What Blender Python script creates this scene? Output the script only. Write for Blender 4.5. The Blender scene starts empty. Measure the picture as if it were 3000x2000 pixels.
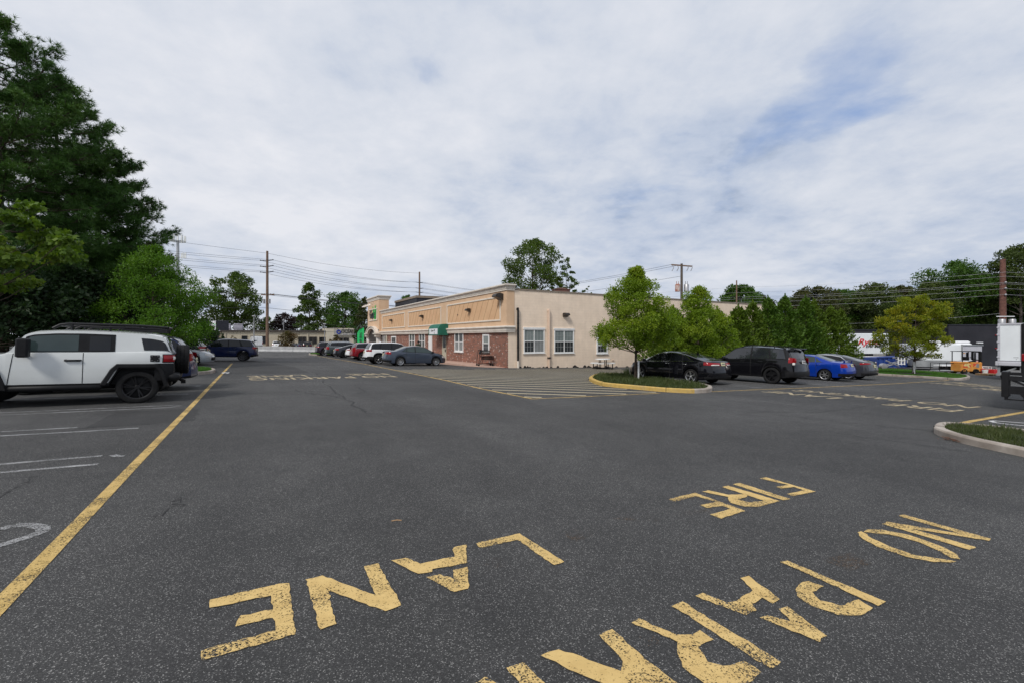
import bpy, bmesh, math, random
import numpy as np
from mathutils import Vector, Matrix
rnd = random.Random(11); nr = np.random.default_rng(11)
pi = math.pi; rad = math.radians
SC = bpy.context.scene; COL = SC.collection

# ------------------------------------------------------------------ survey of the place
F, HY, CZ = 1300.0, 988.0, 1.5           # lens (photo pixels), horizon row, eye height
GA, GB = .019, .021                      # the lot drains to the right and away from the camera
def G(x, y):
    s = GA*x + GB*y
    if s > 2.8: s = 2.8 + 1.6*(1-math.exp(-(s-2.8)/1.6))
    if s < -1.0: s = -1.0 - .8*(1-math.exp((s+1.0)/.8))
    return -s
def P(px, py, dz=0.0):                   # ground point seen at a photo pixel
    u = (px-1500)/F; v = (py-HY)/F
    t = CZ/(v-GA*u-GB)
    return Vector((u*t, t, -(GA*u*t+GB*t)+dz))
def D(px, d, dz=0.0):                    # ground point in a direction, at a depth
    x = (px-1500)/F*d
    return Vector((x, d, G(x, d)+dz))
def Z(py, d): return CZ-(py-HY)/F*d
d1 = Vector((-.4987, .8668, 0)); d2 = Vector((.8668, .4987, 0)); UP = Vector((0, 0, 1))

# ------------------------------------------------------------------ objects and tags
def tag(o, label=None, cat=None, group=None, kind=None):
    if label: o['label'] = label
    if cat: o['category'] = cat
    if group: o['group'] = group
    if kind: o['kind'] = kind
    return o
def empty(name, loc, rz=0.0, label=None, cat=None, group=None):
    o = bpy.data.objects.new(name, None); COL.objects.link(o)
    o.empty_display_size = .3
    o.location = loc; o.rotation_euler = (0, 0, rz)
    return tag(o, label, cat, group)
def on_ground(o, loc, hx, hy):           # stand an object on the sloping lot, nose along (hx, hy)
    n = Vector((GA, GB, 1)).normalized()
    f = Vector((hx, hy, 0)); f = (f-n*f.dot(n)).normalized(); l = n.cross(f)
    M = Matrix((f, l, n)).transposed()
    o.location = loc; o.rotation_euler = M.to_euler()
class MB:
    def __init__(s): s.v = []; s.f = []; s.m = []
    def add(s, vs, fs, m=0):
        k = len(s.v); s.v += [tuple(p) for p in vs]
        s.f += [tuple(i+k for i in f) for f in fs]; s.m += [m]*len(fs); return s
    def ob(s, o, a, b, c, m=0):          # parallelepiped
        o, a, b, c = map(Vector, (o, a, b, c))
        if a.cross(b).dot(c) < 0: a, b = b, a
        vs = [o, o+a, o+a+b, o+b, o+c, o+a+c, o+a+b+c, o+b+c]
        return s.add(vs, [(3,2,1,0),(4,5,6,7),(0,1,5,4),(1,2,6,5),(2,3,7,6),(3,0,4,7)], m)
    def box(s, x0, x1, y0, y1, z0, z1, m=0):
        return s.ob((x0,y0,z0), (x1-x0,0,0), (0,y1-y0,0), (0,0,z1-z0), m)
    def bev(s, x0, x1, y0, y1, z0, z1, b, m=0):   # box with chamfered edges
        vs = []; 
        for z, i in ((z0, b), (z0+b, 0), (z1-b, 0), (z1, b)):
            xa, xb, ya, yb = x0+i, x1-i, y0+i, y1-i
            vs += [(xa+b,ya,z),(xb-b,ya,z),(xb,ya+b,z),(xb,yb-b,z),(xb-b,yb,z),(xa+b,yb,z),(xa,yb-b,z),(xa,ya+b,z)]
        fs = [tuple(range(7,-1,-1)), tuple(range(24,32))]
        for r in range(3):
            for i in range(8): j = (i+1) % 8; fs.append((r*8+i, r*8+j, r*8+8+j, r*8+8+i))
        return s.add(vs, fs, m)
    def tube(s, pts, r, n=8, m=0, cap=True):
        pts = [Vector(p) for p in pts]; k = len(pts)
        rr = r if isinstance(r, (list, tuple)) else [r]*k
        vs = []; fs = []; ref = None
        for i, p in enumerate(pts):
            t = (pts[min(i+1,k-1)]-pts[max(i-1,0)]).normalized()
            if ref is None: ref = Vector((0,0,1)) if abs(t.z) < .9 else Vector((1,0,0))
            a = (ref-t*ref.dot(t)).normalized(); b = t.cross(a); ref = a
            for j in range(n):
                w = 2*pi*j/n; vs.append(p+(a*math.cos(w)+b*math.sin(w))*rr[i])
        for i in range(k-1):
            for j in range(n):
                q = (j+1) % n; fs.append((i*n+j, i*n+q, i*n+n+q, i*n+n+j))
        if cap: fs += [tuple(range(n-1,-1,-1)), tuple(range((k-1)*n, k*n))]
        return s.add(vs, fs, m)
    def lathe(s, prof, o=(0,0,0), ax=(0,0,1), n=24, m=0, closed=False):
        o = Vector(o); ax = Vector(ax).normalized()
        a = ax.orthogonal().normalized(); b = ax.cross(a); vs = []; fs = []
        for r, h in prof:
            for j in range(n):
                w = 2*pi*j/n; vs.append(o+ax*h+(a*math.cos(w)+b*math.sin(w))*max(r, 1e-4))
        k = len(prof)
        for i in range(k if closed else k-1):
            q = (i+1) % k
            for j in range(n):
                l = (j+1) % n; fs.append((i*n+j, i*n+l, q*n+l, q*n+j))
        return s.add(vs, fs, m)
    def prism(s, poly, ext, m=0):
        poly = [Vector(p) for p in poly]; ext = Vector(ext); k = len(poly)
        vs = poly+[p+ext for p in poly]
        fs = [tuple(range(k-1,-1,-1)), tuple(range(k, 2*k))]
        fs += [(i, (i+1) % k, k+(i+1) % k, k+i) for i in range(k)]
        return s.add(vs, fs, m)
    def grid(s, g, m=0, flip=False):
        a = len(g); b = len(g[0]); vs = [p for r in g for p in r]; fs = []
        for i in range(a-1):
            for j in range(b-1):
                q = (i*b+j, i*b+j+1, i*b+b+j+1, i*b+b+j); fs.append(q[::-1] if flip else q)
        return s.add(vs, fs, m)
    def build(s, name, mats, parent=None, smooth=None, fix=False):
        me = bpy.data.meshes.new(name); me.from_pydata(s.v, [], s.f)
        mats = mats if isinstance(mats, (list, tuple)) else [mats]
        for mt in mats: me.materials.append(mt)
        if len(mats) > 1: me.polygons.foreach_set('material_index', s.m)
        if fix:
            bm = bmesh.new(); bm.from_mesh(me); bmesh.ops.recalc_face_normals(bm, faces=bm.faces); bm.to_mesh(me); bm.free()
        me.update()
        if smooth:
            me.polygons.foreach_set('use_smooth', [True]*len(me.polygons)); me.set_sharp_from_angle(angle=rad(smooth))
        o = bpy.data.objects.new(name, me); COL.objects.link(o)
        if parent: o.parent = parent
        return o
def quads_mesh(name, verts, mat, parent=None, k=4):   # fast: (N*k,3) array of loose faces
    n = len(verts)//k
    me = bpy.data.meshes.new(name); me.vertices.add(n*k)
    me.vertices.foreach_set('co', np.asarray(verts, np.float32).ravel())
    me.loops.add(n*k); me.loops.foreach_set('vertex_index', np.arange(n*k, dtype=np.int32))
    me.polygons.add(n); me.polygons.foreach_set('loop_start', np.arange(0, n*k, k, dtype=np.int32))
    me.update(calc_edges=True); me.validate()
    me.materials.append(mat)
    o = bpy.data.objects.new(name, me); COL.objects.link(o)
    if parent: o.parent = parent
    return o
def text_obj(name, body, mat, parent, size, M, shear=0, bold=0, ext=.004, sx=1.0, align='CENTER'):
    cu = bpy.data.curves.new('t', 'FONT'); cu.body = body; cu.size = size; cu.shear = shear
    cu.offset = bold; cu.extrude = ext; cu.align_x = align; cu.align_y = 'CENTER'; cu.resolution_u = 3
    t = bpy.data.objects.new('t', cu); COL.objects.link(t)
    dg = bpy.context.evaluated_depsgraph_get(); me = bpy.data.meshes.new_from_object(t.evaluated_get(dg))
    bpy.data.objects.remove(t); bpy.data.curves.remove(cu)
    me.transform(M @ Matrix.Diagonal((sx, 1, 1, 1))); me.materials.clear(); me.materials.append(mat); me.name = name
    o = bpy.data.objects.new(name, me); COL.objects.link(o)
    if parent: o.parent = parent
    return o
def frame(x, y, o):                       # 4x4 from text axes
    x = Vector(x); y = Vector(y); z = x.cross(y)
    M = Matrix((x, y, z)).transposed().to_4x4(); M.translation = Vector(o); return M

# ------------------------------------------------------------------ materials
def nm(name):
    m = bpy.data.materials.new(name); m.use_nodes = True
    nt = m.node_tree; return m, nt, nt.nodes, nt.links, nt.nodes['Principled BSDF']
def ramp(N, stops):
    r = N.new('ShaderNodeValToRGB'); e = r.color_ramp.elements
    while len(e) < len(stops): e.new(.5)
    for k, (p, c) in enumerate(stops):
        e[k].position = p; e[k].color = (*c, 1) if len(c) == 3 else c
    return r
def noise(N, Lk, scale, detail=4, rough=.55, coord=None, kind='Object', dist=0):
    t = N.new('ShaderNodeTexNoise'); t.inputs['Scale'].default_value = scale
    t.inputs['Detail'].default_value = detail; t.inputs['Roughness'].default_value = rough
    t.inputs['Distortion'].default_value = dist
    if coord is None:
        c = N.new('ShaderNodeTexCoord'); coord = c.outputs[kind]
    Lk.new(coord, t.inputs['Vector']); return t
def pm(name, c1, c2=None, scale=3, rough=.6, metal=0, bump=0, bscale=30, coat=0, lo=.35, hi=.65, spec=.5, detail=5):
    m, nt, N, Lk, b = nm(name)
    c2 = c2 or tuple(min(1, c*1.18) for c in c1)
    t = noise(N, Lk, scale, detail); r = ramp(N, [(lo, c1), (hi, c2)])
    Lk.new(t.outputs['Fac'], r.inputs['Fac']); Lk.new(r.outputs['Color'], b.inputs['Base Color'])
    b.inputs['Roughness'].default_value = rough; b.inputs['Metallic'].default_value = metal
    b.inputs['Coat Weight'].default_value = coat; b.inputs['Coat Roughness'].default_value = .04
    b.inputs['Specular IOR Level'].default_value = spec
    if bump:
        t2 = noise(N, Lk, bscale, 3); bp = N.new('ShaderNodeBump'); bp.inputs['Strength'].default_value = bump
        bp.inputs['Distance'].default_value = .02
        Lk.new(t2.outputs['Fac'], bp.inputs['Height']); Lk.new(bp.outputs['Normal'], b.inputs['Normal'])
    return m
def leafm(name, cols, scale=.8, trans=.3):
    m, nt, N, Lk, b = nm(name)
    t = noise(N, Lk, scale, 3); t2 = noise(N, Lk, scale*11, 2)
    mx = N.new('ShaderNodeMix'); mx.data_type = 'FLOAT'; mx.inputs['Factor'].default_value = .45
    Lk.new(t.outputs['Fac'], mx.inputs['A']); Lk.new(t2.outputs['Fac'], mx.inputs['B'])
    k = len(cols); r = ramp(N, [(.3+.4*i/(k-1), c) for i, c in enumerate(cols)])
    Lk.new(mx.outputs['Result'], r.inputs['Fac']); Lk.new(r.outputs['Color'], b.inputs['Base Color'])
    b.inputs['Roughness'].default_value = .55; b.inputs['Specular IOR Level'].default_value = .25
    tr = N.new('ShaderNodeBsdfTranslucent'); ms = N.new('ShaderNodeMixShader'); ms.inputs[0].default_value = trans
    g = N.new('ShaderNodeMix'); g.data_type = 'RGBA'; g.blend_type = 'MULTIPLY'; g.inputs['Factor'].default_value = 1
    Lk.new(r.outputs['Color'], g.inputs['A']); g.inputs['B'].default_value = (1.5, 1.6, .6, 1)
    Lk.new(g.outputs['Result'], tr.inputs['Color'])
    Lk.new(b.outputs[0], ms.inputs[1]); Lk.new(tr.outputs[0], ms.inputs[2])
    Lk.new(ms.outputs[0], N['Material Output'].inputs['Surface'])
    return m
def asphaltm(name, base, speck=.16, light=.22):
    m, nt, N, Lk, b = nm(name)
    tc = N.new('ShaderNodeTexCoord'); o = tc.outputs['Object']
    v = N.new('ShaderNodeTexVoronoi'); v.inputs['Scale'].default_value = 205; Lk.new(o, v.inputs['Vector'])
    sp = N.new('ShaderNodeSeparateColor'); Lk.new(v.outputs['Color'], sp.inputs[0])
    d = base*.45; lt = (light, light*.98, light*.95)
    r = ramp(N, [(0, (d, d, d)), (1-speck-.18, (base*.96, base*.95, base*.95)), (1-speck, (base*1.3, base*1.3, base*1.3)), (1, lt)])
    Lk.new(sp.outputs[0], r.inputs['Fac'])
    n1 = noise(N, Lk, .22, 6, .6, o); n2 = noise(N, Lk, 2.2, 5, .65, o)
    q = ramp(N, [(.28, (.66, .66, .66)), (.72, (1.32, 1.32, 1.32))]); Lk.new(n1.outputs['Fac'], q.inputs['Fac'])
    q2 = ramp(N, [(.25, (.82, .82, .82)), (.75, (1.16, 1.15, 1.13))]); Lk.new(n2.outputs['Fac'], q2.inputs['Fac'])
    mp = N.new('ShaderNodeMapping'); mp.vector_type = 'TEXTURE'; mp.inputs['Rotation'].default_value = (0, 0, rad(119.9)); mp.inputs['Scale'].default_value = (14, .9, 1); Lk.new(o, mp.inputs['Vector'])
    n3 = noise(N, Lk, 1.0, 4, .55, mp.outputs[0]); q3 = ramp(N, [(.3, (.87, .87, .87)), (.7, (1.12, 1.12, 1.11))]); Lk.new(n3.outputs['Fac'], q3.inputs['Fac'])
    a = r.outputs['Color']
    for x in (q, q2, q3):
        g = N.new('ShaderNodeMix'); g.data_type = 'RGBA'; g.blend_type = 'MULTIPLY'; g.inputs['Factor'].default_value = 1
        Lk.new(a, g.inputs['A']); Lk.new(x.outputs['Color'], g.inputs['B']); a = g.outputs['Result']
    Lk.new(a, b.inputs['Base Color']); b.inputs['Roughness'].default_value = .85; b.inputs['Specular IOR Level'].default_value = .42
    bp = N.new('ShaderNodeBump'); bp.inputs['Strength'].default_value = .6; bp.inputs['Distance'].default_value = .006
    Lk.new(v.outputs['Distance'], bp.inputs['Height']); Lk.new(bp.outputs['Normal'], b.inputs['Normal'])
    return m
def paintm(name, col, dark, wear=.5, soft=.06, base=0, fleck=.28):
    m, nt, N, Lk, b = nm(name)
    tc = N.new('ShaderNodeTexCoord'); o = tc.outputs['Object']
    a = noise(N, Lk, 55, 5, .75, o); c = noise(N, Lk, 2.6, 4, .6, o)
    vo = N.new('ShaderNodeTexVoronoi'); vo.inputs['Scale'].default_value = 150; Lk.new(o, vo.inputs['Vector']); vs_ = N.new('ShaderNodeSeparateColor'); Lk.new(vo.outputs['Color'], vs_.inputs[0])
    am = N.new('ShaderNodeMix'); am.data_type = 'FLOAT'; am.inputs['Factor'].default_value = fleck; Lk.new(a.outputs['Fac'], am.inputs['A']); Lk.new(vs_.outputs[0], am.inputs['B'])
    mx = N.new('ShaderNodeMix'); mx.data_type = 'FLOAT'; mx.inputs['Factor'].default_value = .42
    Lk.new(am.outputs['Result'], mx.inputs['A']); Lk.new(c.outputs['Fac'], mx.inputs['B'])
    d2_ = noise(N, Lk, 9, 4, .6, o); vary = ramp(N, [(.3, dark), (.7, col)]); Lk.new(d2_.outputs['Fac'], vary.inputs['Fac'])
    r = ramp(N, [(wear-soft, (0,0,0)), (wear+soft, (1,1,1))]); Lk.new(mx.outputs['Result'], r.inputs['Fac'])
    if base:
        g = N.new('ShaderNodeMix'); g.data_type = 'RGBA'; Lk.new(r.outputs['Color'], g.inputs['Factor'])
        g.inputs['A'].default_value = (base, base, base*.95, 1); Lk.new(vary.outputs['Color'], g.inputs['B']); Lk.new(g.outputs['Result'], b.inputs['Base Color'])
    else:
        Lk.new(vary.outputs['Color'], b.inputs['Base Color']); tr = N.new('ShaderNodeBsdfTransparent'); ms = N.new('ShaderNodeMixShader')
        Lk.new(r.outputs['Color'], ms.inputs[0]); Lk.new(tr.outputs[0], ms.inputs[1]); Lk.new(b.outputs[0], ms.inputs[2]); Lk.new(ms.outputs[0], N['Material Output'].inputs['Surface'])
    b.inputs['Roughness'].default_value = .8
    b.inputs['Specular IOR Level'].default_value = .3
    bp = N.new('ShaderNodeBump'); bp.inputs['Strength'].default_value = .4; bp.inputs['Distance'].default_value = .005
    Lk.new(a.outputs['Fac'], bp.inputs['Height']); Lk.new(bp.outputs['Normal'], b.inputs['Normal'])
    return m
def brickm(name, c1, c2, mortar, w, h, gap, axis='YZ', rough=.85, vary=1.0, white=0):
    m, nt, N, Lk, b = nm(name)
    tc = N.new('ShaderNodeTexCoord'); sx = N.new('ShaderNodeSeparateXYZ'); cx = N.new('ShaderNodeCombineXYZ')
    Lk.new(tc.outputs['Object'], sx.inputs[0]); Lk.new(sx.outputs[axis[0]], cx.inputs[0]); Lk.new(sx.outputs[axis[1]], cx.inputs[1])
    t = N.new('ShaderNodeTexBrick'); Lk.new(cx.outputs[0], t.inputs['Vector'])
    t.inputs['Scale'].default_value = 1; t.inputs['Brick Width'].default_value = w; t.inputs['Row Height'].default_value = h
    t.inputs['Mortar Size'].default_value = gap; t.inputs['Color1'].default_value = (*c1, 1); t.inputs['Color2'].default_value = (*c2, 1)
    t.inputs['Mortar'].default_value = (*mortar, 1); t.inputs['Mortar Smooth'].default_value = .2; t.inputs['Bias'].default_value = 0
    nz = noise(N, Lk, 1.1, 6, .7, cx.outputs[0]); q = ramp(N, [(.3, (1-.3*vary,)*3), (.7, (1+.18*vary,)*3)]); Lk.new(nz.outputs['Fac'], q.inputs['Fac'])
    g = N.new('ShaderNodeMix'); g.data_type = 'RGBA'; g.blend_type = 'MULTIPLY'; g.inputs['Factor'].default_value = 1
    Lk.new(t.outputs['Color'], g.inputs['A']); Lk.new(q.outputs['Color'], g.inputs['B']); out = g.outputs['Result']
    mp = N.new('ShaderNodeMapping'); mp.inputs['Scale'].default_value = (2.6, .22, 1); Lk.new(cx.outputs[0], mp.inputs['Vector'])
    ns = noise(N, Lk, 1.0, 5, .6, mp.outputs[0]); qs = ramp(N, [(.3, (.965,.96,.955)), (.6, (1.03,1.03,1.03))]); Lk.new(ns.outputs['Fac'], qs.inputs['Fac'])
    gs = N.new('ShaderNodeMix'); gs.data_type = 'RGBA'; gs.blend_type = 'MULTIPLY'; gs.inputs['Factor'].default_value = 1; Lk.new(out, gs.inputs['A']); Lk.new(qs.outputs['Color'], gs.inputs['B']); out = gs.outputs['Result']
    if white:
        n3 = noise(N, Lk, 4.5, 1, .5, cx.outputs[0]); q3 = ramp(N, [(.66, (0,0,0)), (.69, (1,1,1))]); Lk.new(n3.outputs['Fac'], q3.inputs['Fac'])
        g3 = N.new('ShaderNodeMix'); g3.data_type = 'RGBA'; Lk.new(q3.outputs['Color'], g3.inputs['Factor']); Lk.new(out, g3.inputs['A'])
        g3.inputs['B'].default_value = (.55, .47, .42, 1); out = g3.outputs['Result']
    Lk.new(out, b.inputs['Base Color']); b.inputs['Roughness'].default_value = rough
    bp = N.new('ShaderNodeBump'); bp.inputs['Strength'].default_value = .35; bp.inputs['Distance'].default_value = .01
    Lk.new(t.outputs['Fac'], bp.inputs['Height']); bp.invert = True; Lk.new(bp.outputs['Normal'], b.inputs['Normal'])
    return m
def glassm(name, c, rough=.03, spec=.6):
    return pm(name, c, tuple(x*1.3 for x in c), 2, rough, 0, 0, spec=spec)
def lamp_lens(name, c): return pm(name, c, tuple(min(1, x*1.3) for x in c), 14, .15, 0, 0, coat=.3, spec=.3)

M = {}
M['asphalt'] = asphaltm('asphalt', .056, .10, .32)
M['asphalt_new'] = asphaltm('asphalt_patch', .044, .08, .13)
M['asphalt_old'] = asphaltm('asphalt_old', .085, .2, .2)
M['crack'] = pm('crack_filler', (.012,.012,.013), (.03,.03,.03), 9, .9)
M['yellow'] = paintm('yellow_paint', (.66,.47,.19), (.54,.37,.14), .44, .035)
M['yellow2'] = paintm('yellow_line_paint', (.60,.42,.16), (.44,.30,.10), .445, .035)
M['pale'] = paintm('pale_yellow_paint', (.60,.52,.35), (.48,.41,.27), .33, .06)
M['stain'] = paintm('oil_stain', (.022,.022,.022), (.016,.016,.016), .52, .10)
M['pale2'] = paintm('old_pale_paint', (.48,.40,.26), (.38,.31,.20), .41, .05)
M['white_line'] = paintm('white_paint', (.36,.36,.36), (.26,.26,.26), .485, .06)
M['white_new'] = paintm('white_paint_fresh', (.62,.62,.62), (.5,.5,.5), .33, .06)
M['ghost'] = paintm('faded_paint', (.13,.09,.06), (.10,.075,.055), .585, .04)
M['concrete'] = pm('concrete', (.24,.20,.165), (.43,.38,.33), 2.2, .85, 0, .3, 40)
M['concrete_w'] = pm('barrier_concrete', (.4,.4,.4), (.52,.52,.51), 2, .85, 0, .3, 30)
M['kerb_y'] = paintm('kerb_yellow', (.58,.40,.12), (.46,.30,.08), .385, .05, .22)
M['soil'] = pm('soil', (.03,.025,.018), (.06,.05,.035), 6, .95, 0, .5, 30)
M['verge'] = pm('verge', (.035,.06,.015), (.07,.09,.03), .6, .95, 0, .5, 8)
M['walk'] = pm('walkway_concrete', (.42,.27,.21), (.5,.34,.27), 2, .85, 0, .2, 30)
M['mulch'] = pm('mulch', (.012,.009,.007), (.03,.022,.016), 20, .95, 0, .8, 40)
M['grass'] = leafm('grass_blades', [(.035,.10,.012), (.06,.16,.02), (.09,.20,.03)], 1.5, .25)
M['weeds'] = leafm('weed_leaves', [(.028,.045,.013), (.05,.07,.02), (.10,.11,.04)], 2.5, .2)
M['steel'] = pm('steel', (.35,.35,.36), (.45,.45,.46), 5, .45, .7)
M['black'] = pm('black_plastic', (.007,.007,.008), (.012,.012,.013), 6, .5, spec=.22)
M['blackmetal'] = pm('black_steel', (.01,.01,.011), (.016,.016,.018), 3, .4, .1, spec=.25)
M['rubber'] = pm('rubber', (.008,.008,.009), (.015,.015,.015), 8, .8, 0, .3, 60, spec=.2)
M['white'] = pm('white_panel', (.72,.73,.75), (.8,.81,.82), 1.2, .45)
M['whitep'] = pm('white_trim', (.72,.72,.71), (.8,.8,.79), 3, .5)
M['wood'] = pm('pole_wood', (.13,.08,.055), (.2,.13,.09), 5, .9, 0, .4, 20)
M['bark'] = pm('bark', (.035,.025,.018), (.075,.055,.04), 6, .95, 0, .6, 14)
M['barkg'] = pm('grey_bark', (.06,.05,.042), (.12,.10,.085), 6, .95, 0, .6, 14)
M['wire'] = pm('wire', (.02,.02,.022), (.04,.04,.042), 2, .6)
M['wirel'] = pm('aluminium_wire', (.35,.36,.38), (.5,.5,.52), 2, .5)
M['cg'] = glassm('car_glass', (.006,.007,.009), .02, .42)
M['cg2'] = glassm('clear_car_glass', (.03,.045,.045), .03, .5)
M['redlens'] = lamp_lens('red_lens', (.22,.004,.007))
M['whitelens'] = lamp_lens('clear_lens', (.6,.58,.55))
M['amberlens'] = lamp_lens('amber_lens', (.55,.3,.12))
M['chrome'] = pm('chrome', (.6,.6,.6), (.7,.7,.7), 3, .12, 1)
M['plate'] = pm('number_plate', (.55,.5,.25), (.6,.57,.4), 9, .4)
M['cg3'] = glassm('tinted_glass', (.016,.018,.022), .03, .8)
M['platew'] = pm('pale_number_plate', (.55,.55,.55), (.65,.65,.65), 9, .4)
M['rims'] = pm('silver_rim', (.45,.45,.46), (.55,.55,.56), 5, .25, .85)
M['rimd'] = pm('dark_rim', (.07,.07,.075), (.10,.10,.105), 5, .3, .7)
M['rimb'] = pm('black_rim', (.010,.010,.011), (.012,.012,.013), 5, .3, .1, spec=.3)
# ------------------------------------------------------------------ vehicles
def prof(pts, sig=.010):
    xs, zs = zip(*pts); g = np.linspace(0, 1, 601); z = np.interp(g, xs, zs)
    if sig:
        k = int(sig*600*3); w = np.exp(-.5*((np.arange(-k, k+1))/(sig*600))**2); w /= w.sum()
        zp = np.concatenate([2*z[0]-z[k:0:-1], z, 2*z[-1]-z[-2:-k-2:-1]]); z = np.convolve(zp, w, 'valid')
    return lambda t: float(np.interp(t, g, z))
SED_TOP = [(0,.58),(.006,.64),(.02,.70),(.06,.725),(.14,.75),(.175,.76),(.34,.955),(.43,.995),(.50,1.0),(.57,.98),(.63,.93),(.775,.69),(.80,.67),(.91,.605),(.955,.55),(.985,.46),(1,.36)]
FAST_TOP = [(0,.60),(.006,.66),(.02,.715),(.08,.735),(.11,.75),(.30,.93),(.40,.985),(.48,1.0),(.56,.98),(.62,.93),(.765,.69),(.79,.67),(.91,.60),(.955,.54),(.985,.45),(1,.36)]
SED_BELT = [(0,.58),(.02,.655),(.1,.69),(.2,.69),(.4,.665),(.7,.635),(.8,.625),(.93,.55),(1,.33)]
SUV_TOP = [(0,.53),(.004,.57),(.014,.62),(.03,.68),(.095,.93),(.125,.965),(.25,.985),(.40,1.0),(.51,.99),(.58,.955),(.72,.675),(.755,.655),(.90,.605),(.95,.545),(.985,.44),(1,.34)]
SUV_BELT = [(0,.53),(.02,.60),(.1,.655),(.3,.645),(.6,.62),(.76,.61),(.9,.555),(.95,.50),(1,.32)]
WPL = [(0,.80),(.012,.87),(.05,.945),(.15,.985),(.3,1),(.7,.995),(.86,.965),(.93,.90),(.975,.79),(1,.66)]
class Body:
    def __init__(s, sp):
        s.sp = sp; s.L, s.W, s.H = sp['L'], sp['W'], sp['H']
        s.top = prof(sp['top'], sp.get('sig', .010)); s.belt_ = prof(sp['belt']); s.wp = prof(sp.get('wp', WPL))
        s.ro = sp['ro']; s.wb = sp['wb']; s.r = sp['r']; s.tum = sp.get('tum', .36); s.sill = sp.get('sill', .2)
        s.ra = sp.get('ra', s.r+.055)
        s.wx = (s.ro, s.ro+s.wb)
    def zt(s, x): return s.top(x/s.L)*s.H
    def zbelt(s, x): return min(s.belt_(x/s.L)*s.H, s.zt(x)-.035)
    def w(s, x): return s.wp(x/s.L)*s.W/2
    def zb(s, x):
        z = s.sill
        if x < .5: z += (.5-x)/.5*.09
        if x > s.L-.5: z += (x-s.L+.5)/.5*.03
        for xc in s.wx:
            dx = abs(x-xc)
            if dx < s.ra:
                if s.sp.get('square'): z = max(z, min(s.r+.72*s.ra+.06, s.r*.95+(s.ra-dx)*2.2))
                else: z = max(z, s.r+math.sqrt(s.ra**2-dx**2)*.97)
        return z
    def gh(s, x):                                   # belt point, roof edge (y, z)
        zb = s.zbelt(x); zt = s.zt(x); yg = s.w(x)*.95
        zr = max(zb+.012, zt-.058); yr = yg-s.tum*(zr-zb-.008)
        return yg, zb, max(yr, .2), zr, zt
    def rows(s, x):
        zb = s.zb(x); yg, zl, yr, zr, zt = s.gh(x); w = s.w(x); zb = min(zb, zl-.05); h = zl-zb
        low = min(zb+.07, zl-.03)
        return [(0, zb), (w-.12, zb), (w-.02, zb+.004), (w-.004, low), (w+.006, max(low, zb+.34*h)), (w, max(low, zb+.6*h)),
                (w*.992, zb+.85*h), (w*.972, zl-.012), (yg, zl), (yr, zr), (yr*.9, zr+.32*(zt-zr)), (yr*.6, zr+.74*(zt-zr)), (0, zt)]
    def yw(s, x, z):
        r = s.rows(x)[2:10]; return float(np.interp(z, [a[1] for a in r], [a[0] for a in r]))
    def stations(s):
        xs = list(np.linspace(0, s.L, 90)) + list(np.linspace(0, .35, 16)) + list(np.linspace(s.L-.35, s.L, 16))
        for xc in s.wx:
            for a in np.linspace(0, pi, 19): xs.append(xc+math.cos(a)*s.ra*.999)
            xs += [xc-s.ra-.004, xc+s.ra+.004]
        xs = sorted(x for x in xs if 0 <= x <= s.L); out = [xs[0]]
        for x in xs[1:]:
            if x-out[-1] > .003: out.append(x)
        out[-1] = s.L
        return out
def pgrid(mb, g, m=0): mb.grid(g, m)
def car_body(b, root, paint, clad=None, cladrows=3, seams=(), name='body'):
    mb = MB(); xs = b.stations(); K = 13
    ring = []
    for x in xs:
        r = b.rows(x)
        ring.append([(x-b.ro, y, z) for y, z in r] + [(x-b.ro, -y, z) for y, z in r[-2:0:-1]])
    n = len(ring[0]); vs = [p for r in ring for p in r]; fs = []; ms = []
    for i in range(len(ring)-1):
        for j in range(n):
            q = (j+1) % n; fs.append((i*n+j, i*n+n+j, i*n+n+q, i*n+q)[::-1])
            jj = j if j < K-1 else n-1-j
            ms.append(1 if (jj < 2 or (clad and jj < cladrows)) else 0)
    mb.v = vs; mb.f = fs; mb.m = ms
    for x in (xs[0], xs[-1]):
        r = b.rows(x)[1:]; mb.grid([[(x-b.ro, y*(1-k/5), z) for k in range(11)] for y, z in r], 0)
    for xb, xs_ in seams:                            # door shut lines
        for sd in (1, -1):
            g = []
            for k in range(9):
                t = k/8; x = xb+(xs_-xb)*t; zt = b.zbelt(x+b.ro)-.01; zl = max(b.zb(x+b.ro)+.05, b.sill+.05); z = zt+(zl-zt)*t
                y = (b.yw(x+b.ro, z)+.004)*sd; g.append([(x-.007, y, z), (x+.007, y, z)])
            mb.grid(g, 2)
    o = mb.build(name, [paint, clad or M['black'], M['crack']], root, smooth=38, fix=False)
    bm = bmesh.new(); bm.from_mesh(o.data); bmesh.ops.remove_doubles(bm, verts=bm.verts, dist=.0006); bmesh.ops.recalc_face_normals(bm, faces=bm.faces); bm.to_mesh(o.data); bm.free()
    o.data.polygons.foreach_set('use_smooth', [True]*len(o.data.polygons)); o.data.set_sharp_from_angle(angle=rad(38))
    u = MB(); u.box(-.62, b.wb+.55, -b.W*.5+.27, b.W*.5-.27, b.sill+.01, min(b.sp.get('ubz', .72), b.r+b.ra*.75+.2)); u.build('underbody', M['black'], root)
    return o
def cl01(t): return max(0., min(1., t))
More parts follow.
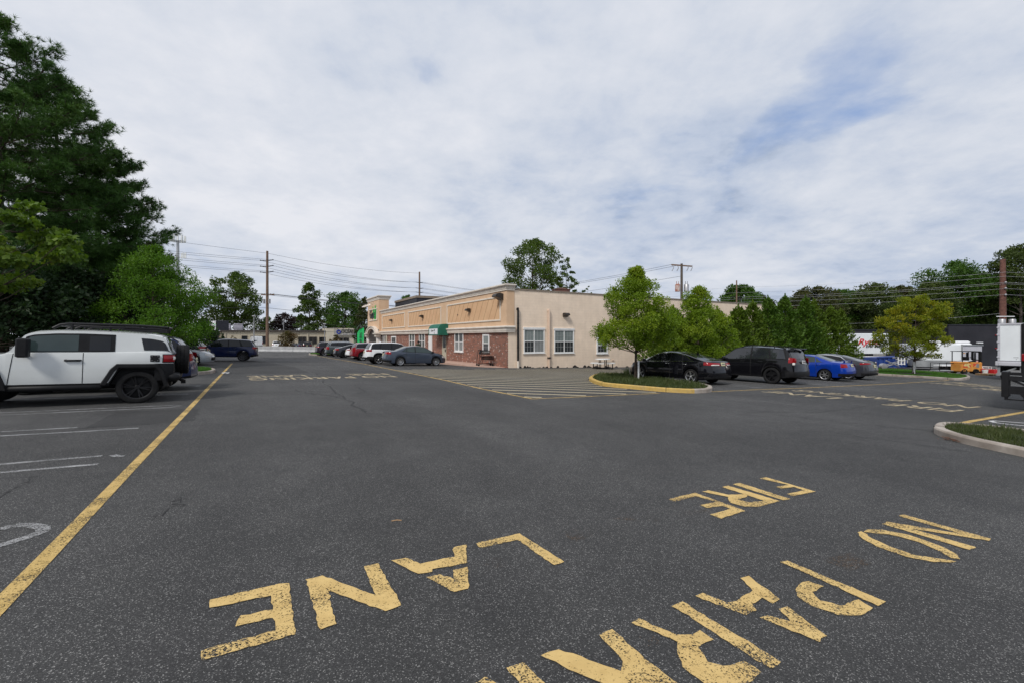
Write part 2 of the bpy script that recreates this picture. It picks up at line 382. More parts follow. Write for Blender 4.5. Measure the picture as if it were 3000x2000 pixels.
def deform(root, b, suv):
    todo = list(root.children)
    while todo:
        o = todo.pop()
        if o.name.split('.')[0] in ('wheel', 'underbody'): continue
        todo += list(o.children)
        for v in o.data.vertices:
            x, y, z = v.co; q = (y/(b.W/2))**2
            a = cl01(1-(x+b.ro)/.5)**1.5; c = cl01(1-(b.L-b.ro-x)/.6)**1.5
            if a: v.co.x += a*(.14*q+(.05 if suv else .11)*cl01((z-.58)/.40)+.06*cl01((.42-z)/.2))
            if c: v.co.x -= c*(.26*q+.12*cl01((z-.58)/.3)+.05*cl01((.35-z)/.15))
        o.data.update()
def side_glass(b, x0, x1, s0, s1, lo=.022, hi=.03, off=.007, n=14, side=1):
    """one pane on the greenhouse side: x from rear axle, s0/s1 lean of its ends"""
    g = []
    for i in range(n+1):
        row = []
        for j in range(6):
            t = j/5; xa = x0+s0*t; xb = x1+s1*t; x = xa+(xb-xa)*i/n
            yg, zl, yr, zr, zt = b.gh(x+b.ro)
            za, zc = zl+lo, max(zr-hi, zl+lo+.004); z = za+(zc-za)*t
            y = yg-b.tum*(z-zl-.008)+off; row.append((x, y*side, z))
        g.append(row)
    return g
def top_glass(b, x0, x1, f=.9, off=.007, n=14):
    g = []
    for i in range(n+1):
        x = x0+(x1-x0)*i/n; X = x+b.ro
        sl = (b.zt(X+.01)-b.zt(X-.01))/.02; nx, nz = -sl/math.hypot(sl, 1), 1/math.hypot(sl, 1); row = []
        for j in range(13):
            q = -1+2*j/12; yg, zl, yr, zr, zt = b.gh(X); a = abs(q)*f
            z = np.interp(a, [0, .6, .9, 1], [zt, zr+.74*(zt-zr), zr+.32*(zt-zr), zr])
            row.append((x+nx*off, q*f*yr, float(z)+nz*off))
        g.append(row)
    return g
def wrap_lens(b, end, xs, yin, z0, z1, zi0=None, zi1=None, off=.012, n=9, side=1):
    """lamp that wraps a corner: along the side from xs, round the end, inwards to yin"""
    zi0 = z0 if zi0 is None else zi0; zi1 = z1 if zi1 is None else zi1
    E = 0 if end == 'rear' else b.L; sg = -1 if end == 'rear' else 1
    ys = b.yw(E, (z0+z1)/2); tot = abs(xs-E)+max(0, ys-yin); g = []
    path = [('s', xs+(E-xs)*k/n, abs(xs-E)*k/n) for k in range(n+1)]
    if yin < ys: path += [('e', ys+(yin-ys)*k/5, abs(xs-E)+(ys-yin)*k/5) for k in range(1, 6)]
    for kind, q, dist in path:
        t = dist/tot; a = z0+(zi0-z0)*t; c = z1+(zi1-z1)*t; row = []
        for j in range(4):
            z = a+(c-a)*j/3; bul = off*(1 if 0 < j < 3 else .5)
            if kind == 's': row.append((q-b.ro+sg*bul*.6, (b.yw(q, z)+bul)*side, z))
            else: row.append((E-b.ro+sg*bul*1.4, q*side, z))
        g.append(row)
    return g
def wheel_meshes(r, rim, spokes, wdt=.21, style='y'):
    rr = r*.72
    t = MB(); w = wdt/2
    t.lathe([(rr*.98,-w*.8),(rr*1.02,-w*.97),(r*.90,-w),(r*.97,-w*.9),(r,-w*.68),(r,-w*.36),(r-.008,-w*.34),(r-.008,-w*.28),(r,-w*.26),(r,w*.26),(r-.008,w*.28),(r-.008,w*.34),(r,w*.36),(r,w*.68),(r*.97,w*.9),(r*.90,w),(rr*1.02,w*.97),(rr*.98,w*.8)], ax=(0,1,0), n=36)
    ty = t.build('tyre', M['rubber'], smooth=35)
    h = MB(); h.lathe([(.0,.02),(rr*.7,.02),(rr*.99,.0),(rr*.99,-w*.8),(0,-w*.8)], ax=(0,1,0), n=24)
    hb = h.build('wheel', M['black'], smooth=30)
    q = MB(); q.lathe([(rr*.90,w*.45),(rr*.93,w*.86),(rr*1.0,w*.93),(rr*1.01,w*.8),(rr*.97,w*.3),(rr*.9,w*.2)], ax=(0,1,0), n=36, closed=True)
    q.lathe([(0,w*.78),(rr*.16,w*.78),(rr*.2,w*.7),(rr*.22,w*.3)], ax=(0,1,0), n=16)
    for k in range(spokes):
        a0 = 2*pi*k/spokes+.2
        for dv in ((-.13, .13) if style == 'y' else (0,)):
            a1 = a0+dv; ww = .035*r/.33 if style == 'y' else .085*r/.33
            if style == 'thin': ww = .03
            ca, sa = math.cos(a0), math.sin(a0); cb, sb = math.cos(a1), math.sin(a1)
            p0 = Vector((ca*rr*.13, 0, sa*rr*.13)); p1 = Vector((cb*rr*.95, 0, sb*rr*.95)); dr = (p1-p0).normalized(); pe = Vector((-dr.z, 0, dr.x))
            v = []
            for p, s_, yy in ((p0, ww*.9, w*.74), (p1, ww*.62, w*.86)):
                v += [p-pe*s_/2+Vector((0,yy-.03,0)), p+pe*s_/2+Vector((0,yy-.03,0)), p+pe*s_*.36+Vector((0,yy,0)), p-pe*s_*.36+Vector((0,yy,0))]
            q.add(v, [(0,1,5,4),(1,2,6,5),(2,3,7,6),(3,0,4,7)])
    rm = q.build('rim', rim, smooth=30, fix=True)
    return hb, ty, rm
def put_wheels(root, b, rim, spokes, style='y', wdt=.21):
    hb, ty, rm = wheel_meshes(b.r, rim, spokes, wdt, style); first = True
    for x in (0, b.wb):
        for sd in (1, -1):
            trio = (hb, ty, rm) if first else (hb.copy(), ty.copy(), rm.copy())
            if not first:
                for o in trio: COL.objects.link(o)
            h, t, r = trio; h.parent = root; t.parent = h; r.parent = h; first = False
            h.location = (x, sd*(b.w(x+b.ro)-wdt/2-.012), b.r); h.rotation_euler = (0, 0, 0 if sd > 0 else pi)
def mirrors(root, b, x, z, mt, big=1.0):
    for sd in (1, -1):
        y = b.yw(x+b.ro, b.zbelt(x+b.ro)-.01); mb = MB()
        ya, yb = y+.05, y+.05+.19*big
        mb.bev(x-.05*big, x+.075*big, min(ya*sd, yb*sd), max(ya*sd, yb*sd), z-.02, z+.13*big, .03)
        mb.tube([(x, (y-.03)*sd, z+.0), (x, (ya+.03)*sd, z+.03)], .022, 6)
        mb.build('wing_mirror', mt, root)
def handles(root, b, xs, z, mt):
    for sd in (1, -1):
        for x in xs:
            y = b.yw(x+b.ro, z); mb = MB()
            mb.bev(x-.095, x+.095, min((y-.004)*sd, (y+.026)*sd), max((y-.004)*sd, (y+.026)*sd), z-.017, z+.017, .008)
            mb.build('door_handle', mt, root, smooth=50)
def both(root, name, fn, mt, thick=True):
    """one child mesh per side"""
    for sd in (1, -1):
        mb = MB(); r = fn(sd)
        for g in (r if isinstance(r[0][0][0], (list, tuple)) else [r]): mb.grid(g, 0, flip=sd < 0)
        mb.build(name, mt, root, smooth=45)
def make_car(sp, loc, head, label, cat, group=None):
    root = empty('parked_car', (0,0,0), 0, label, cat, group); b = Body(sp); root.name = sp.get('name', 'parked_car')
    on_ground(root, loc, *head)
    paint = sp['paint']; clad = M['black'] if sp.get('clad') else None
    car_body(b, root, paint, clad, sp.get('cladrows', 3), sp.get('seams', ()))
    d0, dl = sp['dlo']                                        # (rear, front) of the whole side band
    if sp.get('chrome'): both(root, 'window_trim', lambda s: side_glass(b, d0-.03, dl+.03, sp['dl_s'][0], sp['dl_s'][1], .002, .002, .004, 26, s), M['chrome'])
    both(root, 'window_surround', lambda s: side_glass(b, d0, dl, sp['dl_s'][0], sp['dl_s'][1], .03 if sp.get('chrome') else .012, .042 if sp.get('chrome') else .018, .0055, 26, s), sp.get('band', M['black']))
    for w in sp['win']:
        both(root, 'side_window', lambda s: side_glass(b, *w, .04 if sp.get('chrome') else .028, .054 if sp.get('chrome') else .034, .009, 14, s), sp.get('glass', M['cg']))
    for nmx, key in (('windscreen', 'ws'), ('rear_window', 'rw')):
        x0, x1, f = sp[key]; mb = MB(); mb.grid(top_glass(b, x0, x1, f)); mb.build(nmx, sp.get('glass', M['cg']), root, smooth=45)
    for side in (1, -1):
        t = sp['tail']; mb = MB(); mb.grid(wrap_lens(b, 'rear', *t, side=side), 0, flip=side < 0)
        tl = mb.build('tail_light', M['redlens'], root, smooth=45)
        if sp.get('tail2'):
            mb = MB(); mb.grid(wrap_lens(b, 'rear', *sp['tail2'], off=.016, side=side), 0, flip=side < 0); mb.build('reversing_lens', M['whitelens'], tl, smooth=45)
        h = sp['headl']; mb = MB(); mb.grid(wrap_lens(b, 'front', b.L-h[0], *h[1:], side=side), 0, flip=side > 0)
        mb.build('headlight', M['whitelens'], root, smooth=45)
    zp, wp_ = sp.get('plate', (.8, .30)); E = -b.ro
    mb = MB(); mb.bev(E-.03, E-.006, -wp_/2, wp_/2, zp, zp+.15, .004); pl = mb.build('number_plate', sp.get('platem', M['plate']), root)
    mb = MB(); mb.box(E-.034, E-.031, -.12, .12, zp+.05, zp+.10); mb.build('plate_characters', M['platec'], pl)
    zr = sp.get('valance', .42); mb = MB()                   # dark rear lower bumper
    g = wrap_lens(b, 'rear', .42, 0, b.zb(.3)+.02, zr, b.zb(0)+.02, zr, .006); mb.grid(g); g = wrap_lens(b, 'rear', .42, 0, b.zb(.3)+.02, zr, b.zb(0)+.02, zr, .006, side=-1); mb.grid(g, 0, True)
    mb.build('rear_bumper', sp.get('bump', M['black']), root, smooth=45)
    mb = MB(); zg = .36*b.H
    for s_ in (1, -1): mb.grid(wrap_lens(b, 'front', b.L-.05, 0, .3, zg, .3, zg, .008, side=s_), 0, s_ > 0)
    mb.build('grille', M['black'], root, smooth=45)
    put_wheels(root, b, sp['rim'], sp['spokes'], sp.get('style', 'y'), sp.get('tw', .21))
    mirrors(root, b, sp['mir'], b.zbelt(sp['mir']+b.ro)+.01, sp.get('mirm', paint))
    handles(root, b, sp['hand'], b.zbelt(.4*b.L)-.10, sp.get('handm', paint))
    if sp.get('rails'):
        for sd in (1, -1):
            mb = MB(); pts = []
            x0, x1 = sp['rails']
            for k in range(13):
                x = x0+(x1-x0)*k/12; yg, zl, yr, zr, zt = b.gh(x+b.ro); lift = .015+.05*min(1, 4*min(k, 12-k)/12)
                pts.append((x, (yr-.05)*sd, zr+.012+lift))
            mb.tube(pts, .018, 6)
            for k in (3, 9): mb.tube([pts[k], (pts[k][0], pts[k][1], pts[k][2]-.09)], .02, 6)
            mb.build('roof_rail', sp.get('railm', M['black']), root, smooth=50)
    if sp.get('spoiler'):
        x0, x1, z0 = sp['spoiler']; mb = MB(); y = b.w(.15)*.82
        mb.bev(x0, x1, -y, y, z0, z0+.03, .012)
        for sd in (1, -1): mb.box(x0+.08, x1-.05, sd*y*.8-.03, sd*y*.8+.03, z0-.09, z0+.01)
        mb.build('spoiler', sp.get('spoilm', paint), root, smooth=50)
    if sp.get('antenna'):
        x = sp['antenna']; z = b.zt(x+b.ro); mb = MB(); mb.prism([(x-.09,-.012,z-.01),(x+.10,-.012,z-.01),(x-.06,-.012,z+.07),(x-.085,-.012,z+.07)], (0,.024,0)); mb.build('antenna_fin', paint, root)
    deform(root, b, sp['top'][1][0] == .004)
    return root, b
M['platec'] = pm('plate_characters', (.05,.05,.09), (.3,.28,.2), 60, .5, lo=.48, hi=.52)
def paint(name, c, metal=.0, rough=.3): return pm(name, c, tuple(x*1.08 for x in c), 3, rough, metal, 0, coat=.8, spec=.08)
PT = dict(black=paint('black_paint', (.003,.003,.005)), nblack=paint('charcoal_paint', (.005,.005,.0065)), blue=paint('bright_blue_paint', (.004,.04,.33), .3),
          grey=paint('dark_grey_paint', (.045,.047,.055), .3), slate=paint('slate_grey_paint', (.055,.068,.095), .3), white=paint('white_paint_gloss', (.74,.75,.76)),
          red=paint('dark_red_paint', (.20,.008,.014), .2), navy=paint('navy_paint', (.008,.014,.055), .2), dblue=paint('dark_blue_paint', (.02,.03,.085), .2),
          teal=paint('grey_green_paint', (.045,.06,.062), .3), purple=paint('dark_plum_paint', (.028,.018,.03), .3), silver=paint('silver_paint', (.42,.45,.47), .4),
          gunm=paint('gunmetal_paint', (.03,.031,.037), .4))
def sedan(paint, L=4.64, W=1.80, H=1.45, wb=2.65, ro=1.06, r=.325, **k):
    d = dict(L=L, W=W, H=H, wb=wb, ro=ro, r=r, top=SED_TOP, belt=SED_BELT, tum=.40, paint=paint,
             dlo=(.02, L*.765-ro), dl_s=(.38, -.0), win=[(.10, .42, .33, .02), (.46, 1.03, .02, .0), (1.10, L*.765-ro-.03, .0, 0)],
             ws=(L*.615-ro, L*.785-ro, .93), rw=(L*.18-ro, L*.355-ro, .9), tail=(.34, .42, .80, .98, .80, .96), headl=(.45, .38, .60, .73, .56, .66),
             rim=M['rims'], spokes=5, mir=L*.725-ro, hand=(.28, 1.2), seams=[(.42, .36), (1.06, 1.06), (L*.735-ro, L*.74-ro-.02)], plate=(.72, .3))
    d.update(k); return d
def suv(paint, L=4.66, W=1.88, H=1.68, wb=2.72, ro=.95, r=.36, **k):
    d = dict(L=L, W=W, H=H, wb=wb, ro=ro, r=r, top=SUV_TOP, belt=SUV_BELT, tum=.27, paint=paint, sill=.30,
             dlo=(-.68, L*.712-ro), dl_s=(.16, 0), win=[(-.60, .02, .14, .10), (.10, .93, .10, 0), (1.0, L*.712-ro-.04, 0, 0)],
             ws=(L*.575-ro, L*.727-ro, .93), rw=(L*.028-ro, L*.095-ro, .86), tail=(.36, .52, .88, 1.06, .90, 1.04), headl=(.5, .4, .72, .86, .68, .8),
             rim=M['rims'], spokes=5, clad=True, mir=L*.675-ro, hand=(.5, 1.35), seams=[(.05, .42), (.96, .96), (L*.69-ro, L*.69-ro)], plate=(.82, .3), tw=.235)
    d.update(k); return d
# ------------------------------------------------------------------ the cars on the lot
g_l, g_f, g_r = 'cars parked on the left side of the lot', 'cars parked in front of the shop', 'cars parked in the row at right'
to_shop = (d2.x, d2.y); to_left = (-d2.x, -d2.y); to_back = (d1.x, d1.y)
def back_out(p, h, w, side):              # from a tyre's ground contact to the rear axle centre
    n = Vector((-h[1], h[0], 0)); q = Vector((p.x, p.y, 0)) + n*(side*w); return Vector((q.x, q.y, G(q.x, q.y)))
# row in front of the shop (we see the right flank and tail; the right rear tyre gives the place)
def shop_car(sp, px, depth, label, cat):
    p = D(px, depth); return make_car(sp, back_out(p, to_shop, sp['W']/2-.12, 1), to_shop, label, cat, g_f)
shop_car(sedan(PT['slate'], spokes=10, rim=M['rims'], glass=M['cg2'], tail=(.36,.35,.82,.99,.84,.98), mirm=M['black'], antenna=None), 1172, 31.4,
         'slate grey sedan parked nearest the awning door, clear of the white SUV', 'car')
shop_car(suv(PT['white'], H=1.67, tail=(.40,.46,.93,1.10,.95,1.06), valance=.52, spokes=6, antenna=.3, cladrows=4), 1109, 33.7,
         'white SUV with black wheel arches parked beside the slate grey sedan', 'SUV')
shop_car(suv(PT['red'], L=4.58, H=1.66, tail=(.30,.50,.78,1.22,.80,1.12), chrome=True, spokes=5), 1062, 40.0,
         'dark red SUV parked behind the white SUV with black arches', 'SUV')
shop_car(sedan(PT['white'], L=4.6, H=1.43, tail=(.3,.3,.86,.98,.86,.96), rim=M['rimd']), 1049, 43.0,
         'small white sedan almost hidden between the red SUV and the charcoal sedan', 'car')
shop_car(sedan(PT['gunm'], L=4.9, W=1.86, H=1.46, wb=2.97, ro=1.0, rim=M['rimb'], tail=(.42,.35,.80,.97,.84,.95), top=FAST_TOP, spokes=5, r=.335), 1009, 46.0,
         'charcoal sedan with black wheels parked left of the small white sedan', 'car')
shop_car(suv(PT['teal'], L=4.95, W=1.93, H=1.73, wb=2.85, ro=1.1, chrome=True, rails=(-.6, 1.6), railm=M['chrome'], tail=(.32,.5,.8,1.12,.85,1.1)), 984, 50.0,
         'large grey green SUV with chrome rails, second from the shop row far end', 'SUV')
shop_car(suv(PT['purple'], L=4.6, H=1.68, tail=(.4,.2,.98,1.08,.98,1.08), spokes=5), 950, 53.0,
         'dark plum SUV at the far end of the shop row beside the kerb', 'SUV')
# row at right (left flank and tail; the left rear tyre gives the place)
def right_car(sp, px, py, label, cat, head=to_back):
    return make_car(sp, back_out(P(px, py), head, sp['W']/2-.12, -1), head, label, cat, g_r)
hd = Vector((-.57, .82)); hd = (hd.x, hd.y)
right_car(sedan(PT['black'], L=4.85, W=1.86, H=1.465, wb=2.805, ro=1.08, top=FAST_TOP, chrome=True, tail=(.46,.22,.86,1.0,.84,.96), tail2=(.03,.30,.85,.90,.85,.90), handm=M['chrome'],
          plate=(.84,.3), valance=.36, antenna=.25, spokes=5, r=.335, win=[(-.05,.38,.36,.05),(.46,1.05,.05,0),(1.13,4.85*.755-1.08,0,0)], dlo=(-.12, 4.85*.757-1.08), mirm=PT['black']), 2026, 1123,
          'glossy black sedan with chrome window line beside the yellow kerbed island', 'car', hd)
right_car(suv(PT['nblack'], L=4.85, W=1.96, H=1.78, wb=2.86, ro=1.03, r=.385, rim=M['rimb'], style='one', spokes=5, rails=(-.55, 1.5), tail=(.26,.62,1.0,1.26,1.02,1.22), tail2=(.05,.72,.92,1.02,.92,1.02), platem=M['platew'],
          plate=(.98,.3), valance=.62, glass=M['cg3'], spoiler=(-.94,-.64,1.64), top=[(0,.53),(.004,.57),(.014,.62),(.03,.68),(.075,.91),(.10,.945),(.25,.98),(.40,1.0),(.51,.99),(.58,.955),(.72,.675),(.755,.655),(.90,.605),(.95,.545),(.985,.44),(1,.34)]), 2262, 1123,
          'big black SUV with black wheels and roof rails between the black sedan and blue sedan', 'SUV', hd)
right_car(sedan(PT['blue'], L=4.51, W=1.71, H=1.41, wb=2.535, ro=1.06, r=.305, glass=M['cg2'], style='one', spokes=6, tail=(.26,.52,.72,.93,.74,.92), spoiler=(-1.02,-.80,1.08), band=PT['blue'], plate=(.78,.3)), 2417, 1113.5,
          'bright blue sedan with a boot spoiler and silver wheels', 'car', hd)
right_car(sedan(PT['grey'], L=4.87, W=1.85, H=1.475, wb=2.85, ro=1.05, r=.33, top=FAST_TOP, chrome=True, tail=(.5,.45,.86,.96,.90,.97), plate=(.72,.3), valance=.40, spokes=5, rim=M['rims']), 2486, 1110,
          'dark grey sedan parked right of the blue sedan beside the grass island', 'car', hd)
# left row
def left_car(sp, x, y, head, label, cat): return make_car(sp, Vector((x, y, G(x, y))), head, label, cat, g_l)
q = Vector((-10.85, 13.7, 0))
left_car(suv(PT['dblue'], L=4.7, W=1.86, H=1.64, wb=2.68, ro=.92, rails=(-.5,1.6), tail=(.3,.5,.85,1.15,.9,1.1)), q.x, q.y, to_left, 'dark blue SUV with roof rails parked just behind the white off-roader', 'SUV')
q = P(619, 1069)-d2*.95+d1*.8
left_car(sedan(PT['silver'], L=5.0, W=1.85, H=1.42, wb=2.76, ro=1.15, r=.32, headl=(.45,.42,.60,.75,.58,.68)), q.x-d2.x*2.76, q.y-d2.y*2.76, to_shop, 'silver sedan parked nose out with its headlight beside the navy SUV', 'car')
q = D(610, 29.5)-d2*1.05
left_car(suv(PT['gunm'], L=4.82, W=1.94, H=1.74, wb=2.91, ro=1.0, chrome=True, spoiler=(-.95,-.62,1.58), tail=(.42,.5,1.0,1.14,1.0,1.13), tail2=(.3,.6,.95,1.0,.95,1.0)), q.x, q.y, to_left, 'dark grey SUV with chrome window edge behind the silver sedan', 'SUV')
q = D(632, 33.0)-d2*1.4
left_car(sedan(PT['white'], H=1.44), q.x, q.y, to_left, 'white car showing only its roof between the two dark SUVs on the left', 'car')
p = D(711, 34.3)
hn = (-.90, -.43)
make_car(suv(PT['navy'], L=4.6, W=1.89, H=1.70, wb=2.74, ro=.97, r=.365, rim=M['rimd'], spokes=9, tail=(.3,.5,.95,1.1,.95,1.08), spoiler=(-.92,-.7,1.60),
         win=[(-.60,.02,.02,.22),(.16,.93,.12,0),(1.0,4.6*.712-.97-.04,0,0)], valance=.5), back_out(p, hn, .82, -1), hn, 'navy blue SUV standing across the yellow line at the far end of the left row', 'SUV', g_l)

# ---- the white off-roader in the foreground
FJH = (-.825, -.565)
def off_roader():
    sp = dict(L=4.36, W=1.90, H=1.80, wb=2.69, ro=.66, r=.40, ra=.55, square=True, ubz=1.02, tum=.13, sill=.46, paint=PT['offw'],
      top=[(0,.66),(.003,.70),(.012,.73),(.033,.90),(.05,.945),(.10,.972),(.23,.992),(.37,1.0),(.47,.995),(.55,.975),(.573,.955),(.588,.93),(.637,.71),(.65,.685),(.8,.665),(.92,.64),(.965,.60),(.985,.5),(1,.42)], sig=.005,
      belt=[(0,.66),(.02,.71),(.1,.715),(.3,.70),(.6,.69),(.66,.68),(.9,.62),(1,.38)],
      wp=[(0,.86),(.01,.90),(.04,.955),(.12,.985),(.3,1),(.75,1),(.92,.97),(.97,.9),(1,.78)])
    rt = empty('off_roader', (0,0,0), 0, 'white boxy off-roader with black roof rack and a spare wheel on its tail', 'off-roader', g_l)
    b = Body(sp); on_ground(rt, P(402, 1179)+(-d1*-.82)*1.0 if False else back_out(P(402, 1179), FJH, .82, -1), *FJH)
    car_body(b, rt, PT['offw'], M['black'], 3, [(2.03, 2.10), (.95, .95)])
    both(rt, 'window_surround', lambda s: side_glass(b, .42, 2.02, .0, -.16, .008, .05, .006, 26, s), M['black'])
    both(rt, 'front_side_window', lambda s: side_glass(b, 1.04, 1.94, .0, -.13, .03, .085, .010, 14, s), M['cg2'])
    both(rt, 'rear_door_window', lambda s: side_glass(b, .50, .86, .0, .0, .04, .10, .010, 10, s), M['cg'])
    both(rt, 'quarter_window', lambda s: side_glass(b, -.64, -.10, .10, .06, .03, .09, .008, 10, s), M['cg'])
    for n, x0, x1, f in (('windscreen', 1.84, 2.07, .95), ('rear_window', -.60, -.49, .85)):
        mb = MB(); mb.grid(top_glass(b, x0, x1, f)); mb.build(n, M['cg'], rt, smooth=45)
    for sd in (1, -1):
        g = wrap_lens(b, 'rear', .20, .62, 1.03, 1.20, 1.03, 1.20, .02, side=sd); mb = MB(); mb.grid(g, 0, sd < 0)
        t = mb.build('tail_light', M['redlens'], rt, smooth=45)
        g = wrap_lens(b, 'rear', .215, .61, 1.005, 1.225, 1.005, 1.225, .012, side=sd); mb = MB(); mb.grid(g, 0, sd < 0); mb.build('lamp_housing', M['black'], t, smooth=45)
        g = wrap_lens(b, 'rear', .02, .68, 1.07, 1.17, 1.07, 1.17, .027, side=sd); mb = MB(); mb.grid(g, 0, sd < 0); mb.build('reversing_lens', M['whitelens'], t, smooth=45)
        mb = MB(); mb.grid(wrap_lens(b, 'front', b.L-.05, .5, .9, 1.05, side=sd), 0, sd > 0); mb.build('headlight', M['whitelens'], rt, smooth=45)
        # rear corner cladding and bumper
        mb = MB(); g = wrap_lens(b, 'rear', .36, 0, .56, .99, .56, .99, .012, side=sd); mb.grid(g, 0, sd < 0); mb.build('rear_corner_cladding', M['black'], rt, smooth=45)
        # angular wheel arch flares
        for xc in (0, 2.69):
            mb = MB(); prf = [(-.60,.42),(-.47,.86),(-.38,.985),(.38,.985),(.49,.86),(.66,.50)]; inn = [(-.50,.42),(-.40,.80),(-.33,.90),(.33,.90),(.41,.80),(.56,.48)]
            g = []
            for (xa, za), (xi, zi) in zip(prf, inn):
                X = min(max(xc+b.ro+xa, .02), b.L-.02); y = b.yw(X, max(za, b.zb(X)+.02))
                y = max(y, b.W/2*.95)
                g.append([(xc+xa, (y+.002)*sd, za), (xc+xa*.97, (y+.055)*sd, za-.015), (xc+xi, (y+.055)*sd, zi), (xc+xi, (y-.12)*sd, zi)])
            mb.grid(g, 0, sd > 0); mb.build('wheel_arch_flare', M['black'], rt, smooth=25)
        # mirror
        mb = MB(); y = b.yw(1.86+b.ro, 1.22)
        ya, yb = sorted(((y+.10)*sd, (y+.32)*sd)); mb.bev(1.75, 1.94, ya, yb, 1.14, 1.56, .03)
        mb.tube([(1.86, (y-.05)*sd, 1.2), (1.86, (y+.2)*sd, 1.24)], .035, 8)
        mb.build('wing_mirror', M['black'], rt)
        mb = MB(); y = b.yw(1.1+b.ro, 1.08); mb.bev(.98, 1.25, *sorted(((y+.012)*sd, (y+.045)*sd)), 1.045, 1.09, .012); mb.bev(.97,1.01,*sorted(((y-.01)*sd, (y+.04)*sd)),1.05,1.09,.008); mb.bev(1.2,1.25,*sorted(((y-.01)*sd, (y+.04)*sd)),1.045,1.095,.008)
        mb.build('door_handle', M['black'], rt, smooth=50)
        mb = MB(); mb.bev(.62, 2.12, *sorted((.86*sd, .96*sd)), .37, .50, .03); mb.build('rock_rail', M['black'], rt, smooth=50)
    # fuel cap on the left flank
    y = b.yw(-.30+b.ro, 1.12); mb = MB(); mb.bev(-.40, -.22, y-.005, y+.014, 1.03, 1.20, .006)
    fc = mb.build('fuel_cap', M['black'], rt, smooth=40); mb = MB()
    for a in range(8): mb.lathe([(.0,.006),(.008,.004),(.008,0)], (-.31+.078*math.cos(a*pi/4), y+.013, 1.115+.073*math.sin(a*pi/4)), (0,1,0), 8)
    mb.build('cap_screws', M['steel'], fc)
    mb = MB(); mb.bev(-.79, -.52, -.88, .88, .52, .73, .05); mb.bev(-.86,-.76,-.12,.12,.47,.53,.01); mb.box(-.89,-.79,-.03,.03,.40,.50); mb.build('rear_bumper', M['black'], rt, smooth=50)
    put_wheels(rt, b, M['rimb'], 6, 'y', .265)
    # spare wheel
    hb, ty, rm = wheel_meshes(.40, M['rimb'], 6, .27)
    hb.name = 'spare_wheel'; hb.parent = rt; ty.parent = hb; rm.parent = hb; hb.location = (-.81, -.12, 1.06); hb.rotation_euler = (0, 0, pi/2)
    # roof rack
    mb = MB(); zr = 1.92
    for s in (1, -1):
        mb.tube([(1.52, .60*s, 1.80), (1.40, .60*s, zr-.03), (1.25, .60*s, zr), (0, .64*s, zr), (-.52, .62*s, zr-.03)], .032, 8)
        mb.tube([(1.15, .62*s, 1.80), (1.05, .62*s, zr-.05), (.2, .66*s, zr-.06), (-.50, .64*s, zr-.09)], .028, 8)
        mb.tube([(.35, .66*s, 1.83), (.25, .66*s, zr-.11), (-.5, .66*s, zr-.13)], .028, 8)
        for x in (1.2, .55, -.1, -.45): mb.tube([(x, .63*s, 1.76), (x, .63*s, zr)], .022, 6)
    for x in (1.40, .9, .45, 0, -.5): mb.tube([(x, -.63, zr-.05), (x, .63, zr-.05)], .02, 6)
    mb.tube([(-.52,-.62,zr-.03),(-.55,0,zr-.03),(-.52,.62,zr-.03)], .03, 8)
    mb.build('roof_rack', M['blackmetal'], rt, smooth=50)
    mb = MB(); mb.bev(.4, 2.3, -.55, .55, .36, .5, .04); mb.tube([(2.0,.5,.36),(1.8,.52,.33),(1.5,.5,.35)], .05, 8); mb.box(-.6,.4,-.35,.35,.38,.55); mb.build('underbody', M['black'], rt, smooth=50)
PT['offw'] = pm('off_white_paint', (.60,.62,.61), (.64,.66,.65), 2, .22, 0, 0, coat=.8)
off_roader()
bpy.data.objects['off_roader'].scale = (1, 1, .95)
# ------------------------------------------------------------------ the shop
CX, CY = -.29, 31.5; GC = G(CX, CY)
M['stucco'] = pm('peach_stucco', (.61,.41,.26), (.67,.465,.305), 1.3, .9, 0, .25, 60)
M['stucco_p'] = pm('panel_stucco', (.61,.375,.21), (.66,.425,.245), 1.3, .9, 0, .25, 60)
M['groove'] = pm('panel_groove', (.22,.11,.05), (.28,.15,.07), 4, .9)
M['moulding'] = pm('stone_moulding', (.60,.54,.47), (.70,.64,.57), 1.8, .8, 0, .25, 30)
M['trim_l'] = pm('pale_trim', (.66,.58,.49), (.72,.65,.56), 3, .8)
M['cmu'] = brickm('painted_block', (.82,.665,.52), (.84,.685,.54), (.75,.60,.465), .81, .2, .006, 'XZ', .85, .35)
M['brick'] = brickm('red_brick', (.31,.10,.058), (.13,.052,.04), (.32,.235,.185), .25, .082, .011, 'YZ', .9, 1.0, 1)
M['coping'] = pm('roof_coping', (.20,.16,.12), (.26,.21,.165), 2, .6)
M['glass_u'] = pm('window_upper', (.17,.20,.20), (.25,.28,.275), 1.2, .06, 0, 0, spec=.8)
M['glass_d'] = pm('window_screen', (.028,.03,.032), (.05,.055,.06), 2, .2, 0, 0, spec=.6)
M['glass_l'] = pm('window_blind', (.20,.21,.21), (.27,.28,.28), 4, .2)
M['muntin'] = pm('muntin_grey', (.30,.31,.31), (.36,.37,.37), 3, .5)
M['doorp'] = pm('sage_door', (.42,.40,.31), (.48,.45,.36), 2, .5)
M['green'] = pm('green_canvas', (.006,.10,.065), (.012,.15,.10), 2, .7)
M['bronze'] = pm('bronze_metal', (.03,.024,.02), (.05,.042,.036), 4, .45, .3)
M['tar'] = pm('tar', (.012,.011,.010), (.04,.034,.03), 5, .9)
M['slate'] = pm('dark_cladding', (.012,.014,.022), (.022,.024,.034), 2, .6)
M['roofm'] = pm('flat_roof', (.12,.12,.12), (.2,.2,.2), 1, .9)
M['creamp'] = pm('cream_pipe', (.60,.45,.34), (.66,.5,.39), 3, .6)
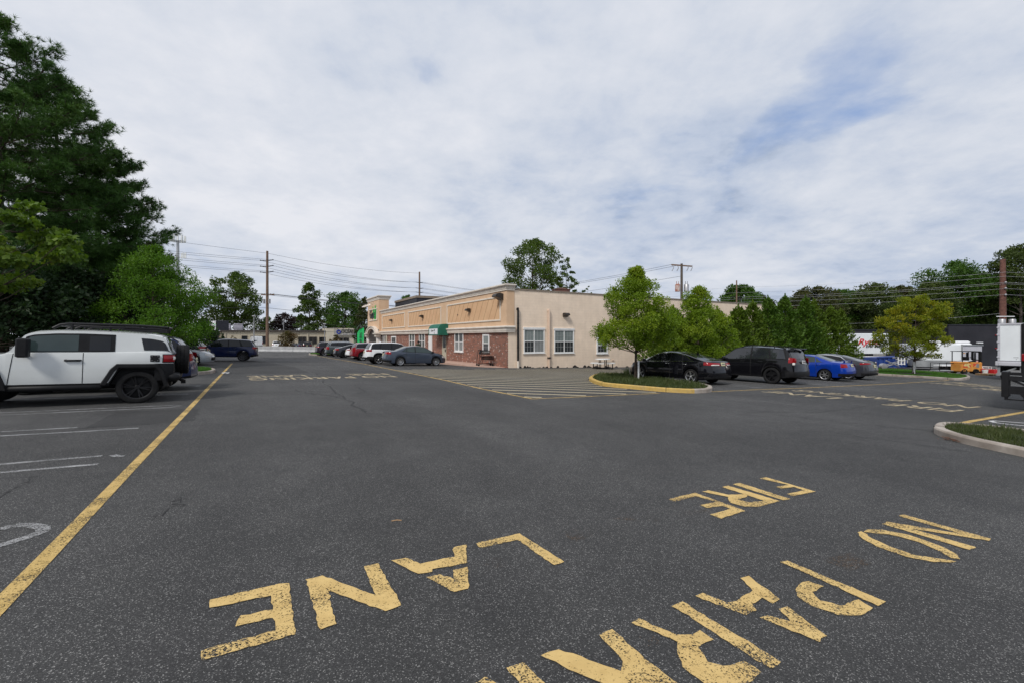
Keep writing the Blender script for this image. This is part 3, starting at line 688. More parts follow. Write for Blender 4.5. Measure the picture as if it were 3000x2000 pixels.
M['tick'] = pm('sign_ink', (.02,.02,.022), (.04,.04,.045), 5, .6)
M['sgreen'] = pm('sign_green', (.01,.36,.05), (.02,.46,.08), 5, .5)
M['flagg'] = pm('flag_green', (.01,.42,.11), (.015,.50,.14), 3, .7)
M['column'] = pm('column_plaster', (.60,.57,.54), (.7,.67,.64), 2, .7)
def sF(px): u = (px-1500)/F; return (u*CY-CX)/(d1.x-u*d1.y)
def zF(px, py): return CZ-(py-HY)/F*(CY+sF(px)*d1.y)-GC
def sW(px): u = (px-1500)/F; return (u*CY-CX)/(d2.x-u*d2.y)
def zW(px, py): return CZ-(py-HY)/F*(CY+sW(px)*d2.y)-GC
shop = empty('shop_building', (CX, CY, GC), math.atan2(.4987, .8668), 'long single storey shop with peach stucco band, red brick front and beige side wall', 'shop')
ZR = zW(1507, 849.8); ZB0 = zF(1488, 973.6); ZB1 = zF(1488, 954.5); ZC0 = zF(1487, 851.5); ZC1 = zF(1487, 833)
LF = 36.6; LS = 32.0
mb = MB(); mb.box(.02, LS, .0, 46, -1.4, ZR); mb.build('side_wall', M['cmu'], shop)
mb = MB(); mb.box(.02-.0, LS+.05, -.05, .22, ZR+.002, ZR+.10); mb.box(.4, LS, .22, 46, ZR+.002, ZR+.02); mb.build('roof', [M['coping']], shop)
mb = MB(); mb.box(-.05, .018, .004, LF, -1.4, ZB0+.05); mb.build('brick_front', M['brick'], shop)
mb = MB(); mb.box(-.13, .52, -.03, LF, ZB0+.1, ZC0+.05); mb.build('stucco_band', M['stucco'], shop)
def moulding(z0, prof_, y0, y1, xe, name):              # profile swept along the front and returned on the near end
    mb = MB(); g = []
    for x, z in prof_:
        g.append([(xe, y0-x, z0+z), (-.13-x, y0-x, z0+z), (-.13-x, y1, z0+z)])
    mb.grid(g); n = len(prof_)
    mb.add([(xe, y0-x, z0+z) for x, z in prof_]+[(xe, y0+.02, z0+z) for x, z in prof_], [(i, i+1, n+i+1, n+i) for i in range(n-1)])
    return mb.build(name, M['moulding'], shop, smooth=30, fix=True)
hC = ZC1-ZC0; hB = ZB1-ZB0
pc = [(0,0),(.06,0),(.06,.24*hC),(.085,.26*hC),(.085,.36*hC),(.13,.62*hC),(.17,.72*hC),(.22,.74*hC),(.235,.80*hC),(.235,.93*hC),(.22,hC),(-.2,hC)]
moulding(ZC0, pc, -.03, LF, .52, 'cornice')
pb = [(-.1,0),(.10,0),(.10,.20*hB),(.13,.22*hB),(.13,.26*hB),(.14,.6*hB),(.17,.66*hB),(.22,.70*hB),(.235,.8*hB),(.22,.94*hB),(.17,hB),(0,hB)]
s1, s2 = sF(1313), sF(1320)
moulding(ZB0, pb, -.03, s1-.1, .5, 'belt_moulding')
b2 = [(-.13-x, z) for x, z in pb]; mb = MB(); ya = sF(1267)-.2
mb.grid([[(x, ya, ZB0+z), (x, LF, ZB0+z)] for x, z in b2]); mb.build('belt_moulding', M['moulding'], shop, smooth=30, fix=True)
# raked stucco panels
def panel(pxr, pxl, pyt, pyb):
    y0, y1 = sF(pxr), sF(pxl); zt, zb = zF(pxr, pyt), zF(pxr, pyb); X = -.13; h = zt-zb
    mb = MB(); mb.box(X-.012, X+.01, y0, y1, zb, zt); p = mb.build('raked_panel', M['stucco_p'], shop)
    mb = MB(); w = .12
    for a, b_, c, d in ((y0-w, y1+w, zb-w, zb), (y0-w, y1+w, zt, zt+w), (y0-w, y0, zb, zt), (y1, y1+w, zb, zt)): mb.bev(X-.06, X+.01, a, b_, c, d, .015)
    mb.build('panel_frame', M['trim_l'], p)
    mb = MB(); k = y0-h*.62
    while k < y1:
        a0, a1 = k, k+h*.62; c0, c1 = zt, zb          # leans away from the corner going down
        if a0 < y0: c0 = zt-(y0-a0)/.62; a0 = y0
        if a1 > y1: c1 = zb+(a1-y1)/.62; a1 = y1
        if c0-c1 > .08: mb.ob((X-.016, a0, c0), (0, .04, 0), (0, a1-a0, c1-c0), (.006, 0, 0))
        k += .92
    mb.build('panel_groove', M['groove'], p)
panel(1470, 1315.5, 873, 936); panel(1295.6, 1200.7, 902, 949); panel(1189, 1124, 918, 956.5)
def wall_light(y, z, s=1.0, plane='F'):
    mb = MB(); pr = [(0,-.02),(0,.26),(.18,.30),(.34,.26),(.42,.16),(.42,.10),(.20,.06),(.10,-.02)]
    X = -.13-.012
    if plane == 'F': mb.prism([(X-a*s, y-.2*s, z+b_*s) for a, b_ in pr], (0, .4*s, 0))
    else: mb.prism([(y-.22*s, -a*s, z+b_*s) for a, b_ in pr], (.44*s, 0, 0))
    mb.build('wall_light', M['bronze'], shop, fix=True)
for px, py, s in ((1381, 914, .95), (1243, 931, .95), (1152, 942, .95)): wall_light(sF(px), zF(px, py), s)
wall_light(sF(1474)-.0, zF(1474, 878), 1.5); wall_light(sW(1655), zW(1655, 928), .95, 'W')
mb = MB(); mb.box(-.17, -.14, sF(1345.7)-.06, sF(1345.7)+.06, zF(1345.7, 925), zF(1345.7, 921)); mb.build('junction_box', M['bronze'], shop)
# windows
def win(plane, a0, a1, z0, z1, cols=2, fw=.07, mull=.06, head=0, sill=0, upper='glass_u', lower='glass_d', munt=(3, 2), rows=2):
    if plane == 'F': e, n, o = Vector((0,1,0)), Vector((-1,0,0)), Vector((-.05,0,0))
    else: e, n, o = Vector((1,0,0)), Vector((0,-1,0)), Vector((0,0,0))
    def bx(mb, a, b_, c, d, t0, t1, m=0): mb.ob(o+e*a+n*t0+UP*c, e*(b_-a), n*(t1-t0), UP*(d-c), m)
    mb = MB(); H = z1-z0; zm = z0+H*.5
    for a, b_, c, d in ((a0, a0+fw, z0, z1), (a1-fw, a1, z0, z1), (a0+fw, a1-fw, z0, z0+fw), (a0+fw, a1-fw, z1-fw, z1)): bx(mb, a, b_, c, d, 0, .06)
    if head: bx(mb, a0-.04, a1+.04, z1+.002, z1+head, 0, .09)
    if sill: bx(mb, a0-.05, a1+.05, z0-sill, z0-.002, 0, .10)
    wd = (a1-a0-2*fw-mull*(cols-1))/cols
    for c in range(1, cols): x = a0+fw+c*wd+(c-1)*mull; bx(mb, x, x+mull, z0+fw, z1-fw, 0, .055)
    for c in range(cols):
        x = a0+fw+c*(wd+mull)
        if rows > 1: bx(mb, x, x+wd, zm-.03, zm+.03, 0, .05)
    w = mb.build('window', M['whitep'], shop)
    mb = MB()
    for c in range(cols):
        x = a0+fw+c*(wd+mull)
        for (za, zb) in (((z0+fw, zm-.03), (zm+.03, z1-fw)) if rows > 1 else ((z0+fw, z1-fw),)):
            for k in range(1, munt[0]): bx(mb, x+wd*k/munt[0]-.008, x+wd*k/munt[0]+.008, za, zb, .0, .026)
            for k in range(1, munt[1]): bx(mb, x, x+wd, za+(zb-za)*k/munt[1]-.008, za+(zb-za)*k/munt[1]+.008, .0, .024)
    mb.build('muntin', M['muntin'], w)
    for c in range(cols):
        x = a0+fw+c*(wd+mull); low = lower[c] if isinstance(lower, (list, tuple)) else lower
        if rows > 1:
            mb = MB(); bx(mb, x, x+wd, zm+.03, z1-fw, -.01, .012); mb.build('pane', M[upper], w)
        mb = MB(); bx(mb, x, x+wd, z0+fw, (zm-.03) if rows > 1 else z1-fw, -.01, .012); mb.build('pane', M[low], w)
def wF(pl, pr, pt, pb_, **k): pm_ = (pl+pr)/2; win('F', sF(pr), sF(pl), zF(pm_, pb_), zF(pm_, pt), **k)
def wW(pl, pr, pt, pb_, **k): pm_ = (pl+pr)/2; win('W', sW(pl), sW(pr), zW(pm_, pb_), zW(pm_, pt), **k)
wF(1334.5, 1359.5, 973.5, 1029, cols=2, fw=.09, mull=.12, munt=(2,1), lower='glass_l', upper='glass_d', sill=.08)
wF(1416.7, 1436, 979, 1032.4, cols=1, fw=.13, munt=(3,2))
wF(1200.8, 1217, 975.5, 1021, cols=2, fw=.12, mull=.14, munt=(2,1), upper='glass_d')
wF(1230, 1247, 974.5, 1022, cols=2, fw=.12, mull=.14, munt=(2,1), upper='glass_d')
wF(1148, 1162, 985, 1012, cols=1, fw=.15, rows=1, munt=(2,1))
wW(1533.5, 1594.5, 965, 1033, cols=2, head=.13, sill=.06, lower=('glass_d', 'glass_l'))
wW(1623, 1680.5, 967, 1033, cols=2, head=.12, sill=.06)
wW(1747, 1780, 988, 1035, cols=1, fw=.12, munt=(3,2), sill=.05)
def slab_on_front(name, pl, pr, pt, pb_, mt, t0, t1, parent=shop):
    pm_ = (pl+pr)/2; mb = MB(); mb.box(-.05-t1, -.05-t0, sF(pr), sF(pl), zF(pm_, pb_), zF(pm_, pt)); return mb.build(name, mt, parent)
dr = slab_on_front('door', 1298, 1309.5, 985, 1056, M['doorp'], 0, .05)
slab_on_front('door_glass', 1301, 1308.5, 986, 1018, M['glass_d'], .05, .062, dr)
mb = MB(); y = sF(1308.2); z = zF(1308, 1026); mb.box(-.16, -.10, y-.05, y+.05, z-.12, z+.12); mb.build('door_handle', M['bronze'], dr)
pd = slab_on_front('white_door', 1258, 1268, 983.5, 1054, M['whitep'], 0, .06)
slab_on_front('shopfront', 1119.5, 1136, 983, 1046, M['glass_d'], 0, .03)
for px in (1124, 1128.5): slab_on_front('shopfront_mullion', px, px+1.0, 983, 1046, M['column'], .03, .06)
slab_on_front('shopfront_jamb', 1132.5, 1136.2, 982, 1046, M['doorp'], .031, .07)
# awning over the door
y0, y1 = sF(1308.2)-.75, sF(1308.2)+1.95; zt, zb = zF(1304, 950), zF(1304, 982.5)
pr = [(0, zb), (.95, zb), (.95, zb+.55)]+[(.95-.62*(1-math.cos(a)), zb+.55+(zt-zb-.55)*math.sin(a)) for a in np.linspace(.1, pi/2, 9)]+[(0, zt)]
mb = MB(); mb.prism([(-.13-x, y0, z) for x, z in pr], (0, y1-y0, 0)); aw = mb.build('awning', M['green'], shop, smooth=30, fix=True)
mb = MB(); yy0, yy1 = y0+.22, y1-.25; mb.box(-1.10, -1.083, yy0, yy1, zb+.09, zb+.62); sg = mb.build('awning_sign', M['white'], aw)
ys = (yy0+yy1)/2
mb = MB(); mb.box(-1.112, -1.102, ys-.32, ys-.27, zb+.10, zb+.30)
for a, b_, c in ((-.30, .50, .07), (-.22, .44, .05), (-.36, .42, .05)): mb.lathe([(0,.012),(c,.010),(c,0)], (-1.10, ys+a, zb+b_), (-1,0,0), 10)
mb.build('sign_emblem', M['tick'], sg)
text_obj('sign_lettering', 'Grove', M['tick'], sg, .26, frame((0,-1,0), (0,0,1), (-1.104, ys+.32, zb+.42)), .25, .004)
# pipes on the side wall
def pipe(px, pyt, pyb, r, mt, name, foot=None):
    x = sW(px); zt_, zb_ = zW(px, pyt), zW(px, pyb); mb = MB(); y = -r-.06
    mb.tube([(x, .05, zt_-.12), (x, y*.5, zt_-.02), (x, y*.9, zt_-.02), (x, y, zt_-.12), (x, y, zb_)], r, 10)
    for q in (.3, .75): zz = zt_+(zb_-zt_)*q; mb.lathe([(r+.01,0),(r+.012,.01),(r+.012,.05),(r+.01,.06)], (x, y, zz), n=10)
    o = mb.build(name, mt, shop, smooth=40)
    if foot:
        mb = MB(); mb.tube([(x, y, zb_+.02), (x, y, zW(px, foot))], r+.02, 10); mb.build('pipe_foot', M['trim_l'], o, smooth=40)
pipe(1515, 903, 1057, .075, M['black'], 'downpipe', 1078)
pipe(1606, 908, 1077, .075, M['creamp'], 'downpipe')
mb = MB(); x = sW(1606); mb.box(x-.09, x+.09, -.22, -.02, zW(1606, 1050), zW(1606, 1045)); mb.build('pipe_outlet', M['bronze'], shop)
mb = MB()                                     # tar along the foot of the wall
for k in range(46):
    x = rnd.uniform(.1, 16); h = rnd.uniform(.03, .07) if rnd.random() < .6 else rnd.uniform(.08, .2)
    zz = G(CX+x*d2.x, CY+x*d2.y)-GC; w = rnd.uniform(.2, .6); mb.prism([(x, -.012-k*1e-4, zz-.1), (x+w, -.012-k*1e-4, zz-.1), (x+w*.8, -.012-k*1e-4, zz+h*.6), (x+w*.5, -.012-k*1e-4, zz+h), (x+w*.15, -.012-k*1e-4, zz+h*.5)], (0, .01, 0))
mb.build('tar_edge', M['tar'], shop)
mb = MB(); x = sW(1795); mb.box(x-.1, x+.1, -.05, .0, zW(1795, 1057), zW(1795, 1052)); mb.build('outlet_box', M['creamp'], shop)
# roof furniture
mb = MB(); x = sW(1668); mb.bev(x-2.2, x+2.2, 6, 9, ZR+.02, ZR+.62, .05); mb.build('roof_hatch', M['coping'], shop)
mb = MB(); x = sW(1704); mb.box(x-.55, x+.55, 2.2, 3.2, ZR, ZR+.55); mb.bev(x-.6, x+.6, 2.15, 3.25, ZR+.55, ZR+.63, .02); mb.box(x-.25, x+.25, 2.4, 3.0, ZR+.63, ZR+.72); mb.build('chimney', brickm('chimney_brick', (.16,.04,.03), (.08,.03,.025), (.2,.14,.11), .2, .07, .01, 'XZ'), shop)
mb = MB(); y = sF(1383); mb.bev(1.5, 2.6, y-.5, y+.5, ZR, ZC1+.35, .05); mb.build('roof_vent', M['coping'], shop)
# tower at the far end of the front
T0, T1 = LF, LF+7.4; XT = -.38; zt_, zc_ = zF(1119.6, 865.5), zF(1119.6, 877.5)
mb = MB(); mb.box(XT, 1.0, T0, T1, zF(1119.6, 976.5), zc_+.02); mb.build('tower', M['stucco'], shop)
hC2 = zt_-zc_; mb = MB(); pr = [(x, z/hC*hC2) for x, z in pc]; g = []
for x, z in pr: g.append([(1.1+x, T0-x, zc_+z), (XT-x, T0-x, zc_+z), (XT-x, T1+x, zc_+z), (1.1+x, T1+x, zc_+z)])
mb.grid(g); mb.add([g[-1][0], g[-1][1], g[-1][2], g[-1][3]], [(0,1,2,3)]); mb.build('tower_cornice', M['moulding'], shop, smooth=30, fix=True)
# tower sign panel with tree emblem
ya, yb = T0+1.0, T0+6.3; za, zb2 = zF(1119.6, 938), zF(1119.6, 901)
mb = MB(); w = .16
for a, b_, c, d in ((ya, yb, za, za+w), (ya, yb, zb2-w, zb2), (ya, ya+w, za+w, zb2-w), (yb-w, yb, za+w, zb2-w)): mb.bev(XT-.10, XT, a, b_, c, d, .02)
tp = mb.build('sign_frame', M['trim_l'], shop)
yc = (ya+yb)/2; hh = zb2-za
text_obj('sign_lettering', 'Grove', M['tick'], tp, 1.75, frame((0,-1,0), (0,0,1), (XT-.05, yc+.35, za+hh*.52)), .2, .03, .03, .80)
mb = MB(); mb.box(XT-.07, XT-.01, yc-1.2, yc+1.9, za+hh*.24, za+hh*.34); mb.box(XT-.07, XT-.01, yc+.05, yc+.32, za+hh*.08, za+hh*.235); mb.build('sign_bar', M['tick'], tp)
def leafshape(cy, cz, w, h, lean):
    return [(cy+w*math.sin(a)*(.72+.28*math.cos(a-pi))+lean*math.cos(a)*h*.5, cz+h*.5*math.cos(a)) for a in np.linspace(0, 2*pi, 18, endpoint=False)]
mb = MB()
for cy, cz, w, h, ln in ((yc-1.35, za+hh*.60, .72, 2.3, -.12), (yc-.15, za+hh*.86, .33, 1.05, .5)):
    mb.prism([(XT-.08, y, z) for y, z in leafshape(cy, cz, w, h, ln)], (.06, 0, 0))
mb.build('sign_leaf', M['sgreen'], tp, fix=True)
for k in range(4):                                   # gooseneck lamps above the sign
    y = ya+.5+k*1.4; mb = MB(); z = zc_-.75
    mb.tube([(XT, y, z), (XT-.5, y, z+.35), (XT-.95, y, z+.2), (XT-1.0, y, z)], .03, 6); mb.lathe([(.05,.14),(.10,.1),(.26,-.08)], (XT-1.0, y, z), n=12); mb.build('sign_lamp', M['moulding'], shop, smooth=40)
# arched porch
xo = XT-.40; yA, yB = T0-.35, T1+.2; zs = zF(1119.6, 980); ym = (yA+yB)/2
def arch(r0, r1, x0, x1, mt, name, par=shop):
    g = []; mb = MB()
    for k in range(25):
        a = pi*k/24; g.append([(x1, ym+r*math.cos(a), zs+.15+r*.62*math.sin(a)) if 0 else (x, ym+r*math.cos(a), zs+.05+r*.34*math.sin(a)) for x, r in ((x1, r0), (x0, r0), (x0, r1), (x1, r1))])
    mb.grid(g); return mb.build(name, mt, par, smooth=30, fix=True)
ao = arch(2.35, 2.75, xo, XT+.1, M['moulding'], 'porch_arch'); arch(2.75, 3.25, xo+.1, XT+.1, M['moulding'], 'arch_band', ao); arch(3.25, 3.5, xo-.05, XT+.1, M['moulding'], 'arch_band', ao)
for sgn in (-1, 1):
    yv = ym+sgn*3.2; mb = MB()
    for q, w, h0, h1 in ((0,.62,0,.28),(0,.70,.28,.36),(0,.80,.36,.50)): mb.box(xo-.1+.4-w+.25, XT+.2, yv-w, yv+w, zs-.30+h0, zs-.30+h1)
    mb.build('porch_impost', M['moulding'], shop)
    mb = MB(); zc2 = zs-.30; mb.lathe([(.48,zc2),(.48,zc2-.1),(.40,zc2-.14),(.40,-1.3)], (xo+.48, yv, 0), n=20); mb.build('porch_column', M['column'], shop, smooth=40)
mb = MB(); mb.box(XT-.01, .3, T0+.2, T1-.2, -1.4, zs+.75); mb.build('porch_recess', M['bronze'], shop)
mb = MB(); mb.box(.02, 5, T0+.02, T1, -1.4, zs); mb.build('tower_base', M['brick'], shop)
# dark clad roof screen behind the tower
q0, q1 = 4.0, 8.6; mb = MB(); mb.box(3.0, 11.0, T0-6.5, T0+4, ZR, zF(1119.6, 884)+.2); rs = mb.build('roof_screen', M['slate'], shop)
mb = MB(); mb.box(2.9, 11.1, T0-6.6, T0+4.1, zF(1119.6, 884)+.2, zF(1119.6, 884)+.5); mb.build('screen_coping', M['coping'], rs)
mb = MB(); mb.bev(2.2, 2.7, T0-1.0, T0-.3, ZC1+.05, ZC1+.5, .05); mb.tube([(2.6,T0-.65,ZR),(2.6,T0-.65,ZC1+.2)], .05, 6); mb.build('floodlight', M['white'], shop)
# ------------------------------------------------------------------ ground and markings
def sheet(name, xs, ys, lift, mt):
    mb = MB(); mb.grid([[(x, y, G(x, y)+lift) for x in xs] for y in ys], 0, True)
    return tag(mb.build(name, mt), kind='structure')
far = [-900,-600,-400,-250,-160,-120,-90,-60,-30,0,30,60,90,120,160,250,400,600,900]
sheet('ground', far, [-60,-20,0,20,40,60,80,90,100,110,120,130,140,160,200,300,450,650,900], -.012, M['verge'])
sheet('parking_lot', np.linspace(-75, 75, 31), np.linspace(-16, 96, 29), 0, M['asphalt'])
def flat(name, polys, lift, mt, kind='structure'):
    mb = MB()
    for p in polys:
        p = [Vector(q) for q in p]; mb.add([(q.x, q.y, G(q.x, q.y)+lift) for q in p], [tuple(range(len(p)))])
    o = mb.build(name, mt)
    bm = bmesh.new(); bm.from_mesh(o.data)
    bmesh.ops.triangulate(bm, faces=bm.faces); bmesh.ops.recalc_face_normals(bm, faces=bm.faces)
    for f in bm.faces:
        if f.normal.z < 0: f.normal_flip()
    bm.to_mesh(o.data); bm.free(); return tag(o, kind=kind) if kind else o
def strip(pts, w):                          # constant-width ribbon as quads
    out = []; pts = [Vector((p[0], p[1], 0)) for p in pts]
    for i in range(len(pts)-1):
        a, b = pts[i], pts[i+1]; t = (b-a).normalized(); n = Vector((-t.y, t.x, 0))*w/2
        out.append([a-n, b-n, b+n, a+n])
    return out
def ribbon(name, lines, w, lift, mt):
    return flat(name, [q for l in lines for q in strip(l, w)], lift, mt)
def pp(pts): return [P(*p) for p in pts]
def c2(pts): return [P(560+x/2.0276, 1340+y/2.0276) for x, y in pts]
def c3(pts): return [P(1400+x/1.47, 1340+y/1.47) for x, y in pts]
LANE = [c2(p) for p in (
 [(105,848),(520,752),(582,750),(600,900),(622,1052),(68,1207),(62,1146),(500,1030),(492,952),(268,1003),(288,945),(486,905),(475,822),(105,897)],
 [(682,725),(780,704),(1090,818),(1028,650),(1110,630),(1248,880),(1155,914),(812,790),(862,992),(765,1022)],
 [(1190,612),(1280,597),(1365,632),(1562,590),(1555,535),(1635,518),(1638,630),(1570,642),(1430,665),(1440,680),(1345,692)],
 [(1400,712),(1470,695),(1560,722),(1560,668),(1640,655),(1650,780),(1565,802)],
 [(1698,508),(1950,452),(2215,620),(2155,642),(1940,490),(1710,537)])]
FIRE = [c3(p) for p in (
 [(820,180),(935,152),(1152,230),(1045,263),(1000,245),(1088,222),(1057,209),(985,217),(957,204),(1030,192),(938,166),(848,190)],
 [(1053,127),(1077,121),(1302,188),(1265,198)], [(1098,115),(1128,109),(1345,178),(1315,184)],
 [(966,147),(992,141),(1080,161),(1162,157),(1158,169),(1118,180),(1165,193),(1232,188),(1262,198),(1215,212),(1150,212),(1092,196),(1078,180),(1080,170)],
 [(1214,90),(1242,85),(1455,147),(1355,166),(1332,157),(1402,142),(1365,127),(1308,134),(1282,126),(1338,118)])]
NO = [c3(p) for p in (
 [(1812,252),(1835,246),(2208,350),(2200,358),(1872,308),(2148,388),(2115,398),(1742,286),(1765,277),(2085,330)],
 [(1658,320),(1680,310),(1735,310),(1860,335),(1990,380),(2060,415),(2075,438),(2038,434),(1990,405),(1900,365),(1790,335),(1720,328)],
 [(1635,322),(1655,320),(1700,350),(1790,390),(1880,420),(2000,438),(2060,447),(2045,453),(1960,450),(1850,430),(1720,385),(1650,345)])]
PARK = [c3(p) for p in (
 [(1308,452),(1335,446),(1758,622),(1725,640)],
 [(1370,570),(1380,548),(1420,532),(1490,555),(1440,580),(1475,615),(1560,642),(1640,612),(1702,650),(1650,682),(1550,680),(1440,640),(1380,600)],
 [(940,600),(972,587),(1075,625),(1115,620),(1185,575),(1132,520),(1165,512),(1303,612),(1262,630),(1222,605),(1178,632),(1205,662),(1155,682)],
 [(1212,692),(1245,682),(1350,708),(1295,655),(1335,643),(1500,770),(1465,793)],
 [(835,640),(880,622),(1308,883),(1262,912)],
 [(658,710),(692,695),(855,765),(925,760),(955,745),(1015,785),(960,810),(950,822),(990,880),(1065,905),(1150,878),(1222,928),(1165,975),(1090,1000),(985,985),(885,905),(855,830),(860,795)],
 [(520,765),(578,740),(715,865),(900,1005),(700,1030),(560,985),(270,857),(345,828),(615,922),(625,880)],
 [(125,908),(200,884),(300,990),(215,1020)], [(-30,985),(40,945),(110,1000),(20,1040)])]
def rough(p):
    out = []
    for i in range(len(p)):
        a, b_ = Vector(p[i]), Vector(p[(i+1) % len(p)]); m = max(1, int((b_-a).length/.035))
        for k in range(m): q = a.lerp(b_, k/m); out.append(Vector((q.x+rnd.gauss(0,.0035), q.y+rnd.gauss(0,.0035), q.z)))
    return out
def letters(name, polys): return flat(name, [rough(p) for p in polys], .006, M['yellow'])
letters('painted_lettering', LANE); letters('painted_lettering', FIRE); letters('painted_lettering', NO); letters('painted_lettering', PARK)
def ground_text(body, p0, p1, h, mt):
    cu = bpy.data.curves.new('t', 'FONT'); cu.body = body; cu.size = 1; cu.offset = .012; cu.resolution_u = 3; cu.align_x = 'LEFT'
    t = bpy.data.objects.new('t', cu); COL.objects.link(t)
    me = bpy.data.meshes.new_from_object(t.evaluated_get(bpy.context.evaluated_depsgraph_get())); bpy.data.objects.remove(t)
    xs = [v.co.x for v in me.vertices]; x0, x1 = min(xs), max(xs); e = Vector(p1)-Vector(p0); e.z = 0; n = Vector((-e.y, e.x, 0)).normalized()
    for v in me.vertices:
        q = Vector(p0)+e*((v.co.x-x0)/(x1-x0))+n*(v.co.y/.72*h); v.co = (q.x, q.y, G(q.x, q.y)+.006)
    me.materials.clear(); me.materials.append(mt); me.name = 'painted_lettering'
    o = bpy.data.objects.new('painted_lettering', me); COL.objects.link(o); tag(o, kind='structure')
def fire_block(np0, np1, f0, f1, l0, l1, h, mt):
    ground_text('NO PARKING', np0, np1, h, mt); ground_text('FIRE', f0, f1, h, mt); ground_text('LANE', l0, l1, h, mt)
fire_block(P(1144,1099), P(728,1107.5), P(1121,1092.3), P(1012,1094.6), P(886,1096.9), P(722,1100.6), 1.15, M['pale2'])
fire_block(P(2876,1191), P(2353,1141.5), P(2826,1201), P(2618,1180.5), P(2472,1165), P(2268,1144.5), .85, M['pale2'])
fire_block(P(3010,1141), P(2815,1119), P(2990,1146), P(2905,1137), P(2868,1131), P(2768,1121.5), .85, M['pale2'])
# faded old lettering
flat('faded_marking', [c3(p) for p in ([(360,320),(470,300),(520,330),(410,365)],[(580,262),(640,255),(880,250),(900,280),(700,275)],[(860,235),(1000,222),(1000,235),(880,255)],[(1480,440),(1640,400),(1720,450),(1600,490)],[(30,440),(110,420),(120,470),(30,480)],[(690,770),(770,770),(790,810),(720,815)])], .004, M['ghost'])
# yellow lane lines
ribbon('yellow_line', [pp([(-60,1834),(140,1627),(280,1480),(400,1355),(505,1247)]), pp([(500,1252),(560,1190),(620,1126),(680,1064)])], .105, .005, M['yellow2'])
ribbon('yellow_line', [pp([(1562,1168),(1419,1139.5),(1300,1112),(1165,1085),(1060,1064),(975,1049.5),(930,1042)])], .12, .005, M['yellow2'])
ribbon('yellow_line', [pp([(1562,1167.5),(1700,1161),(1840,1155),(1935,1150.5)]), pp([(2078,1146.5),(2200,1141),(2340,1136),(2600,1124),(2780,1113)])], .10, .005, M['yellow2'])
ribbon('yellow_line', [pp([(2768,1249),(2852,1231.6),(3000,1206.5),(3200,1172)])], .13, .005, M['yellow2'])
# white stall lines (hairpins), left side
def cl(pts): return [P(x/2.613, 1000+y/2.613) for x, y in pts]
W1 = [cl([(-900,585),(0,545),(700,514),(1330,487),(1385,490),(1300,504),(700,531),(0,562),(-900,603)]), cl([(-900,735),(0,690),(590,657)]), cl([(-900,768),(0,722),(500,695),(1060,662)]),
      cl([(-700,985),(0,940),(400,906),(780,875)]), cl([(-700,1070),(0,1003),(400,968),(750,938)]), cl([(860,868),(905,878),(955,874)]),
      cl([(-300,1490),(0,1440),(100,1408),(230,1405),(325,1422),(335,1450),(235,1490),(0,1562),(-300,1650)]), cl([(-400,470),(220,440),(900,418),(1440,400)]), cl([(1250,338),(1500,333),(1540,338),(1490,345),(1260,349)]), cl([(1400,294),(1570,289)]), cl([(1480,196),(1680,190)]), cl([(1520,208),(1700,203)])]
ribbon('stall_line', W1, .085, .005, M['white_line'])
def cr(pts): return [P(2120+x/4.9, 1000+y/4.9) for x, y in pts]
ribbon('stall_line', [cr(p) for p in ([(0,603),(300,633),(550,660)],[(0,622),(280,645),(520,664)],[(150,562),(600,604),(1055,648)],[(1180,545),(1340,604),(1500,625)] if 0 else [(1100,592),(1500,626)],[(1250,540),(1560,578),(1890,611)],[(1850,560),(2240,602)],[(1900,548),(2270,590)])] +
       [[P(2500+x/4.704, 1050+y/4.704) for x, y in p] for p in ([(180,300),(660,326)],[(380,270),(930,318)],[(600,255),(1175,310)])], .09, .005, M['white_line'])
def ck(pts): return [P(2500+x/4.704, 1050+y/4.704) for x, y in pts]
ribbon('stall_line', [ck([(2700,905),(2352,885),(2050,862),(1960,855),(1890,860),(1960,880),(2150,903),(2352,922),(2700,955)])], .085, .005, M['white_new'])
# hatched no-parking box
p0, p1 = P(1300, 1095.7), P(1726, 1107.2); e = (p1-p0); e.z = 0; e.normalize(); nn = Vector((-e.y, e.x, 0)); lines = []
box = [(q.x, q.y) for q in pp([(1550,1164.5),(1300,1110),(1165,1083),(1262,1079.5),(1380,1081.5),(1484,1080.5),(1560,1080),(1700,1078),(1815,1079),(1850,1092),(1733,1104),(1722,1111),(1738,1122),(1765,1131),(1930,1149)])]
for k in range(-12, 30):
    o_ = p0+nn*(k*.92); ts = []
    for i in range(len(box)):
        (ax, ay), (bx_, by) = box[i], box[(i+1) % len(box)]
        da = (ax-o_.x)*nn.x+(ay-o_.y)*nn.y; db = (bx_-o_.x)*nn.x+(by-o_.y)*nn.y
        if (da < 0) != (db < 0):
            w = da/(da-db); x = ax+(bx_-ax)*w; y = ay+(by-ay)*w; ts.append((x-o_.x)*e.x+(y-o_.y)*e.y)
    ts.sort()
    for a, b_ in zip(ts[::2], ts[1::2]):
        if b_-a > .3: lines.append([o_+e*a, o_+e*b_])
ribbon('hatch_marking', lines, .16, .005, M['pale'])
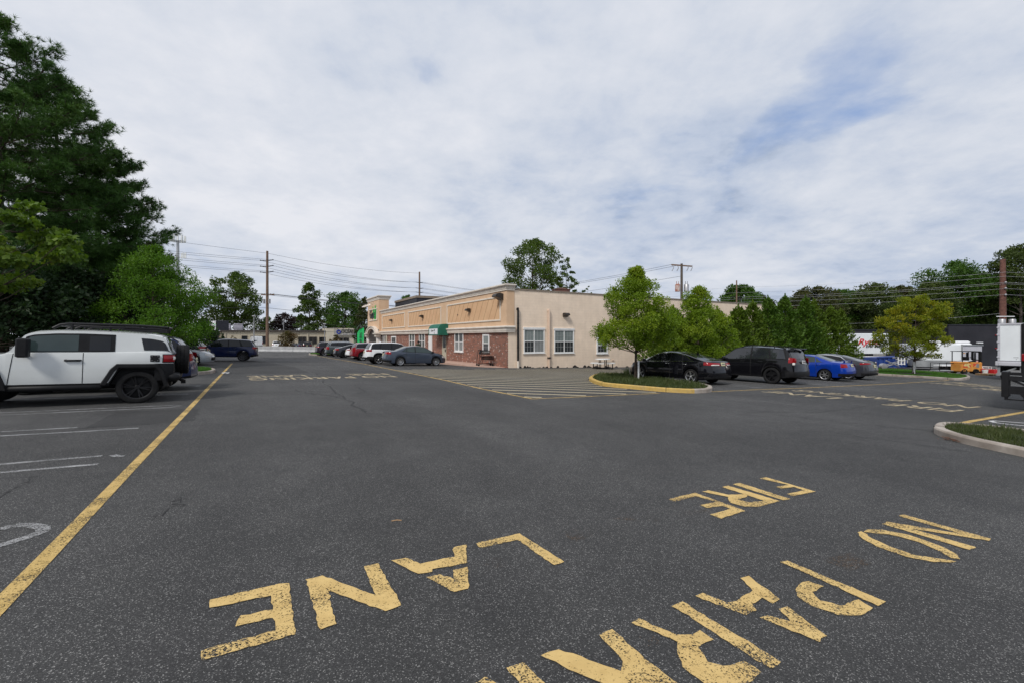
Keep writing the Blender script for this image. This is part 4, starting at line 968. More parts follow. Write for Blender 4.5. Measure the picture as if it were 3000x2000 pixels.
# patches and cracks in the asphalt
flat('asphalt_patch', [pp([(250,1252),(340,1205),(585,1196),(562,1231),(500,1235),(420,1243)])], .002, M['asphalt_new'])
flat('asphalt_patch', [pp([(560,1090),(640,1060),(760,1056),(862,1074),(905,1090),(875,1092),(700,1094)])], .002, M['asphalt_new'])
flat('asphalt_patch', [pp([(925,1090),(1010,1085),(1150,1084),(1330,1120),(1400,1160),(1100,1165),(1040,1160),(985,1140),(950,1112)])], .002, asphaltm('asphalt_mid', .060, .1, .15))
def crack(pts, w=.03, sub=6, jit=.05, mt='crack'):
    out = []
    pts = pp(pts)
    for i in range(len(pts)-1):
        L = (pts[i+1]-pts[i]).length
        for k in range(sub):
            q = pts[i].lerp(pts[i+1], k/sub); out.append(Vector((q.x+rnd.gauss(0, jit), q.y+rnd.gauss(0, jit), 0)))
    out.append(pts[-1]); ps = []
    for i in range(len(out)-1):
        ps += strip([out[i], out[i+1]], w*rnd.uniform(.4, 1.5))
    return ps
cs = []
for pts, w in (([(925,1090),(945,1115),(985,1152),(1015,1168),(1055,1198),(1085,1210)], .042), ([(680,1154),(780,1150),(880,1146),(950,1147)], .025), ([(2000,1185),(2350,1222),(2560,1245),(2730,1262)], .022),
   ([(2190,1208),(2400,1205),(2640,1175),(2860,1150)], .025), ([(2300,1250),(2500,1275),(2700,1303),(2850,1325)], .018), ([(250,1252),(420,1243),(562,1231),(585,1196)], .02), ([(1035,1127),(1060,1138),(1070,1146),(1045,1153)], .04),
   ([(860,1140),(900,1150),(960,1158),(1010,1165)], .05), ([(0,1450),(60,1420),(110,1395)], .008), ([(430,1520),(500,1485),(545,1460)], .007)): cs += crack(pts, w)
flat('pavement_crack', cs, .0035, M['crack'])
# stains
st = pm('oil_stain', (.018,.018,.019), (.045,.045,.046), 9, .7)
mb = []
for px, py, r in ((1650,1290,.5),(1100,1330,.35),(2100,1360,.25),(1350,1230,.6),(420,1170,.4),(2300,1160,.5),(2430,1150,.5),(2640,1240,.5),(2700,1262,.4),(2560,1248,.3),(900,1150,.7),(820,1160,.5)):
    c = P(px, py); mb.append([(c.x+r*rnd.uniform(.5,1.1)*math.cos(a), c.y+r*rnd.uniform(.5,1.1)*math.sin(a), 0) for a in np.linspace(0, 2*pi, 18, endpoint=False)])
# ------------------------------------------------------------------ kerbed islands
def inset(poly, d):
    n = len(poly); out = []; A_ = sum(poly[i].x*poly[(i+1)%n].y-poly[(i+1)%n].x*poly[i].y for i in range(n)); s = 1 if A_ > 0 else -1
    for i in range(n):
        a, b_, c = poly[i-1], poly[i], poly[(i+1) % n]; t1 = Vector((b_.x-a.x, b_.y-a.y, 0)).normalized(); t2 = Vector((c.x-b_.x, c.y-b_.y, 0)).normalized()
        nrm = Vector((-(t1.y+t2.y), t1.x+t2.x, 0)).normalized()*s; k = max(.6, nrm.dot(Vector((-t1.y, t1.x, 0))*s)); out.append(b_+nrm*d/k)
    return out
def rounded(poly, it=2):
    for _ in range(it):
        out = []; n = len(poly)
        for i in range(n): a, b_ = poly[i], poly[(i+1) % n]; out += [a*.8+b_*.2, a*.2+b_*.8]
        poly = out
    return poly
def island(poly, mt, h=.14, w=.15, fill=None, name='kerb', split=None):
    poly = rounded([Vector((p.x, p.y, 0)) for p in poly]); inn = inset(poly, w); lip = inset(poly, .02); n = len(poly); mb = MB(); g = []
    for i in list(range(n))+[0]:
        a, b_, l = poly[i], inn[i], lip[i]; za, zb = G(a.x, a.y), G(b_.x, b_.y)
        g.append([(a.x, a.y, za-.03), (a.x, a.y, za+h-.025), (l.x, l.y, za+h), (b_.x, b_.y, zb+h), (b_.x, b_.y, zb-.05)])
    mb.grid(g)
    if split: mb.m = [1 if split(mb.v[f[0]]) else 0 for f in mb.f]
    mts = list(mt) if isinstance(mt, (list, tuple)) else [mt]; mts.append(M['crack']); acc = 0
    for i in range(n):
        acc += (poly[(i+1) % n]-poly[i]).length
        if acc > 2.6:
            acc = 0; a, b_ = poly[i], inn[i]; t = (poly[(i+1) % n]-a).normalized(); z = G(a.x, a.y); o1 = a+(a-b_).normalized()*.004; mb.ob((o1.x, o1.y, z), t*.016, (b_-o1)*1.0, (0, 0, h+.003), len(mts)-1)
    o = mb.build(name, mts, smooth=30, fix=True); tag(o, kind='structure')
    flat('island_bed', [inn], h-.03, fill or M['soil']); return inn
def inside(p, poly):
    c = False; n = len(poly)
    for i in range(n):
        a, b_ = poly[i], poly[(i+1) % n]
        if (a.y > p[1]) != (b_.y > p[1]) and p[0] < (b_.x-a.x)*(p[1]-a.y)/(b_.y-a.y)+a.x: c = not c
    return c
def blades(name, poly, n, hmin, hmax, wd, mt, lift, lean=.5, clump=None):
    xs = [p.x for p in poly]; ys = [p.y for p in poly]; V = []
    while len(V) < n*3:
        x, y = rnd.uniform(min(xs), max(xs)), rnd.uniform(min(ys), max(ys))
        if not inside((x, y), poly): continue
        a = rnd.uniform(0, 2*pi); h = rnd.uniform(hmin, hmax); l = rnd.uniform(0, lean)*h; z = G(x, y)+lift
        if clump: h *= clump(x, y); 
        dx, dy = math.cos(a)*wd/2, math.sin(a)*wd/2; b_ = rnd.uniform(0, 2*pi)
        V += [(x-dx, y-dy, z), (x+dx, y+dy, z), (x+math.cos(b_)*l, y+math.sin(b_)*l, z+h)]
    o = quads_mesh(name, np.array(V), mt, None, 3); return tag(o, kind='stuff')
from mathutils import noise as mnoise
isl1 = island(pp([(1722,1112),(1738,1122),(1765,1130.5),(1836,1137),(1941,1147),(2030,1151.5),(2082,1149),(2090,1141),(2062,1131),(1941,1114),(1862,1105),(1800,1099),(1748,1100)]), [M['kerb_y'], M['concrete']], .15, .17, split=lambda v: (v[0] > 6.35))
blades('weeds', isl1, 9000, .05, .17, .035, M['weeds'], .11, .9, lambda x, y: .6+.8*(mnoise.noise((x*1.6, y*1.6, 0))+.5))
isl2 = island(pp([(2480,1092),(2576,1099),(2700,1106),(2814,1114.5),(2846,1108.5),(2835,1101),(2723,1089.5),(2576,1080),(2480,1074)]), M['concrete'], .14, .15)
blades('lawn_grass', isl2, 16000, .04, .09, .03, M['grass'], .11, .5)
isl3 = island(pp([(2733,1266),(2750,1276),(2795,1291),(2845,1304),(3000,1338),(3250,1392),(3250,1325),(3000,1272),(2850,1256),(2770,1250.5),(2742,1254)]), M['concrete'], .125, .15)
blades('weeds', isl3, 5200, .03, .11, .014, M['weeds'], .09, 1.1, lambda x, y: .5+.9*(mnoise.noise((x*3, y*3, 4))+.5))
isl4 = island(pp([(530,1101),(560,1098.5),(620,1094),(634,1089),(622,1083),(560,1080),(500,1081),(480,1090)]), M['concrete'], .14, .15)
blades('lawn_grass', isl4, 4000, .05, .12, .03, M['grass'], .11, .5)
isl5 = island(pp([(903,1039),(915,1040.5),(960,1041),(1010,1040),(1010,1036),(940,1033.5),(908,1035.5)]), M['concrete'], .14, .15)
blades('lawn_grass', isl5, 1500, .08, .14, .06, M['grass'], .11, .5)
# walkway in front of the shop
def sh(x, y): return Vector((CX+d2.x*x+d1.x*y, CY+d2.y*x+d1.y*y, 0))
wk = [sh(-.05, .25), sh(-.9, .9), sh(-1.7, 2.6), sh(-2.35, 5.2), sh(-2.35, 46), sh(-.05, 46)]
mb = MB(); n = len(wk); top = [(p.x, p.y, G(p.x, p.y)+(.02 if i < 2 else .12)) for i, p in enumerate(wk)]
# fine strips so the walk follows the slope
g = []
for k in range(47):
    y = .25+k*(46-.25)/46; xo_ = -np.interp(y, [.25,.9,2.6,5.2,46], [.15,1.0,1.8,2.35,2.35]); h = float(np.interp(y, [.25,2.6,5], [.02,.08,.13]))
    a, b_ = sh(xo_, y), sh(-.05, y); g.append([(a.x, a.y, G(a.x, a.y)-.05), (a.x, a.y, G(a.x, a.y)+h), (b_.x, b_.y, G(b_.x, b_.y)+h)])
mb = MB(); mb.grid(g); tag(mb.build('walkway', M['walk'], fix=True), kind='structure')
# public road beyond the barrier
o_ = P(880, 1030); e_ = d2; nrm = d1
def rd(a, b_): return Vector((o_.x+e_.x*a+nrm.x*b_, o_.y+e_.y*a+nrm.y*b_, 0))
mb = MB(); mb.grid([[(lambda q: (q.x, q.y, G(q.x, q.y)+.008))(rd(a, b_)) for a in np.linspace(-60, 50, 23)] for b_ in np.linspace(1.2, 24, 10)], 0, True)
tag(mb.build('road', M['asphalt_old']), kind='structure')
mb = MB(); mb.grid([[(lambda q: (q.x, q.y, G(q.x, q.y)+.006))(rd(a, b_)) for a in np.linspace(-60, 50, 23)] for b_ in (24, 30, 36, 44)], 0, True)
tag(mb.build('forecourt', M['asphalt_old']), kind='structure')
ribbon('road_line', [[rd(-12, -1.6), rd(6, -1.6)]], .15, .006, M['white_new'])
# ------------------------------------------------------------------ trees
def leaf_quads(c, axis, ln, wd, nr, up=.3, fold=None):
    n = len(c); ln = np.broadcast_to(np.asarray(ln).reshape(-1, 1), (n, 1)); wd = np.broadcast_to(np.asarray(wd).reshape(-1, 1), (n, 1))
    r = nr.normal(size=(n, 3)); r[:, 2] += up
    s = np.cross(axis, r); s /= np.linalg.norm(s, axis=1, keepdims=True)+1e-6
    V = np.stack([c-axis*ln*.5, c+s*wd*.5-axis*ln*.05, c+axis*ln*.5, c-s*wd*.5-axis*ln*.05], 1)
    return V.reshape(-1, 3)
SHAPE = dict(round=lambda t: (max(0, 1-(2*t-.95)**2))**.5, oval=lambda t: (max(0, 1-(2*t-.8)**2/1.45))**.5, vase=lambda t: .35+.75*math.sin(pi*min(1, t*.78+.18))-.25*t,
             col2=lambda t: min(1, .55+t*2.2)*(1-.45*max(0, t-.55)/.45), vase2=lambda t: .32+.95*math.sin(pi*min(1, .12+t*.62))*(1 if t < .6 else 1-.55*(t-.6)), cone=lambda t: (1-t)**.75*min(1, .55+t*3), zel=lambda t: float(np.interp(t, [0,.08,.2,.36,.5,.64,.74,.82,1], [.60,.88,1,.90,.74,.60,.48,.26,.09])), zel2=lambda t: float(np.interp(t, [0,.2,.45,.7,.9,1], [.95,1,.86,.58,.28,.08])), dome=lambda t: (max(0, 1-t**2.2))**.5, col=lambda t: min(1, .8+t)*(1-t**2.4)**.8)
def tree(name, base, top, R, cb, shape, mt, bark, n, leaf, K=40, csz=.30, flat_=.7, tr=.15, seed=1, label='', cat='tree', group=None, lobes=.25, up=.3, limb=True, drop=.0, lw=.55, inner=.25, fork=None, trunk_top=.75, lean=(0, 0)):
    r = np.random.default_rng(seed); H = top-base.z; c0 = cb-base.z
    rt = empty(name, base, 0, label, cat, group)
    ph = r.uniform(0, 6.28, 6); cents = []
    def env(t, a): return SHAPE[shape](t)*R*(1+lobes*(.6*math.sin(2*a+ph[0]+3*t)+.5*math.sin(3*a+ph[1]-5*t)+.4*math.sin(9*t+ph[2]+a)))
    for k in range(K):
        t = (k+.5)/K; t = min(.97, max(.02, t+r.normal()*.04)); 
        t = t**.9
        a = k*2.399+r.normal()*.5; e = max(.05*R, env(t, a)); q = e*(inner+(1-inner)*math.sqrt(r.random()))-csz*R*.30
        q = max(0, q); s = csz*R*r.uniform(.6, 1.25)*(.55+.45*SHAPE[shape](t))
        cents.append((q*math.cos(a)+lean[0]*t, q*math.sin(a)+lean[1]*t, min(c0+(H-c0)*t, H-s*flat_*.8), s))
    C = np.array(cents); per = np.maximum(4, (n*C[:, 3]**2/np.sum(C[:, 3]**2)).astype(int)); V = []
    for (x, y, z, s), m in zip(cents, per):
        d = r.normal(size=(m, 3)); d /= np.linalg.norm(d, axis=1, keepdims=True); rr = s*(.25+.75*r.random((m, 1))**.45)*(1+.22*np.sin(d[:, :1]*5+x*3)+.18*np.sin(d[:, 1:2]*6+y*3))
        p = d*rr; p[:, 2] *= flat_; ax = d*.7+r.normal(size=(m, 3))*.6; ax[:, 2] -= drop; ax /= np.linalg.norm(ax, axis=1, keepdims=True)
        ll = leaf*r.uniform(.6, 1.25, m); V.append(leaf_quads(p+np.array([x, y, z]), ax, ll, ll*lw, r, up))
    quads_mesh('crown', np.concatenate(V), mt, rt)
    mb = MB(); zt = c0+(H-c0)*trunk_top; w = [(0, 0, -.15)]+[(tr*.35*math.sin(k*1.3+ph[3])+lean[0]*k/8*.6, tr*.35*math.cos(k*1.7+ph[4])+lean[1]*k/8*.6, zt*k/8) for k in range(1, 9)]
    mb.tube(w, [tr*1.35]+[tr*(1-.82*k/8) for k in range(1, 9)], 8)
    if limb:
        for (x, y, z, s) in cents[::1 if K < 60 else 2]:
            zz = max(c0*.8, z-math.hypot(x, y)*.75-s*.2); zz = min(zz, zt*.97); f = zz/zt*8; i = int(min(7, f)); b_ = Vector(w[i]).lerp(Vector(w[i+1]), f-i)
            e_ = Vector((x, y, z)); md = b_.lerp(e_, .5)+Vector((0, 0, -.06*(e_-b_).length)); rad0 = tr*(1-.8*f/8)*.42
            mb.tube([b_, md, e_], [rad0, rad0*.6, rad0*.2], 5, cap=False)
            for _ in range(3):
                v = Vector(r.normal(size=3)); v.z = abs(v.z)*.6; mb.tube([md.lerp(e_, .6), e_+v.normalized()*s*.7], [rad0*.3, rad0*.08], 4, cap=False)
    mb.build('trunk', bark, rt, smooth=60)
    return rt
def T(name, px, d, pyt, wpx, pyb, shape, mt, n, leaf, label, seed=1, bark=None, base=None, **k):
    b = base or D(px, d); d = b.y if base else d
    return tree(name, b, Z(pyt, d), wpx/2*d/F, max(Z(pyb, d), b.z+.05), shape, mt, bark or M['bark'], n, leaf, seed=seed, label=label, **k)
L = {}
L['pine'] = leafm('pine_needles', [(.026,.07,.014), (.052,.12,.022), (.09,.155,.032)], .5, .15)
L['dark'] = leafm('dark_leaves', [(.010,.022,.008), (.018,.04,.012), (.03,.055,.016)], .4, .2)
L['mid'] = leafm('mid_leaves', [(.028,.068,.010), (.05,.11,.015), (.085,.145,.02)], .5, .3)
L['maple'] = leafm('maple_leaves', [(.03,.062,.010), (.058,.10,.014), (.10,.13,.02)], .35, .3)
L['far'] = leafm('far_leaves', [(.036,.060,.014), (.058,.085,.018), (.088,.106,.022)], .15, .25)
L['far2'] = leafm('far_olive_leaves', [(.04,.05,.018), (.055,.065,.02), (.085,.07,.022)], .18, .25)
L['lime'] = leafm('yellow_green_leaves', [(.05,.10,.012), (.095,.16,.018), (.19,.23,.03)], .8, .35)
L['zel'] = leafm('young_tree_leaves', [(.085,.15,.010), (.15,.23,.014), (.25,.29,.02)], .7, .35)
L['zel2'] = leafm('green_tree_leaves', [(.045,.115,.010), (.08,.175,.014), (.13,.22,.02)], .6, .35)
L['gold'] = leafm('turning_leaves', [(.09,.14,.010), (.18,.21,.012), (.38,.30,.02)], .5, .35)
L['arb'] = leafm('hedge_sprays', [(.045,.08,.009), (.085,.14,.013), (.14,.185,.02)], .9, .2)
L['arb2'] = leafm('hedge_sprays_light', [(.035,.08,.010), (.065,.13,.014), (.11,.165,.022)], .9, .25)
L['purple'] = leafm('purple_leaves', [(.018,.010,.012), (.03,.016,.016), (.045,.028,.02)], .3, .2)
L['rust'] = leafm('rusty_leaves', [(.05,.06,.015), (.09,.06,.018), (.13,.05,.02)], .4, .25)
# pines: boughs with needle tufts
def pine(px, d, pyt, rmax, zlow, seed, label, tr=.28, nb=70, side=None, first=.0):
    b = D(px, d); H = Z(pyt, d)-b.z; r = np.random.default_rng(seed)
    rt = empty('pine_tree', b, 0, label, 'tree', 'tall pines behind the left row'); mb = MB()
    mb.tube([(0,0,-.2),(.1,0,H*.3),(-.05,.1,H*.65),(0,0,H*.97)], [tr*1.2,tr*.95,tr*.55,.04], 9); cs, ax = [], []
    for k in range(nb):
        t = (k+.5)/nb; z = zlow+(H-zlow)*t**.95; a = k*2.399+r.normal()*.25
        Lb = rmax*(1-t)**.62*r.uniform(.62, 1.12)+.7; dirv = np.array([math.cos(a), math.sin(a)]); pts = []
        rise = r.uniform(-.05, .30)*(.4+t)
        for q in np.linspace(0, 1, 7): pts.append(Vector((dirv[0]*Lb*q, dirv[1]*Lb*q, z+Lb*(rise*q-.10*q*(1-q)*2+.10*q*q))))
        mb.tube(pts, [max(.012, .075*(1-t*.6)*(1-.88*q)) for q in np.linspace(0, 1, 7)], 5, cap=False)
        m = int(10+Lb*9)
        for i in range(m):
            q = .28+.72*r.random()**.7; f = q*6; i0 = int(min(5, f)); p = pts[i0].lerp(pts[i0+1], f-i0)
            lat = r.normal()*.22*Lb*(1.15-q)+r.normal()*.14; vert = r.normal()*.06+.07
            tip = Vector((p.x-dirv[1]*lat, p.y+dirv[0]*lat, p.z+vert+abs(lat)*.12)); 
            if i % 2 == 0: mb.tube([p.lerp(pts[max(0, i0-1)], .5), tip], [.016, .007], 4, cap=False)
            for s in range(3):
                e = tip+Vector(r.normal(size=3))*.14; cs.append(e); v = Vector((dirv[0], dirv[1], .35))+Vector(r.normal(size=3))*.45; ax.append(v.normalized())
    mb.build('trunk', M['bark'], rt, smooth=60)
    C = np.array([list(c) for c in cs]); A_ = np.array([list(a) for a in ax]); N_ = 17; V = []
    for k in range(N_):
        dv = A_*.75+r.normal(size=A_.shape)*.62; dv /= np.linalg.norm(dv, axis=1, keepdims=True); ln = r.uniform(.20, .36, (len(C), 1)); s = np.cross(dv, r.normal(size=A_.shape)); s /= np.linalg.norm(s, axis=1, keepdims=True)+1e-6
        V.append(np.stack([C-s*.014, C+s*.014, C+dv*ln], 1).reshape(-1, 3))
    quads_mesh('crown', np.concatenate(V), L['pine'], rt, 3)
pine(-10, 23.0, 92, 6.6, 3.4, 3, 'tallest of the dark pines, at the left edge', nb=90)
pine(285, 27.5, 436, 5.0, 2.4, 8, 'second pine whose boughs reach out toward the cell tower', nb=74, tr=.25)
pine(165, 28, 262, 5.8, 3.0, 15, 'middle one of the three dark pines, shorter than the tallest', nb=80, tr=.25)
und = 'dark shrubs under the pines'
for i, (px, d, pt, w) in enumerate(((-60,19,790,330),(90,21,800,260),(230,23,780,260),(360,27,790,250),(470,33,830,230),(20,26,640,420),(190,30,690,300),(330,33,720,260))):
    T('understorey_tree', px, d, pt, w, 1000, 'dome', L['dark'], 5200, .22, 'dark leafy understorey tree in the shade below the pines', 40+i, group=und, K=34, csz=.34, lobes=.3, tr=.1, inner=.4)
T('leafy_tree', -40, 14.5, 565, 380, 850, 'round', L['lime'], 5200, .17, 'yellow green broad leaved tree at the left edge in front of the pines', 5, K=34, csz=.22, lobes=.35, lw=.8, tr=.10, flat_=.5, drop=.5, inner=.35)
T('young_tree', 450, 24.5, 722, 325, 1005, 'zel2', L['zel2'], 40000, .12, 'bright green upright young tree in front of the pines above the left row of cars', 6, K=130, csz=.21, lobes=.2, lw=.42, tr=.11, flat_=.85)
# beyond the road
bg = 'trees behind the cream building across the road'
T('maple_tree', 690, 118, 798, 150, 955, 'round', L['maple'], 12000, .55, 'large spreading tree standing left of the tall brown utility pole', 61, K=60, csz=.27, lobes=.28, tr=.45, group=bg, inner=.3)
T('slim_tree', 905, 116, 828, 80, 975, 'col', L['maple'], 7000, .5, 'tall slim tree behind the cream building, between the pole and the round crowned tree', 62, K=44, csz=.34, lobes=.4, tr=.3, group=bg, inner=.2)
T('round_tree', 1012, 122, 856, 130, 985, 'round', L['mid'], 12000, .5, 'round crowned green tree behind the entrance sign with the blue ring', 63, K=56, csz=.30, lobes=.22, tr=.4, group=bg)
T('olive_tree', 1068, 96, 872, 62, 1020, 'col', L['far2'], 4200, .42, 'olive green tree against the far tower of the shop', 64, K=30, csz=.38, lobes=.2, tr=.2, group=bg)
T('purple_tree', 832, 128, 918, 78, 985, 'round', L['purple'], 3000, .6, 'dark purple leaved tree right of the tall brown utility pole', 65, K=24, csz=.36, tr=.2, group=bg)
for i, (px, d, pt, w, m, lb) in enumerate(((575,110,868,130,'far','dark tree behind the hanging sign'),(632,135,915,90,'far','low tree behind the grey rooftop units at left'),(745,136,905,90,'far','low tree directly behind the tall brown utility pole'),(785,139,930,70,'mid','small green tree left of the purple leaved tree'),
        (880,140,928,80,'mid','bright green low tree left of the slim tree'),(950,140,905,70,'far2','pale olive tree between the slim tree and the round crowned tree'),(1045,150,900,90,'mid','green tree behind the round crowned tree'),(1110,140,930,110,'far','dark tree behind the far tower of the shop'),(600,90,935,70,'dark','dark low tree in front of the pale gable'))):
    T('distant_tree', px, d, pt, w, 1012, 'dome', L[m], 2600, .6, lb, 70+i, K=24, csz=.36, lobes=.25, tr=.2, group=bg, inner=.4)
T('yew_shrub', 653, 99, 978, 21, 1016, 'cone', L['dark'], 1600, .22, 'dark conical evergreen at the corner of the cream building', 81, K=24, csz=.45, tr=.08, lobes=.05, cat='shrub')
T('round_shrub', 842, 92, 970, 52, 1022, 'round', L['rust'], 2600, .28, 'big round shrub turning rusty beside the white SUV across the road', 82, K=30, csz=.40, tr=.08, lobes=.1, cat='shrub')
T('sparse_shrub', 682, 98, 984, 26, 1012, 'round', L['rust'], 360, .28, 'sparse reddish shrub between the evergreen cone and the white van', 83, K=14, csz=.35, tr=.05, cat='shrub')
T('entrance_shrub', 984, 100, 981, 36, 1020, 'dome', L['rust'], 1500, .26, 'rusty shrub below the entrance sign with the blue ring', 84, K=20, csz=.4, tr=.05, cat='shrub')
T('young_spruce', 620, 52, 958, 100, 1025, 'cone', L['dark'], 2600, .26, 'small dark spruce with spreading boughs by the black sign post', 85, K=44, csz=.26, flat_=.35, tr=.1, lobes=.4)
# behind the shop
T('maple_tree', 1562, 62, 704, 206, 890, 'round', L['maple'], 13000, .30, 'open branched maple rising behind the flat roof of the shop', 91, K=64, csz=.25, lobes=.3, tr=.30, inner=.25, trunk_top=.6)
T('sapling', 1660, 60, 752, 84, 905, 'oval', L['maple'], 2600, .24, 'thin sapling with few leaves right of the maple behind the roof', 92, K=34, csz=.20, lobes=.5, tr=.08)
T('sapling', 1633, 60, 812, 70, 905, 'dome', L['maple'], 1500, .30, 'low leafy sapling just behind the roof hatch', 93, K=30, csz=.22, lobes=.4, tr=.08)
T('sapling', 1722, 58, 838, 26, 900, 'oval', L['maple'], 240, .28, 'wispy sapling right of the brick chimney', 94, K=9, csz=.4, lobes=.5, tr=.05)
for i, (px, d, pt, w, lb) in enumerate(((1195,112,866,60,'green treetop behind the dark roof screen'),(1262,118,870,40,'small treetop above the shop cornice right of the thin pole'))):
    T('distant_tree', px, d, pt, w, 930, 'round', L['mid'], 1800, .5, lb, 96+i, K=20, csz=.35, tr=.2)
# young trees on and near the islands
p = D(1863, 20.6); T('young_tree', 1863, 20.6, 783, 250, 1014, 'zel', L['zel'], 46000, .095, 'yellow green young tree with a white trunk guard on the yellow kerbed island', 101, K=160, csz=.225, lobes=.17, lw=.5, tr=.066, flat_=.8, base=p+Vector((0,0,.10)), up=.8)
T('young_tree', 2045, 27.5, 840, 200, 1060, 'zel2', L['zel'], 26000, .12, 'green young tree behind the glossy black sedan, right of the one with the trunk guard', 102, K=110, csz=.22, lobes=.24, lw=.5, tr=.08, flat_=.85)
p2 = D(2677, 31.5); T('young_tree', 2692, 31.5, 868, 176, 1046, 'col2', L['gold'], 22000, .13, 'golden young tree with a white trunk guard on the grass island', 103, K=105, csz=.20, lobes=.16, drop=-.8, lean=(.2, 0), lw=.5, tr=.085, flat_=.7, base=p2+Vector((0,0,.12)), up=.7)
for px, dd, pyb, lb, off in ((1866, 20.5, 1104, 'white sheet guard round the trunk on the yellow kerbed island', .14), (2675, 31.4, 1092, 'white sheet guard round the trunk on the grass island', .13)):
    b = D(px, dd); mb = MB(); mb.grid([[(.03+rr_*math.cos(a), rr_*math.sin(a), z) for z in (.06,.5,.93)] for rr_ in (.085,) for a in np.linspace(-1.75, 1.2, 9)]); mb.grid([[(.03+rr_*math.cos(a), rr_*math.sin(a), z) for z in (.06,.5,.93)] for rr_ in (.078,) for a in np.linspace(-1.75, 1.2, 9)]); o = mb.build('trunk_guard', M['whitep'], None, smooth=40); o.location = b+Vector((0,0,.05)); tag(o, lb, 'tree guard')
mb = []
c = p2; flat('mulch_ring', [[(c.x+1.1*rnd.uniform(.85,1.1)*math.cos(a), c.y+.9*rnd.uniform(.85,1.1)*math.sin(a), 0) for a in np.linspace(0, 2*pi, 24, endpoint=False)]], .165, M['mulch'])
# arborvitae hedge behind the right row
hb = Vector((9.3, 28.4, 0)); hl = (908, 902, 925, 905, 890, 905, 868, 872, 868, 880, 886, 905, 925)
def hedge_plant(k, x, y, pyt, seed):
    b = Vector((x, y, G(x, y))); H = Z(pyt, y)-b.z; r = np.random.default_rng(seed); rt = empty('arborvitae', b, 0, 'tall feathery evergreen in the hedge behind the right row of cars', 'hedge plant', 'evergreens of the hedge behind the right row')
    NS = 330; ts = r.random(NS)**1.2; az = r.uniform(0, 6.283, NS); Rm = 1.75+.25*r.random(); cl, al, wl = [], [], []
    for t_, a_ in zip(ts, az):
        z_ = .2+(H-.5)*t_; reach = Rm*((1-t_)**.75)*r.uniform(.7, 1.12)+.12; dr = Vector((math.cos(a_), math.sin(a_), 0)); st = dr*reach*.35+Vector((0, 0, z_-.15))
        en = dr*reach+Vector((0, 0, z_+reach*r.uniform(.25, .7))); ln_ = en-st; sd = Vector((-dr.y, dr.x, 0))
        for q_ in range(26):
            f = r.random()**.8; lat = r.normal()*.16*(1.15-f)*reach**.5; c_ = st+ln_*f+sd*lat+Vector((0, 0, r.normal()*.05)); cl.append(c_); al.append((ln_.normalized()*.8+sd*np.sign(lat)*.55+Vector(r.normal(size=3))*.25).normalized()); wl.append(r.uniform(.13, .27))
    for q_ in range(60): f = r.random(); cl.append(Vector((r.normal()*.10*(1-f), r.normal()*.10*(1-f), H-.7+.75*f))); al.append(Vector((r.normal()*.4, r.normal()*.4, 1)).normalized()); wl.append(.2)
    wl = np.array(wl); quads_mesh('foliage', leaf_quads(np.array([list(c) for c in cl]), np.array([list(a) for a in al]), wl, wl*.42, r, .0), L['arb2' if k in (5, 6, 7) else 'arb'], rt)
    mb = MB(); mb.tube([(0,0,-.1),(.03,0,H*.5),(0,0,H*.93)], [.10,.06,.015], 6); mb.build('trunk', M['bark'], rt)
    return
    n = 8500; t = r.random(n)**1.15; z = .15+(H-.15)*t; Rr = (1.55+.25*r.random())*(.25+.75*(1-t)**.55)*np.minimum(1,(1-t)*9)+.05; a = r.uniform(0, 2*pi, n)
    lump = 1+.16*np.sin(a*3+t*9+seed)+.14*np.sin(a*5-t*17+seed*2)+.10*np.sin(t*40+a)
    q = Rr*lump*(.45+.55*r.random(n)**.4); c = np.stack([q*np.cos(a), q*np.sin(a), z], 1)
    ax = np.stack([np.cos(a), np.sin(a), .75+.5*r.normal(size=n)], 1)+r.normal(size=(n, 3))*.35; ax /= np.linalg.norm(ax, axis=1, keepdims=True)
    ln = r.uniform(.16, .42, n)*(1-.2*t); quads_mesh('foliage', leaf_quads(c, ax, ln, ln*.36, r, .0), L['arb2' if k in (5, 6, 7) else 'arb'], rt)
    mb = MB(); mb.tube([(0,0,-.1),(.03,0,H*.5),(0,0,H*.93)], [.10,.06,.015], 6); mb.build('trunk', M['bark'], rt)
for k in range(11):
    s = 1.2+k*2.28; q = hb+d2*s+d1*rnd.uniform(-.3, .3); hp = 1500+F*q.x/q.y; hedge_plant(k, q.x, q.y, float(np.interp(hp, [1950,2060,2102,2130,2168,2235,2279,2330,2412,2500],[900,900,897,900,884,876,858,862,886,922]))+rnd.uniform(-6, 6), 200+k)
for k in range(6):
    s = 2.6+k*3.1; q = hb+d2*s+d1*1.9; hedge_plant(20+k, q.x, q.y, min(hl)+40+rnd.uniform(-5, 20)+(16 if k > 6 else 0), 240+k)
